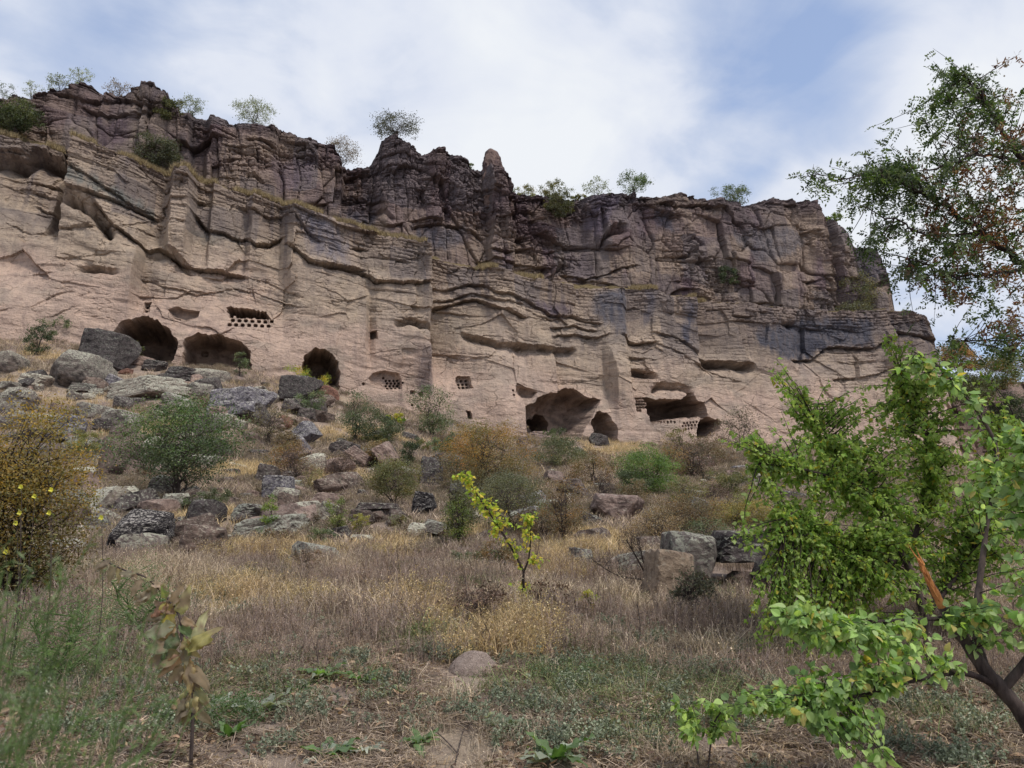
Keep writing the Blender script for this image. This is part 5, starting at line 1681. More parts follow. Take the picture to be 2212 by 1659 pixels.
def litter(g, n, r, cols, leafcols):
    a = Acc()
    c = np.stack([g.uniform(-r, r, n), g.uniform(-r, r, n), g.uniform(.002, .045, n)], 1)
    ang = g.uniform(0, 6.28, n) ; L = g.uniform(.04, .22, n)[:, None]
    d = np.stack([np.cos(ang), np.sin(ang), g.normal(size=n) * .16], 1)
    s = np.cross(d, UP + g.normal(size=(n, 3)) * .4); s = unit(s) * g.uniform(.0012, .0032, n)[:, None]
    bend = g.normal(size=(n, 3)) * .012
    V = np.stack([c - d * L / 2 - s, c - d * L / 2 + s, c + bend + s, c + bend - s, c + d * L / 2 + s, c + d * L / 2 - s], 1).reshape(-1, 3)
    i = np.arange(n)[:, None] * 6
    a.add(V, np.concatenate([i + [[0, 1, 2, 3]], i + [[3, 2, 4, 5]]], 0), np.repeat(pal(g, cols, n, .2), 6, 0))
    m = n // 3
    c = np.stack([g.uniform(-r, r, m), g.uniform(-r, r, m), g.uniform(.005, .03, m)], 1)
    a.add(*quads(c, g.uniform(.02, .055, m), g, pal(g, leafcols, m, .25), up=1.0, ratio=.4))
    return a


TANC = [(198, 181, 158), (178, 162, 143), (214, 197, 172), (154, 139, 126)]
GOLD = [(196, 172, 132), (180, 156, 118), (206, 184, 146)]
PURP = [(166, 149, 141), (146, 130, 124), (182, 164, 154), (124, 109, 104)]
OCHR = [(160, 146, 114), (142, 130, 104), (172, 156, 124)]
WEED = [(104, 118, 76), (90, 106, 66), (126, 136, 94), (138, 134, 96)]
GSAG = [(132, 140, 118), (116, 126, 104), (148, 154, 134)]
DUST = [(160, 144, 128), (130, 114, 102), (188, 170, 150), (104, 90, 82), (146, 128, 104)]

g = np.random.default_rng(1234)
KIND = {}
def src(kind, acc, mat='dry'):
    o = bpy.data.objects.new(kind, acc.mesh(kind, M[mat]))
    KIND.setdefault(kind, []).append(o)
for s in range(3):
    src('dry_grass', tuft_fine(g, 70, .27, .0032, TANC, seeds=1))
    src('golden_grass', tuft_fine(g, 80, .29, .0030, GOLD, seeds=2))
    src('dry_weeds', tuft_twiggy(g, 18, .28, PURP, heads=.35, headcol=[(176, 160, 140), (150, 126, 108)]))
    src('ochre_weeds', tuft_twiggy(g, 18, .27, OCHR, heads=.8, headcol=[(214, 190, 128), (190, 162, 98), (226, 212, 170)]))
    src('green_weeds', tuft_fine(g, 60, .15, .0035, WEED, spread=.13, lean=.9, seeds=2))
    src('sage_plants', tuft_twiggy(g, 18, .17, GSAG, heads=1.0, headcol=GSAG, hs=.026))
    src('straw_litter', litter(g, 150, .30, DUST, [(150, 128, 104), (186, 166, 136), (120, 100, 82)]))
def dead_leaves(g, n):
    a = Acc()
    for i in range(n):
        V, F_ = broad_leaf(1, g.uniform(.25, .5), g.uniform(.2, .7), g.uniform(-.5, .6))
        an = g.uniform(0, 6.28)
        a.add(orient(V, np.array([g.normal() * .12, g.normal() * .12, g.uniform(.0, .04)]), np.array([math.cos(an), math.sin(an), g.normal() * .3]), np.array([g.normal() * .5, g.normal() * .5, 1]), g.uniform(.025, .075)), F_,
              pal(g, [(150, 126, 104), (120, 98, 82), (182, 160, 136), (96, 78, 68), (140, 132, 104)], 1, .2)[0])
    return a


for s in range(3):
    src('dead_leaves', dead_leaves(g, 26))
    src('tall_weeds', tuft_twiggy(g, 5, .62, [(120, 100, 92), (138, 118, 106), (104, 88, 80)], spread=.07, w=.0024, heads=.5, headcol=[(150, 130, 112), (110, 94, 84)], hs=.014))
for s in range(2):
    src('far_grass', tuft_fine(g, 50, .42, .013, TANC + PURP, spread=.3, lean=.4))
    src('far_golden_grass', tuft_fine(g, 50, .42, .013, [(206, 186, 148), (192, 170, 132)], spread=.3, lean=.4))
    src('far_weeds', tuft_twiggy(g, 26, .5, PURP + [(140, 130, 108)], spread=.26, w=.008, heads=.6, headcol=[(150, 142, 114), (164, 144, 130), (142, 134, 112)], hs=.055))


def scatter(name, sources, pts, sc, mat_seed=0):
    g = np.random.default_rng(mat_seed + 17)
    which = g.integers(len(sources), size=len(pts))
    for i, so in enumerate(sources):
        m = which == i
        if not m.any(): continue
        me = bpy.data.meshes.new(name)
        me.vertices.add(int(m.sum())); me.vertices.foreach_set('co', pts[m].astype(np.float32).ravel())
        at = me.attributes.new('yaw', 'FLOAT_VECTOR', 'POINT')
        rv = np.zeros((int(m.sum()), 3), np.float32); rv[:, 2] = g.uniform(0, 6.28, len(rv)); rv[:, :2] = g.normal(size=(len(rv), 2)) * .06
        at.data.foreach_set('vector', rv.ravel())
        at = me.attributes.new('grow', 'FLOAT', 'POINT'); at.data.foreach_set('value', sc[m].astype(np.float32))
        o = link(name, me)
        ng = bpy.data.node_groups.new(name, 'GeometryNodeTree')
        ng.interface.new_socket('Geometry', in_out='INPUT', socket_type='NodeSocketGeometry')
        ng.interface.new_socket('Geometry', in_out='OUTPUT', socket_type='NodeSocketGeometry')
        n, l = ng.nodes, ng.links
        gi, go = n.new('NodeGroupInput'), n.new('NodeGroupOutput')
        ip = n.new('GeometryNodeInstanceOnPoints')
        oi = n.new('GeometryNodeObjectInfo'); oi.inputs['Object'].default_value = so; oi.inputs['As Instance'].default_value = True
        a1 = n.new('GeometryNodeInputNamedAttribute'); a1.data_type = 'FLOAT_VECTOR'; a1.inputs['Name'].default_value = 'yaw'
        a2 = n.new('GeometryNodeInputNamedAttribute'); a2.data_type = 'FLOAT'; a2.inputs['Name'].default_value = 'grow'
        l.new(gi.outputs[0], ip.inputs['Points']); l.new(oi.outputs['Geometry'], ip.inputs['Instance'])
        l.new(a1.outputs['Attribute'], ip.inputs['Rotation']); l.new(a2.outputs['Attribute'], ip.inputs['Scale'])
        l.new(ip.outputs[0], go.inputs[0])
        md = o.modifiers.new('scatter', 'NODES'); md.node_group = ng
        tag(o, LABEL[name], name.replace('_', ' '), kind='stuff')


LABEL = {'dead_leaves': 'curled dead leaves on the bare foreground ground', 'tall_weeds': 'taller stiff dry weeds standing out of the field', 'dry_grass': 'fine tan dry grass across the field', 'golden_grass': 'golden patches of dry grass in the field', 'dry_weeds': 'purple-brown dry weeds across the field',
         'ochre_weeds': 'ochre dry weeds with pale seed heads', 'green_weeds': 'low green weeds near the camera', 'sage_plants': 'small grey-green sage plants in the field',
         'straw_litter': 'dry straw and curled leaves on the bare ground', 'far_grass': 'dry grass between the boulders of the slope',
         'far_golden_grass': 'pale yellow grass between the boulders', 'far_weeds': 'brown weeds over the upper slope'}

g = np.random.default_rng(77)
# golden patches seen in the photograph: survey centre and radius, put back on the ground
GP = [(545, 1305, 95, 30), (600, 1195, 120, 24), (1205, 1228, 48, 34), (430, 1120, 80, 28), (840, 1180, 70, 22), (1060, 1390, 110, 40), (900, 1330, 60, 30), (1290, 1180, 60, 30), (730, 1030, 60, 22), (1320, 965, 60, 14),
      (330, 935, 110, 12), (160, 870, 80, 10), (100, 770, 60, 8), (760, 935, 60, 14), (500, 1020, 90, 14), (1000, 1150, 50, 16)]


def goldness(px, py):
    s = np.zeros_like(px)
    for x, y, a, b in GP:
        s = np.maximum(s, np.exp(-(((px - x) / a) ** 2 + ((py - y) / b) ** 2)))
    return s


def field(n, y0, y1, pw=1.0):
    t = g.random(n)
    y = np.sqrt(y0 ** 2 + t * (y1 ** 2 - y0 ** 2)) if pw == 1 else (y0 ** pw + t * (y1 ** pw - y0 ** pw)) ** (1 / pw)
    x = g.uniform(-1, 1, n) * (.76 * y + 1.2)
    yc, _ = foot_line(x)
    ok = y < yc - .3
    for bx_, by_, bw_, bd_, bh_ in BOXES:
        ok &= ~((np.abs(x - bx_) < bw_ * .95) & (np.abs(y - by_) < bd_ * 1.0 + .1)) & ~((np.abs(x - bx_) < bw_ * .8) & (y < by_) & (y > by_ - bd_ - .9 - .5 * bh_) & (_h(np.floor(x * 50), np.floor(y * 50), x * 0, 3) < .6))
    for qx, qy, qr in CLEAR:
        ok &= (x - qx) ** 2 + ((y - qy + .25) * .8) ** 2 > qr ** 2
    x, y = x[ok], y[ok]
    p = np.stack([x, y, ground_z(x, y)], 1)
    px, py = to_px(p)
    return p, px, py


CLEAR = []
for px_, py_, qr in ((1020, 1450, .36), (695, 1468, .2), (786, 1478, .18), (560, 1545, .2), (470, 1535, .15), (495, 1600, .15), (700, 1642, .2), (1200, 1648, .2), (1052, 1425, .16), (1500, 1575, .3), (1395, 1510, .15)):
    q_ = ground_at(px_, py_); CLEAR.append((q_[0], q_[1], qr))
out = {}
def put(k, p, s): out.setdefault(k, []).append((p, s))
p, px, py = field(14000, 5.3, 17)
tall = sstep(5.4, 8.6, p[:, 1] + .5 * noise2(p[:, 0] * .8, p[:, 1] * .8, 5))
gold = goldness(px, py) + .35 * fbm2(p[:, 0] * .5, p[:, 1] * .5, 3, 501)
pur = fbm2(p[:, 0] * .35 + 9, p[:, 1] * .35, 3, 502) + .25 * (1 - sstep(6, 11, p[:, 1]))
r = g.random(len(p))
clump = .55 + .75 * sstep(-.35, .45, noise2(p[:, 0] * 1.1, p[:, 1] * 1.1, 33) + .5 * noise2(p[:, 0] * 3, p[:, 1] * 3, 34))
sc = g.uniform(.5, 1.1, len(p)) * (.36 + .64 * tall) * clump
k_g = (gold > .55) & (r < .45)
k_o = ~k_g & (gold > .15) & (r < .5)
k_p = ~k_g & ~k_o & (pur + .3 * (r - .5) > -.10)
k_gr = ~k_g & ~k_o & (noise2(p[:, 0] * .6 + 3, p[:, 1] * .6, 55) > .28) & (r < .5)
k_p &= ~k_gr
k_s = ~k_g & ~k_o & ~k_p & ~k_gr & (r > .86)
k_t = ~(k_g | k_o | k_p | k_s | k_gr)
for k, m in (('green_weeds', k_gr), ('golden_grass', k_g), ('ochre_weeds', k_o), ('dry_weeds', k_p), ('sage_plants', k_s), ('dry_grass', k_t)):
    m = m & ~((tall < .15) & (r < .35)) & ~((clump < .8) & (g.random(len(p)) < .5))
    put(k, p[m], sc[m])
# near ground: litter everywhere, low green weeds in drifts
p, px, py = field(4200, 2.6, 9.5)
m = noise2(p[:, 0] * 1.6, p[:, 1] * 1.6, 15) + .5 * noise2(p[:, 0] * 4, p[:, 1] * 4, 16) > .0
put('straw_litter', p[m] + [0, 0, .004], g.uniform(.6, 1.15, m.sum()))
p, px, py = field(1500, 2.8, 8)
m = noise2(p[:, 0] * 1.1 + 5, p[:, 1] * 1.1, 25) > -.05
put('dead_leaves', p[m] + [0, 0, .01], g.uniform(.6, 1.3, m.sum()))
p, px, py = field(700, 5.6, 19)
put('tall_weeds', p, g.uniform(.45, 1.15, len(p)))
p, px, py = field(2600, 2.6, 9)
gr = np.exp(-(((px - 560) / 260) ** 2 + ((py - 1500) / 70) ** 2)) + np.exp(-(((px - 1400) / 330) ** 2 + ((py - 1560) / 90) ** 2)) + .8 * np.exp(-(((px - 1100) / 500) ** 2 + ((py - 1475) / 50) ** 2)) \
    + .8 * np.exp(-(((px - 150) / 260) ** 2 + ((py - 1500) / 170) ** 2)) + np.exp(-(((px - 2050) / 200) ** 2 + ((py - 1570) / 90) ** 2))
m = gr + .5 * noise2(p[:, 0] * 1.5, p[:, 1] * 1.5, 8) > .70
m &= noise2(p[:, 0] * 2.6, p[:, 1] * 2.6, 88) + .6 * (g.random(len(p)) - .5) > .05
put('green_weeds', p[m], g.uniform(.4, 1.1, m.sum()))
m = (g.random(len(p)) < .06) | ((gr > .3) & (g.random(len(p)) < .22))
put('sage_plants', p[m], g.uniform(.4, .9, m.sum()))
m = (g.random(len(p)) < .16) & (p[:, 1] > 3.0)
put('dry_grass', p[m], g.uniform(.3, .6, m.sum()))
# middle distance
p, px, py = field(13000, 16, 31, 1.5)
gold = goldness(px, py) + .4 * fbm2(p[:, 0] * .3, p[:, 1] * .3, 3, 511)
r = g.random(len(p))
m = gold + .3 * (r - .5) > .32
put('far_golden_grass', p[m], g.uniform(.3, .65, m.sum()))
w_ = ~m & (fbm2(p[:, 0] * .4, p[:, 1] * .4, 3, 512) + .5 * (r - .5) > .0)
put('far_weeds', p[w_], g.uniform(.25, .6, w_.sum()))
t_ = ~m & ~w_
put('far_grass', p[t_], g.uniform(.3, .65, t_.sum()))
# upper slope
p, px, py = field(15000, 30, 68, 1.2)
gold = goldness(px, py) + .4 * fbm2(p[:, 0] * .2, p[:, 1] * .2, 3, 521)
r = g.random(len(p))
m = gold + .3 * (r - .5) > .22
put('far_golden_grass', p[m], g.uniform(.4, .8, m.sum()))
w_ = ~m & (fbm2(p[:, 0] * .3, p[:, 1] * .3, 3, 522) + .5 * (r - .5) > .02)
put('far_weeds', p[w_], g.uniform(.35, .8, w_.sum()))
t_ = ~m & ~w_
put('far_grass', p[t_], g.uniform(.4, .8, t_.sum()))
for k, lst in out.items():
    scatter(k, KIND[k], np.concatenate([a for a, b in lst]), np.concatenate([b for a, b in lst]), len(k))
# ------------------------------------------------------------------ foreground plants
def at(px, py, Y):
    d = ray(px, py)
    return CAMP + d * (Y / d[1])


def fine_leaf(g, w=.45, fold=.3, curl=.3, wave=.06, roll=.3, point=1.0):
    '''leaf blade with midrib, wavy rolled margins and a pointed tip; returns verts, faces, vein mask'''
    nx, ny = 13, 7
    x = np.linspace(0, 1, nx); t = np.linspace(-1, 1, ny)
    half = w / 2 * np.sin(np.pi * x ** .75) ** .8 * (1 - .25 * x * point)
    half[0] = half[-1] = .004
    X, T = np.meshgrid(x, t, indexing='ij')
    Y = half[:, None] * T
    ph = g.uniform(0, 6)
    Zc = fold * np.abs(Y) - curl * X ** 2 * .7 + wave * np.sin(X * 17 + ph + T) * np.abs(T) ** 2 * .5 - roll * (np.abs(T) ** 3) * half[:, None] * np.sin(np.pi * X)
    X = X + .10 * curl * np.sin(3 * X + ph)
    Y = Y * (1 - .25 * roll * np.abs(T) ** 2) + .08 * curl * np.sin(4 * X + ph) * X
    V = np.stack([X, Y, Zc], -1).reshape(-1, 3)
    vein = np.maximum(np.exp(-(np.abs(T) / .12)), .45 * np.exp(-(np.abs(((X * 7 - np.abs(T) * 1.3) % 1) - .5) / .12))).reshape(-1)
    return V, grid_faces(nx, ny), vein


def rot_mat(pos, ax, nr, s):
    ax = unit(ax); nr = unit(nr - (nr * ax).sum() * ax); b = np.cross(nr, ax)
    m = Matrix(((ax[0] * s, b[0] * s, nr[0] * s, pos[0]), (ax[1] * s, b[1] * s, nr[1] * s, pos[1]), (ax[2] * s, b[2] * s, nr[2] * s, pos[2]), (0, 0, 0, 1)))
    return m


APR = [(156, 190, 84), (138, 178, 76), (172, 200, 96), (118, 154, 68), (178, 202, 112), (148, 172, 84)]


def leafy_tree(name, cat, label, base, trunks, blobs, leaf, cols, seed, n_per=26, singles=300, twig_r=.004, yellow=None, name_leaf='leaf'):
    """trunks: list of (world path, radii, material, part name); blobs: (centre, radius vector, twigs, leaf density)"""
    g = np.random.default_rng(seed)
    root = link(name, None, None, tuple(base)); root.empty_display_size = .2
    tag(root, label, cat)
    allp = []
    for path, rad, mat, pn in trunks:
        path = np.array(path)
        # smooth and roughen the path
        t = np.linspace(0, len(path) - 1, (len(path) - 1) * 5 + 1)
        q = np.stack([np.interp(t, range(len(path)), path[:, i]) for i in range(3)], 1)
        k = np.array([1, 2, 1]) / 4
        for _ in range(3):
            q[1:-1] = (q[:-2] + 2 * q[1:-1] + q[2:]) / 4
        rr = np.interp(t, range(len(path)), rad)
        v, f = tube(q - base, rr * (1 + .07 * g.normal(size=len(rr))), 9)
        v = v + .12 * rr.mean() * fbm3(v * 30, 2, 3)[:, None]
        link(pn, np_mesh(pn, v, f, M[mat], True), root)
        if mat != 'splint': allp.append(q)
    P_ = np.concatenate(allp)
    tw = Acc(); LV = []
    shapes = [broad_leaf(1, g.uniform(.62, .8), g.uniform(.05, .35), g.uniform(.05, .35)) for _ in range(4)]
    for c, rv, nt, dn in blobs:
        c = np.array(c); rv = np.array(rv)
        for i in range(nt):
            tip = c + rv * unit(g.normal(size=3)) * g.random() ** .4
            dd = np.linalg.norm(P_ - tip, axis=1) + np.maximum(P_[:, 2] - tip[2], 0) * .2
            s = P_[int(g.choice(np.argsort(dd)[:6]))]
            L = np.linalg.norm(tip - s)
            q = bez(s, tip, g.normal(size=3) * .07 * L + UP * .09 * L, 9)
            q += np.cumsum(g.normal(size=q.shape) * .006, 0)
            tw.add(*tube(q - base, np.linspace(twig_r * (1 + L), twig_r * .35, 9), 4))
            far = 1 if L < .6 else 1 - .6 / L
            nl = int(n_per * dn)
            for j in range(nl):
                f = g.uniform(max(0, 1 - .55 / max(L, .3)), 1)
                x = f * 8; a = int(min(x, 7)); pos = q[a] + (q[a + 1] - q[a]) * (x - a)
                dirn = unit(q[a + 1] - q[a])
                ax = unit(g.normal(size=3) * .8 + dirn * .5 - UP * .55)
                nr = unit(g.normal(size=3) * .7 + UP * .8 - ax * .2 + np.array([0, -.5, 0]))
                LV.append((pos + ax * leaf * .25, ax, nr, leaf * g.uniform(.35, 1.25)))
    link('twigs', tw.mesh('twigs', M['darkbark'], True), root)['kind'] = 'stuff'
    # the leaves that show largest are parts of their own, the rest one part
    def vis(l):
        p = l[0]; x, y = to_px(p)
        inn = (0 < x < 2212) and (0 < y < 1659)
        return -(l[3] / max(p[1], .3)) * (1 if inn else .2)
    LV.sort(key=vis)
    meshes = []
    for k in range(16):
        V, F_, vn = fine_leaf(g, g.uniform(.55, .8), g.uniform(.1, .6), g.uniform(.1, .6), .08, g.uniform(0, .6))
        cc = pal(g, cols if (yellow is None or k % 16 != 7) else yellow, 1, .14)[0]
        cv = np.broadcast_to(cc, V.shape) * (1 + .25 * vn[:, None]) * (1 + .15 * fbm3(V * 5, 2, k))[:, None]
        meshes.append(np_mesh(name_leaf, V, F_, M['leaf'], True, cv))
    for pos, ax, nr, s in LV[:singles]:
        o = link(name_leaf, meshes[int(g.integers(16))], root)
        o.matrix_local = rot_mat(pos - base, ax, nr, s)
    rest = Acc()
    cc = pal(g, cols, len(LV), .16)
    if yellow is not None:
        ym = g.random(len(LV)) < .05
        cc[ym] = pal(g, yellow, int(ym.sum()), .1)
    for i, (pos, ax, nr, s) in enumerate(LV[singles:]):
        V, F_ = shapes[i % 4]
        if pos[1] > 6.5:   # small in the picture: two faces
            V = V[[0, 6, 15, 8, 7]]; F_ = np.array([[0, 1, 2, 4], [0, 4, 2, 3]])
        rest.add(orient(V, pos - base, ax, nr, s), F_, cc[i])
    if rest.n:
        link('leaves', rest.mesh('leaves', M['leaf']), root)['kind'] = 'stuff'
    return root


def path(pts, Y):
    return [at(x, y, yy) for (x, y), yy in zip(pts, Y if hasattr(Y, '__len__') else [Y] * len(pts))]


def blob(px, py, rx, ry, Y, nt, dn=1.0, dz=None):
    nt = int(nt * 1.5 + .5)
    k = Y / F
    return (at(px, py, Y), (rx * k, dz if dz is not None else max(rx, ry) * k * .8, ry * k), nt, dn)


# young apricot tree behind the broken trunk
Y1 = 7.6
b0 = at(2010, 1480, Y1); b0[2] = ground_z(b0[0], b0[1])
leafy_tree('apricot_tree', 'tree', 'young apricot tree full of bright green leaves right of the grassy field', b0,
           [([b0 + [0, 0, -.2], at(2000, 1330, Y1), at(1960, 1215, Y1), at(1885, 1080, Y1), at(1800, 1003, Y1), at(1770, 940, 7.5), at(1735, 860, 7.4)], [.05, .042, .034, .026, .018, .012, .008], 'bark', 'trunk'),
            ([at(1960, 1215, Y1), at(1860, 1211, 7.4), at(1773, 1154, 7.2), at(1700, 1120, 7.0)], [.03, .022, .014, .008], 'darkbark', 'branch'),
            ([at(1885, 1080, Y1), at(1830, 1040, 7.3), at(1725, 1010, 7.0), at(1640, 1000, 6.9)], [.022, .016, .011, .007], 'darkbark', 'branch'),
            ([at(1960, 1215, Y1), at(2000, 1080, 7.8), at(2010, 960, 7.8), at(1960, 850, 7.8), at(1940, 790, 7.7)], [.03, .024, .018, .012, .007], 'darkbark', 'branch'),
            ([at(2000, 1330, Y1), at(2100, 1200, 7.8), at(2150, 1050, 7.8), at(2190, 900, 7.8)], [.03, .024, .016, .009], 'darkbark', 'branch')],
           [blob(1690, 800, 45, 35, 7.2, 4, .55), blob(1745, 880, 50, 50, 7.3, 9, .8), blob(1610, 930, 60, 22, 7.0, 5, .6), blob(1660, 985, 70, 40, 7.0, 12), blob(1760, 980, 90, 70, 7.3, 26),
            blob(1870, 890, 80, 60, 7.5, 16, .85), blob(1950, 830, 60, 70, 7.7, 15, .9), blob(2030, 880, 70, 70, 7.7, 16), blob(1880, 990, 100, 70, 7.4, 30), blob(1990, 1000, 100, 80, 7.5, 30),
            blob(1740, 1090, 90, 70, 7.2, 30), blob(1850, 1110, 110, 80, 7.2, 36), blob(1960, 1130, 100, 80, 7.2, 32), blob(1640, 1150, 60, 30, 7.0, 9, .8), blob(1720, 1190, 70, 55, 7.1, 22),
            blob(1830, 1220, 110, 70, 7.2, 34), blob(1900, 1290, 110, 60, 7.2, 28), blob(1770, 1300, 80, 60, 7.2, 18), blob(2080, 1060, 80, 100, 7.5, 26), blob(2150, 930, 60, 90, 7.6, 14), blob(2100, 800, 60, 50, 7.8, 8, .7),
            blob(2170, 1180, 60, 90, 7.5, 16), blob(1715, 1385, 90, 40, 7.0, 16, .8), blob(2000, 1200, 90, 70, 7.9, 22), blob(2080, 960, 90, 80, 7.9, 20), blob(2060, 1170, 70, 80, 8.1, 18), blob(1900, 930, 70, 60, 7.8, 12), blob(1820, 1000, 80, 60, 8.2, 12), blob(1750, 1160, 90, 80, 8.2, 12), blob(1960, 1060, 110, 90, 8.4, 14), blob(2100, 1150, 90, 100, 8.3, 14), blob(1880, 1180, 110, 90, 8.4, 12), blob(1580, 955, 50, 14, 6.9, 3, .7), blob(1600, 1170, 40, 30, 6.9, 4, .7), blob(1660, 1060, 50, 50, 7.0, 9, .9), blob(1660, 1240, 40, 60, 7.0, 7, .8), blob(1690, 860, 30, 40, 7.1, 3, .7), blob(1660, 1340, 50, 40, 6.9, 6, .8), blob(1930, 760, 40, 60, 7.6, 6, .8), blob(2080, 1270, 70, 50, 7.9, 10), blob(1950, 900, 60, 60, 8.2, 10), blob(2160, 1040, 60, 80, 8.2, 14), blob(1800, 880, 40, 60, 7.6, 6, .7), blob(1840, 1350, 90, 40, 7.4, 16), blob(1700, 1290, 50, 50, 7.0, 10)],
           .050, APR, 61, n_per=50, singles=300, yellow=[(176, 176, 66), (196, 184, 70)])

# broken-off old trunk with its surviving shoots, nearest on the right
Y2 = 4.7
b1 = at(2290, 1650, Y2); b1[2] = ground_z(b1[0], b1[1])
leafy_tree('broken_apricot_tree', 'tree', 'snapped apricot tree with a torn orange stub leaning in from the lower right corner', b1,
           [([b1 + [0, 0, -.2], at(2215, 1545, Y2), at(2165, 1490, Y2), at(2125, 1445, Y2), at(2075, 1370, 4.75), at(2040, 1318, 4.8), at(2010, 1262, 4.8)], [.055, .05, .047, .040, .034, .030, .026], 'bark', 'trunk'),
            ([at(2160, 1492, 4.72), at(2125, 1440, 4.75), at(2108, 1380, 4.8), at(2112, 1290, 4.85), at(2130, 1143, 4.95), at(2160, 970, 5.1), at(2120, 900, 5.1), at(2040, 800, 5.1), at(1975, 760, 5.1)], [.032, .03, .027, .022, .016, .012, .010, .007, .005], 'bark', 'branch'),
            ([at(2138, 1474, 4.68), at(2099, 1456, 4.6), at(2055, 1452, 4.5), at(2004, 1463, 4.4), at(1953, 1473, 4.35), at(1895, 1497, 4.3), at(1793, 1514, 4.25), at(1745, 1541, 4.2)], [.02, .019, .017, .015, .013, .011, .008, .004], 'darkbark', 'branch'),
            ([at(2165, 1490, 4.7), at(2260, 1380, 4.6), at(2290, 1200, 4.5), at(2240, 1050, 4.4), at(2215, 900, 4.4)], [.03, .026, .02, .014, .008], 'bark', 'branch'),
            ([at(2050, 1335, 4.74), at(1960, 1340, 4.5), at(1860, 1345, 4.35), at(1760, 1350, 4.25), at(1690, 1322, 4.2)], [.014, .012, .009, .006, .003], 'darkbark', 'branch'),
            ([at(2036, 1312, 4.72), at(2020, 1280, 4.72), at(2002, 1245, 4.72), at(1983, 1206, 4.74)], [.026, .024, .018, .010], 'splint', 'torn_stub')],
           [blob(2180, 1110, 60, 70, 4.5, 14, 1), blob(2190, 960, 50, 70, 4.5, 11, .9), blob(2170, 1340, 60, 45, 4.5, 12, .9), blob(2100, 1330, 50, 30, 4.6, 6, .7), blob(1960, 790, 30, 40, 5.1, 5, .7),
            blob(2060, 850, 60, 50, 5.1, 9, .8), blob(2120, 1010, 50, 60, 5.0, 9, .8), blob(1720, 1335, 60, 30, 4.2, 11, .9), blob(1800, 1370, 80, 40, 4.25, 16, 1), blob(1880, 1390, 80, 50, 4.3, 16, 1),
            blob(1960, 1370, 60, 40, 4.4, 9, .8), blob(1780, 1470, 90, 25, 4.2, 12, .9), blob(1670, 1510, 70, 25, 4.15, 12, 1), blob(1600, 1520, 50, 25, 4.15, 8, .9), blob(1740, 1560, 60, 40, 4.2, 9, .8),
            blob(1860, 1580, 70, 40, 4.2, 8, .7), blob(1920, 1440, 50, 40, 4.3, 8, .8), blob(2020, 1430, 40, 25, 4.5, 5, .7), blob(2195, 1250, 40, 60, 4.5, 8, .9), blob(1880, 1645, 60, 25, 4.0, 6, .8)],
           .058, [(136, 172, 84), (118, 156, 76), (154, 184, 98), (164, 188, 120), (102, 136, 68)], 62, n_per=22, singles=300, twig_r=.003, yellow=[(190, 176, 90)])

# splinters of the torn stub
tb = [o for o in COL.objects if o.name.startswith('torn_stub')][0].parent
gs = np.random.default_rng(5); sp_ = Acc()
for i in range(16):
    f0 = gs.uniform(.1, .9)
    p0 = at(2036 - 50 * f0, 1312 - 100 * f0, 4.70) + gs.normal(size=3) * .008
    dv = at(1978, 1196, 4.72) - at(2036, 1312, 4.72)
    p1 = p0 + dv * gs.uniform(.2, .45) + gs.normal(size=3) * .018
    sp_.add(*tube(np.stack([p0, (p0 + p1) / 2 + gs.normal(size=3) * .004, p1]) - b1, np.array([.006, .004, .0006]), 4))
link('splinters', sp_.mesh('splinters', M['splint']), tb)['kind'] = 'stuff'

# low apricot sprout at its foot
b2 = at(1510, 1590, 4.6); b2[2] = ground_z(b2[0], b2[1])
leafy_tree('apricot_sprout', 'sapling', 'low leafy apricot sprout standing alone left of the broken apricot branches', b2,
           [([b2 + [0, 0, -.05], at(1500, 1560, 4.6), at(1490, 1530, 4.6)], [.006, .005, .004], 'bark', 'stem'), ([b2 + [.03, 0, -.05], at(1540, 1560, 4.6), at(1560, 1535, 4.6)], [.006, .005, .004], 'bark', 'stem')],
           [blob(1475, 1535, 30, 28, 4.6, 4, .8), blob(1530, 1525, 30, 20, 4.6, 3, .8), blob(1570, 1545, 35, 30, 4.65, 4, .8), blob(1500, 1580, 55, 22, 4.55, 6, .9), blob(1560, 1590, 40, 18, 4.55, 4, .8)], .055, APR, 63, n_per=11, singles=120, twig_r=.0015)


# honey locust hanging in from the upper right: pinnate sprays
def pinnate(g, pos, ax, L, acc, col, n=9, leaf=.032):
    nr = unit(g.normal(size=3) + UP * .7); ax = unit(ax); b = unit(np.cross(nr, ax))
    c = []; d = []
    for i in range(n):
        f = (i // 2 * 2 + 2) / (n + 1)
        sd = 1 if i % 2 else -1
        if i == n - 1: sd = 0
        p = pos + ax * L * f - UP * .25 * L * f * f
        dirn = unit(ax * .6 + b * sd + g.normal(size=3) * .15 - UP * .15)
        c.append(p + dirn * leaf * .5); d.append(dirn)
    c = np.array(c); d = np.array(d)
    nn = unit(nr + g.normal(size=(n, 3)) * .45)
    ax_ = unit(d - (d * nn).sum(1)[:, None] * nn); bx = np.cross(nn, ax_)
    s = leaf * g.uniform(.8, 1.15, (n, 1))
    V = np.stack([c - ax_ * s * .5, c + bx * s * .22, c + ax_ * s * .5, c - bx * s * .22], 1).reshape(-1, 3)
    acc.add(V, np.arange(4 * n).reshape(n, 4), np.repeat(col * (1 + .15 * g.normal(size=(n, 1))).clip(.5, 1.5), 4, 0))


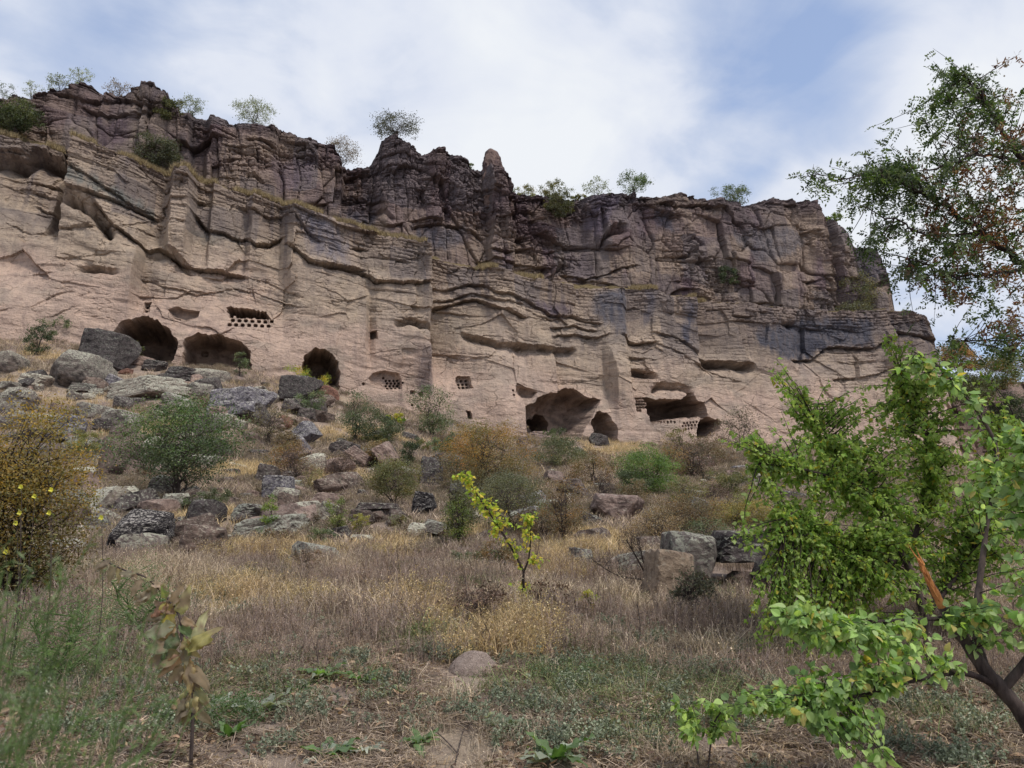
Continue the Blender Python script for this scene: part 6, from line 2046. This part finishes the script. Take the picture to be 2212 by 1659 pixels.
g = np.random.default_rng(88)
YL = 7.2
base = np.array([5.6, 7.6, float(ground_z(5.6, 7.6))])
root = link('locust_tree', None, None, tuple(base)); root.empty_display_size = .2
tag(root, 'tall locust tree with small paired leaflets and brown pods hanging in from the upper right', 'tree')
lim = [([base + [0, 0, -.3], base + [-.05, 0, 1.8], at(2420, 760, 7.6), at(2330, 660, 7.5), at(2212, 580, 7.4), at(2168, 534, 7.3), at(2123, 503, YL), at(2034, 446, 7.1), at(1994, 412, 7.0), at(1900, 385, 6.9)], [.13, .11, .07, .05, .038, .032, .026, .02, .015, .006]),
       ([at(2420, 760, 7.6), at(2350, 560, 7.6), at(2260, 430, 7.5), at(2212, 352, 7.4), at(2173, 292, 7.3), at(2149, 252, 7.2), at(2085, 165, 7.1)], [.07, .05, .04, .03, .024, .018, .006]),
       ([at(2212, 352, 7.4), at(2140, 330, 7.0), at(2060, 350, 6.8), at(1990, 370, 6.7)], [.02, .014, .010, .005]),
       ([at(2212, 580, 7.4), at(2130, 600, 7.2), at(2040, 590, 7.1), at(1960, 560, 7.0)], [.02, .014, .010, .004]),
       ([at(2330, 660, 7.5), at(2240, 720, 7.3), at(2150, 735, 7.2), at(2040, 735, 7.1)], [.02, .012, .008, .003]),
       ([at(2123, 503, YL), at(2020, 510, 7.0), at(1930, 480, 6.9), at(1850, 440, 6.8)], [.014, .011, .008, .003]),
       ([at(1900, 385, 6.9), at(1830, 390, 6.8), at(1785, 380, 6.8), at(1745, 375, 6.8)], [.006, .005, .003, .002])]
allp = []
for i, (pt, rad) in enumerate(lim):
    pt = np.array(pt); t = np.linspace(0, len(pt) - 1, (len(pt) - 1) * 5 + 1)
    q = np.stack([np.interp(t, range(len(pt)), pt[:, k]) for k in range(3)], 1)
    for _ in range(3): q[1:-1] = (q[:-2] + 2 * q[1:-1] + q[2:]) / 4
    q[3:] += .02 * g.normal(size=q[3:].shape)
    v, f = tube(q - base, np.interp(t, range(len(pt)), rad), 7)
    link('trunk' if i == 0 else 'branch', np_mesh('branch', v, f, M['darkbark'], True), root)
    allp.append(q[12:] if i == 0 else q)
PL = np.concatenate(allp)
tw, lf = Acc(), Acc()
LB = [(2060, 150, 40, 40, 9, 1.1), (2090, 200, 60, 45, 12, .9), (2150, 240, 70, 60, 12, .8), (1990, 215, 35, 14, 3, .7), (1975, 250, 22, 12, 2, .6), (2035, 255, 50, 30, 9, .9), (2100, 330, 100, 55, 20, .8), (1920, 305, 30, 22, 4, .5),
      (1775, 380, 35, 25, 5, .6), (1750, 400, 18, 22, 3, .6), (1905, 370, 70, 22, 16, 1.2), (1990, 362, 80, 30, 18, 1.2), (1960, 430, 100, 45, 20, .8), (2100, 450, 110, 75, 36, .9), (2190, 350, 55, 140, 26, .9), (1900, 480, 80, 35, 12, .6),
      (2010, 520, 100, 45, 22, .75), (2150, 560, 80, 55, 20, .8), (1850, 440, 35, 28, 6, .7), (1880, 535, 50, 28, 7, .6), (2030, 590, 80, 28, 14, .7), (1960, 578, 50, 22, 7, .6), (2060, 630, 60, 20, 6, .5), (2120, 650, 70, 30, 8, .6), (2190, 680, 50, 60, 12, .7),
      (2100, 735, 90, 30, 10, .6), (2180, 780, 60, 40, 10, .7), (1995, 690, 25, 14, 2, .5), (2200, 480, 50, 80, 14, .8)]
LG = [srgb(*c) for c in ((58, 78, 44), (70, 92, 50), (48, 64, 40), (84, 104, 56))]
BR = [srgb(*c) for c in ((104, 70, 54), (84, 56, 46), (120, 84, 62))]
for (px, py, rx, ry, nt, dn) in LB:
    k = YL / F
    for i in range(int(nt * 1.35)):
        yy = YL + g.normal() * .35
        tip = at(px + g.normal() * rx * .6, py + g.normal() * ry * .6, yy)
        dd = np.linalg.norm(PL - tip, axis=1)
        s = PL[int(g.choice(np.argsort(dd)[:5]))]
        L = np.linalg.norm(tip - s)
        q = bez(s, tip, g.normal(size=3) * .08 * L, 6)
        tw.add(*tube(q - base, np.linspace(.004 + .003 * L, .0014, 6), 3))
        brown = (1990 < px < 2205 and 320 < py < 690 and g.random() < .36)
        for j in range(int(5 * dn + 2.5)):
            f = g.uniform(.45, 1) * 5; a = int(min(f, 4)); pos = q[a] + (q[a + 1] - q[a]) * (f - a)
            col = np.array(BR[int(g.integers(3))] if brown else LG[int(g.integers(4))])
            ax = unit(g.normal(size=3) + unit(tip - s) * .5 - UP * .2)
            if brown and g.random() < .5:
                for _ in range(6):
                    lf.add(*quads((pos + g.normal(size=3) * .04 - base)[None], .06, g, col[None], ratio=.35))
            else:
                pinnate(g, pos - base, ax, .13 * g.uniform(.7, 1.2), lf, col, 11, .042)
link('twigs', tw.mesh('twigs', M['darkbark'], True), root)['kind'] = 'stuff'
link('leaves', lf.mesh('leaves', M['leaf']), root)['kind'] = 'stuff'

# the yellow sapling in the middle of the field
YS = 10.6
def zs(x, y, Y=YS): return at(*Z(15, [(x, y)])[0], Y)
b3 = at(1130, 1300, YS); b3[2] = ground_z(b3[0], b3[1])
leafy_tree('yellow_sapling', 'sapling', 'forked sapling with yellow-green leaves standing in the middle of the field', b3,
           [([b3 + [0, 0, -.1], zs(848, 1659), zs(838, 1540), zs(842, 1460)], [.024, .022, .02, .018], 'darkbark', 'trunk'),
            ([zs(842, 1460), zs(760, 1290), zs(640, 1090), zs(560, 970), zs(480, 850), zs(380, 700), zs(330, 620), zs(215, 590)], [.017, .015, .013, .011, .009, .006, .004, .002], 'darkbark', 'branch'),
            ([zs(842, 1460), zs(890, 1350), zs(903, 1200), zs(905, 1040), zs(900, 940)], [.016, .012, .010, .008, .004], 'darkbark', 'branch'),
            ([zs(880, 1370), zs(950, 1340), zs(980, 1250), zs(980, 1100)], [.006, .005, .004, .002], 'darkbark', 'branch')],
           [blob(*Z(15, [(270, 600)])[0], 16, 7, YS, 5, .8, .1), blob(*Z(15, [(350, 650)])[0], 14, 26, YS, 10, 1, .12), blob(*Z(15, [(400, 780)])[0], 18, 20, YS, 9, 1, .12), blob(*Z(15, [(530, 880)])[0], 28, 22, YS, 11, 1, .15),
            blob(*Z(15, [(640, 1000)])[0], 22, 26, YS, 11, 1, .15), blob(*Z(15, [(560, 1130)])[0], 26, 14, YS, 7, .9, .12), blob(*Z(15, [(890, 970)])[0], 24, 12, YS, 9, 1, .15), blob(*Z(15, [(860, 1080)])[0], 22, 22, YS, 9, .8, .12),
            blob(*Z(15, [(810, 1270)])[0], 22, 40, YS, 12, .8, .15), blob(*Z(15, [(960, 1350)])[0], 26, 16, YS, 8, .7, .12), blob(*Z(15, [(830, 1600)])[0], 30, 24, YS, 14, .8, .15), blob(1150, 1300, 36, 16, YS, 10, .8, .15)],
           .062, [(180, 194, 76), (158, 184, 70), (196, 194, 84), (136, 166, 66), (206, 184, 84)], 64, n_per=8, singles=0, twig_r=.002)


# bare leaning shrub
def bare_limb(acc, base, pts, r0, r1):
    pts = np.array(pts); t = np.linspace(0, len(pts) - 1, (len(pts) - 1) * 4 + 1)
    q = np.stack([np.interp(t, range(len(pts)), pts[:, k]) for k in range(3)], 1)
    for _ in range(2): q[1:-1] = (q[:-2] + 2 * q[1:-1] + q[2:]) / 4
    acc.add(*tube(q - base, np.linspace(r0, r1, len(q)), 6))
    return q


g = np.random.default_rng(91)
YB = 12.0
b4 = at(1408, 1292, YB); b4[2] = ground_z(b4[0], b4[1])
root = link('bare_shrub', None, None, tuple(b4)); tag(root, 'leaning leafless shrub with dark forked limbs beside the tan boulder face', 'shrub')
a = Acc()
L1 = [bare_limb(a, b4, [b4 + [0, 0, -.1], at(1405, 1265, YB), at(1395, 1240, YB), at(1370, 1195, YB), at(1352, 1165, YB)], .03, .006),
      bare_limb(a, b4, [at(1405, 1268, YB), at(1385, 1250, YB), at(1345, 1248, YB), at(1312, 1232, YB), at(1284, 1212, YB)], .02, .005),
      bare_limb(a, b4, [at(1398, 1245, YB), at(1390, 1215, YB), at(1385, 1190, YB), at(1380, 1165, YB)], .012, .004)]
for q in L1:
    for i in range(26):
        s = q[int(g.integers(4, len(q)))]
        e = s + unit(g.normal(size=3) * .7 + np.array([-.3, 0, .9])) * g.uniform(.1, .45)
        m = bez(s, e, g.normal(size=3) * .03, 5)
        a.add(*tube(m - b4, np.linspace(.004, .0012, 5), 3))
        for _ in range(3):
            s2 = m[int(g.integers(1, 5))]; e2 = s2 + unit(g.normal(size=3) + UP * .6) * g.uniform(.05, .18)
            a.add(*tube(np.stack([s2, e2]) - b4, np.array([.002, .001]), 3))
link('branches', a.mesh('branches', M['darkbark'], True), root)


# withered mullein stalk on the left
def mullein(base, pts, leaves, label, name='mullein'):
    root = link(name, None, None, tuple(base)); tag(root, label, 'plant')
    a = Acc(); pts = np.array(pts)
    q = bare_limb(a, base, pts, .012, .005)
    link('stem', a.mesh('stem', M['bark'], True), root)
    for (px, py, Y, dx, dz, s, c) in leaves:
        tip = at(px, py, Y)
        i = int(np.argmin(np.linalg.norm(q - tip, axis=1)))
        V, F_, vn = fine_leaf(g, g.uniform(.50, .75), g.uniform(.2, .8), g.uniform(.2, 1.1), .16, g.uniform(.2, .9))
        V = V + .07 * np.stack([fbm3(V * 4 + px, 3, 3), fbm3(V * 4 + px, 3, 13), fbm3(V * 4 + px, 3, 23)], 1)
        ax = np.array([dx, -.35, dz - .35])
        tipc = np.array(srgb(132, 106, 84))
        cv = np.array(srgb(*c)) * (1 + .2 * vn[:, None]) * (1 + .3 * fbm3(V * 5, 3, int(px) % 50))[:, None]
        cv = cv + (tipc - cv) * (sstep(.1, .5, fbm3(V * 3.5 + px, 2, 9) + .35 * V[:, 0] - .1))[:, None]
        me = np_mesh('leaf', V, F_, M['leaf'], True, cv)
        o = link('leaf', me, root)
        o.matrix_local = rot_mat(q[i] * .6 + tip * .4 - base, ax, np.array([g.normal() * .4, -1.0, .5]), s * 1.3)
    return root


YM = 4.7
b5 = at(418, 1560, YM); b5[2] = ground_z(b5[0], b5[1])
def z7(x, y, Y=YM): return at(*Z(7, [(x, y)])[0], Y)
ml = []
for (x, y, dx, dz, s, c) in ((1110, 1190, -.1, -1, .13, (190, 182, 118)), (1150, 1130, .4, -.9, .10, (170, 160, 100)), (1080, 1060, -.8, -.3, .10, (120, 100, 72)), (1180, 960, .45, 1, .15, (168, 160, 92)), (1200, 900, .3, 1, .12, (180, 178, 136)),
                             (1150, 1000, .2, -.8, .14, (160, 138, 86)), (1050, 980, -1, .1, .14, (126, 112, 70)), (1000, 1000, -1, -.2, .12, (112, 104, 66)), (960, 940, -1, .25, .12, (88, 100, 62)), (1000, 810, -1, .1, .13, (168, 170, 138)),
                             (960, 760, -1, .15, .12, (128, 106, 74)), (1060, 740, .4, 1, .12, (176, 170, 110)), (1070, 800, .9, -.2, .09, (100, 130, 62)), (990, 690, .1, -.9, .12, (190, 178, 70)), (970, 650, .0, .6, .07, (120, 140, 60)),
                             (1030, 850, -.4, -.6, .12, (96, 112, 66)), (910, 570, .8, .3, .06, (188, 162, 140)), (880, 620, -.7, -.4, .09, (150, 128, 104)), (840, 560, -.7, -.6, .08, (140, 118, 98)), (840, 680, -1, -.1, .08, (178, 170, 150)),
                             (780, 500, .5, .6, .06, (170, 156, 120)), (700, 440, -.4, -.6, .07, (138, 118, 96)), (660, 400, -.9, -.1, .07, (128, 106, 88)), (1120, 880, .6, -.5, .10, (140, 120, 82)), (1180, 1060, .6, -.7, .08, (132, 110, 84)), (1130, 1230, -.5, -.8, .12, (150, 146, 96)), (1190, 1260, .7, -.7, .11, (128, 106, 82)), (1120, 1290, -.9, -.5, .10, (110, 92, 74)), (1170, 1180, .2, -1, .13, (186, 172, 118))):
    px, py = Z(7, [(x, y)])[0]
    ml.append((px, py, YM, dx, dz, s * 1.15, c))
ml += [(x + g.normal() * 12, y + g.normal() * 14, Y, dx + g.normal() * .5, dz + g.normal() * .5, s * g.uniform(.6, .9), (130 + int(g.integers(40)), 112 + int(g.integers(30)), 84 + int(g.integers(20)))) for (x, y, Y, dx, dz, s, c) in ml]
mullein(b5, [b5 + [0, 0, -.05], z7(1160, 1300), z7(1150, 1150), z7(1120, 1000), z7(1090, 880), z7(1085, 760), z7(1040, 680), z7(960, 590), z7(870, 505), z7(760, 480), z7(620, 410)], ml,
        'withered mullein stalk with curled yellow and tan leaves leaning left in the foreground')


# rosettes of broad leaves
def rosette(px, py, size, cols, label, n=7, up=.8, seed=0, w=.42):
    g = np.random.default_rng(seed + int(px))
    b = ground_at(px, py)
    root = link('leaf_rosette', None, None, tuple(b)); tag(root, label, 'plant')
    size *= 1.55; n = int(n * 1.6); w *= 1.25
    for i in range(n):
        a = i * 2.4 + g.uniform(-.4, .4)
        V, F_, vn = fine_leaf(g, w * g.uniform(.7, 1.05), g.uniform(.2, .8), g.uniform(.1, .9), .12, g.uniform(0, .8))
        V = V + .04 * fbm3(V * 5 + i, 3, 3)[:, None]
        me = np_mesh('leaf', V, F_, M['leaf'], True, np.broadcast_to(pal(g, cols, 1, .12)[0], V.shape) * (1 + .2 * vn[:, None]) * (1 + .22 * fbm3(V * 6, 3, i)[:, None]))
        o = link('leaf', me, root)
        o.matrix_local = rot_mat(np.array([0, 0, .01]), np.array([math.cos(a), math.sin(a), up * g.uniform(.4, 1.3)]), np.array([-math.cos(a) * .5, -math.sin(a) * .5, 1]), size * g.uniform(.6, 1.1))


WOOL = [(158, 168, 150), (140, 154, 134), (174, 182, 168)]
GL = [(88, 122, 62), (104, 138, 72), (78, 108, 60)]
rosette(695, 1468, .17, WOOL + GL, 'woolly grey-green mullein rosette left of the dirt mound', 8)
rosette(786, 1478, .15, GL, 'green broad-leaved plant between the woolly rosette and the dirt mound', 7)
rosette(560, 1545, .17, WOOL, 'silvery woolly rosette among the green weeds right of the mullein stalk', 8)
rosette(470, 1535, .13, WOOL, 'small silvery rosette just right of the mullein stalk foot', 6)
rosette(495, 1600, .12, GL, 'single upright bright green leafed plant below the mullein stalk', 4, 2.2)
rosette(700, 1642, .16, WOOL + GL, 'grey-green rosette with upright leaves near the bottom edge, left of centre', 8)
rosette(905, 1610, .12, GL, 'green plant cut by the bottom edge left of the bare patch', 6)
rosette(1200, 1648, .17, GL + WOOL, 'dark green rosette at the bottom edge right of centre', 9)
rosette(1045, 1560, .10, WOOL, 'tiny grey rosette in the straw litter below the dirt mound', 6)
rosette(880, 1500, .08, GL, 'tiny green plant in the bare soil left of the dirt mound foot', 6)
rosette(1395, 1510, .13, WOOL, 'grey plant with drooping pale leaves left of the apricot sprout', 7, -.1)
rosette(1090, 1580, .11, [(112, 128, 100), (96, 110, 84)], 'grey-green clump in the litter below the mound', 9)
rosette(640, 1500, .12, GL, 'green leafy plant between the two silvery rosettes', 6)
rosette(1260, 1480, .10, GL, 'small green plant right of the dirt mound', 7)
rosette(10, 1330, .10, WOOL, 'pale woolly leaves at the left edge behind the blurred stems', 6)
rosette(780, 1625, .12, WOOL, 'silvery leaves beside the bottom-edge rosette', 5)

# dirt mound
v, f = ico(5)
b6 = ground_at(1020, 1458)
mv = v[:, :].copy()
prof_ = (1 - np.clip(np.hypot(v[:, 0], v[:, 1]), 0, 1) ** 2) ** .7
mv[:, 2] = np.where(v[:, 2] > -.2, prof_, -.4)
mv *= np.array([.235, .2, .19])
mv += (.022 * fbm3(mv * 14, 4, 7))[:, None] * np.array([.6, .6, 1.2])
M['dirt'] = boulder_mat('pale_dug_earth', srgb(206, 186, 172), srgb(206, 190, 176), srgb(170, 150, 138), .2, 6)
o = link('dirt_mound', np_mesh('dirt_mound', mv, f, M['dirt'], False)); o.location = b6 + np.array([0, .12, -.01])
tag(o, 'small pale mound of dug earth in the foreground below the twisted dead stalk', 'mound')

# twisted dead stalk behind the mound
b7 = ground_at(1052, 1420); YD = b7[1]
root = link('twisted_stalk', None, None, tuple(b7)); tag(root, 'twisted dead brown stalk standing behind the dirt mound', 'plant')
a = Acc()
bare_limb(a, b7, [b7 + [0, 0, -.05], at(1050, 1412, YD), at(1040, 1400, YD), at(1050, 1385, YD), at(1038, 1370, YD), at(1052, 1358, YD), at(1045, 1345, YD)], .010, .004)
bare_limb(a, b7, [b7 + [.02, 0, -.05], at(1058, 1405, YD), at(1054, 1385, YD), at(1060, 1370, YD), at(1048, 1350, YD), at(1055, 1335, YD)], .008, .003)
g = np.random.default_rng(4)
for i in range(18):
    s = at(1050 + g.normal() * 5, g.uniform(1345, 1410), YD); e = s + unit(g.normal(size=3) + UP * .5) * g.uniform(.03, .12)
    a.add(*tube(bez(s, e, g.normal(size=3) * .02, 4) - b7, np.linspace(.003, .001, 4), 3))
link('stem', a.mesh('stem', M['bark'], True), root)

# thin dry stalks standing up in the field
for i, (px, y0, y1) in enumerate(((865, 1180, 1290), (735, 1165, 1215), (742, 1170, 1218), (780, 1180, 1225), (1230, 1385, 1440), (690, 1400, 1460), (1500, 1300, 1350), (380, 1120, 1190), (1010, 1225, 1330), (1385, 1300, 1400))):
    b = ground_at(px, y1); a = Acc()
    bare_limb(a, b, [b + [0, 0, -.03], at(px - 2, (y0 + y1) / 2, b[1]), at(px - 8, y0, b[1])], .006, .0025)
    for j in range(7):
        f_ = g.uniform(.3, 1); s = at(px - 8 * f_, y1 + (y0 - y1) * f_, b[1]); e = s + unit(g.normal(size=3) + UP) * g.uniform(.05, .2)
        a.add(*tube(np.stack([s, e]) - b, np.array([.003, .0012]), 3))
    o = link('dry_stalk', a.mesh('dry_stalk', M['bark'], True)); o.location = b
    tag(o, ['thin dry stalk left of the yellow sapling in front of the flat-topped pale stone', 'left stalk of a pair below the yellow-green sprout', 'right stalk of a pair below the yellow-green sprout', 'short stalk below the long dark slab',
            'short dry stalk right of the dirt mound', 'dry stalk above the woolly mullein rosette', 'dry stalk below the dense grey twiggy bush', 'dry stalk beside the black and white boulder',
            'tall thin stalk before the smooth hump of rock', 'tall thin stalk below the leaning leafless shrub'][i], 'stalk')

# yellow-orange bush filling the left edge
g = np.random.default_rng(17)
YO = 10.2
b8 = np.array([at(40, 1150, YO)[0], YO, float(ground_z(at(40, 1150, YO)[0], YO))])
top = at(40, 890, YO)[2]
plant_at(b8, 270 * YO / F, (top - b8[2]) * .97, [(190, 156, 70), (174, 148, 68), (156, 146, 72), (146, 130, 66), (202, 164, 76)], 'big yellow-orange bush with dark branches filling the left edge', leaf=.036, seed=41, twigs=300, dens=1.3, gap=.25,
         stems=9, low=.02, cols2=[(138, 112, 60), (116, 98, 56), (148, 128, 64), (134, 128, 66)], twigcol='darkbark')

# evening primrose: thin stems with yellow flowers in front of the yellow bush
def flower_plant(px, py, ytip, label, blooms, Y=6.6):
    x = at(px, py, Y)[0]
    b = np.array([x, Y, float(ground_z(x, Y))])
    root = link('flowering_stem', None, None, tuple(b)); tag(root, label, 'flower')
    a = Acc(); lfv = Acc()
    for (fx, fy) in blooms:
        q = bare_limb(a, b, [b + [0, 0, -.03], (b + at(fx, fy, Y)) / 2 + [.05, 0, 0], at(fx, fy, Y)], .005, .002)
        n = 26
        kk = g.integers(2, len(q), size=n)
        lfv.add(*quads(q[kk] - b + g.normal(size=(n, 3)) * .02, .05, g, pal(g, [(112, 122, 66), (96, 110, 60), (138, 130, 70)], n), ratio=.25))
        for pz in range(4):
            an = pz * math.pi / 2 + .4
            V, F_ = broad_leaf(1, .95, .2, -.3)
            o = link('petal', np_mesh('petal', V, F_, M['petal'], True, np.broadcast_to(np.array(srgb(228, 224, 50)), V.shape)), root)
            o.matrix_local = rot_mat(at(fx, fy, Y) - b, np.array([math.cos(an), -.35, math.sin(an)]), np.array([0, -1, .3]), .028)
    link('stem', a.mesh('stem', M['bark'], True), root)
    link('leaves', lfv.mesh('leaves', M['leaf']), root)['kind'] = 'stuff'


flower_plant(40, 1200, 1050, 'evening primrose with two yellow flowers at the left edge, highest blooms', [(47, 1052), (76, 1072)])
flower_plant(110, 1200, 1055, 'evening primrose stem with a yellow flower above another', [(112, 1058), (108, 1108)])
flower_plant(45, 1230, 1108, 'low evening primrose with two yellow flowers above the blurred stems', [(44, 1108), (36, 1130)])
flower_plant(220, 1230, 1118, 'evening primrose with one yellow flower before the black and white boulder', [(220, 1118)])
flower_plant(15, 1260, 1190, 'evening primrose with one yellow flower low at the left edge', [(14, 1192)])

# feathery green stems right in front of the lens, lower left
g = np.random.default_rng(23)
def feathery(px0, px1, ytop, Y, label, n, lean=90):
    bx = at((px0 + px1) / 2, 1659, Y)[0]
    b = np.array([bx, Y, float(ground_z(bx, Y))])
    root = link('feathery_plant', None, None, tuple(b)); tag(root, label, 'plant')
    st, nd = Acc(), Acc()
    for i in range(n):
        x0 = g.uniform(px0, px1); yy = Y + g.normal() * .12
        q0 = np.array([at(x0, 1659, yy)[0] - .08, yy, b[2] - .03])
        tipx = x0 + g.uniform(.1, 1.3) * lean; tipy = ytop + g.uniform(-.0, 1) ** 1.3 * (1659 - ytop) * .75
        e = at(tipx, tipy, yy)
        q = bez(q0, e, np.array([-.06, 0, .06]) + g.normal(size=3) * .05, 14)
        st.add(*tube(q - b, np.linspace(.0035, .0008, 14), 4))
        for j in range(34):
            f_ = g.uniform(.25, 1) * 13; a_ = int(min(f_, 12)); p = q[a_] + (q[a_ + 1] - q[a_]) * (f_ - a_)
            if p[2] < CAM_Z - 1.3: continue
            d = unit(g.normal(size=3) * .6 + unit(e - q0) * 1.0 + np.array([.3, 0, .1])); L = g.uniform(.03, .11)
            m = 9
            ff = np.linspace(.1, 1, m)[:, None]
            c = p + d * L * ff
            dd = unit(g.normal(size=(m, 3)) * .7 + d * .9)
            nd.add(*quads(c + dd * .006 - b, g.uniform(.010, .018, m), g, pal(g, [(96, 126, 70), (80, 108, 60), (112, 136, 80), (78, 98, 64)], m, .15), ratio=.16, axis=dd))
            st.add(*tube(np.stack([p, p + d * L]) - b, np.array([.0010, .0005]), 3))
    link('stem', st.mesh('stem', M['greenstem'], True), root)
    link('needles', nd.mesh('needles', M['leaf']), root)['kind'] = 'stuff'


M['greenstem'] = bark_mat('green_stem', srgb(76, 98, 56), srgb(104, 124, 72))
feathery(-420, 0, 1230, .85, 'blurred feathery green plant at the very left edge, close to the lens', 17, 300)
feathery(-200, 180, 1290, 1.05, 'blurred feathery green plant arching right from the lower left corner', 13, 330)
feathery(-60, 260, 1450, 1.35, 'low feathery green plant along the bottom edge near the left corner', 12, 240)
# finer green weeds with tiny leaves between the blurred stems and the mullein
plant_at(ground_at(300, 1400), .9, .85, [(98, 118, 78), (84, 104, 70), (112, 128, 90)], 'airy fine-leaved green weed between the blurred stems and the mullein', leaf=.016, seed=51, twigs=120, dens=.5, low=.02, twigcol='greenstem', name='weed', cat='weed')
plant_at(ground_at(120, 1480), 1.0, .8, [(92, 118, 72), (80, 104, 66), (112, 130, 86)], 'airy fine-leaved green weed behind the blurred stems', leaf=.014, seed=52, twigs=120, dens=.5, low=.02, twigcol='greenstem', name='weed', cat='weed')
plant_at(ground_at(470, 1560), .75, .16, [(84, 110, 66), (74, 98, 60)], 'creeping green weed around the mullein stalk foot', leaf=.016, seed=53, twigs=80, dens=.7, low=.0, twigcol='greenstem', name='weed', cat='weed')
plant_at(ground_at(1230, 1455), .7, .10, [(92, 112, 84), (84, 102, 74)], 'low green mat right of the dirt mound', leaf=.016, seed=54, twigs=60, dens=.7, low=.0, twigcol='greenstem', name='weed', cat='weed')
plant_at(ground_at(1490, 1470), 1.1, .16, [(100, 112, 88), (112, 118, 96), (84, 98, 74)], 'grey-green prostrate weed behind the apricot sprout', leaf=.018, seed=55, twigs=80, dens=.7, low=.0, twigcol='greenstem', name='weed', cat='weed')
# cut stalks lying on the bare ground
for i, (x0, y0, x1, y1) in enumerate(((640, 1560, 745, 1520), (985, 1650, 1005, 1575), (1005, 1575, 1080, 1560), (1200, 1545, 1420, 1535), (990, 1635, 900, 1560), (1010, 1420, 1100, 1395), (930, 1260, 1020, 1282), (1110, 1590, 1300, 1560))):
    p0, p1 = ground_at(x0, y0), ground_at(x1, y1)
    o = link('cut_stalk', None) if False else None
    a = Acc(); m = bez(p0 + [0, 0, .015], p1 + [0, 0, .02], np.array([0, .02, .04]), 7)
    a.add(*tube(m - p0, np.linspace(.005, .003, 7), 5))
    o = link('cut_stalk', a.mesh('cut_stalk', M['bark'], True)); o.location = p0
    tag(o, ['straight cut stalk right of the silvery rosette', 'left arm of a forked dry stick near the bottom edge', 'right arm of a forked dry stick near the bottom edge', 'long yellowish cut stalk left of the apricot sprout',
            'short dry stick left of the forked stick', 'dry stick leaning behind the dirt mound', 'pale dry stick in the grass left of the yellow sapling', 'dry stick across the litter right of the forked stick'][i], 'stick')
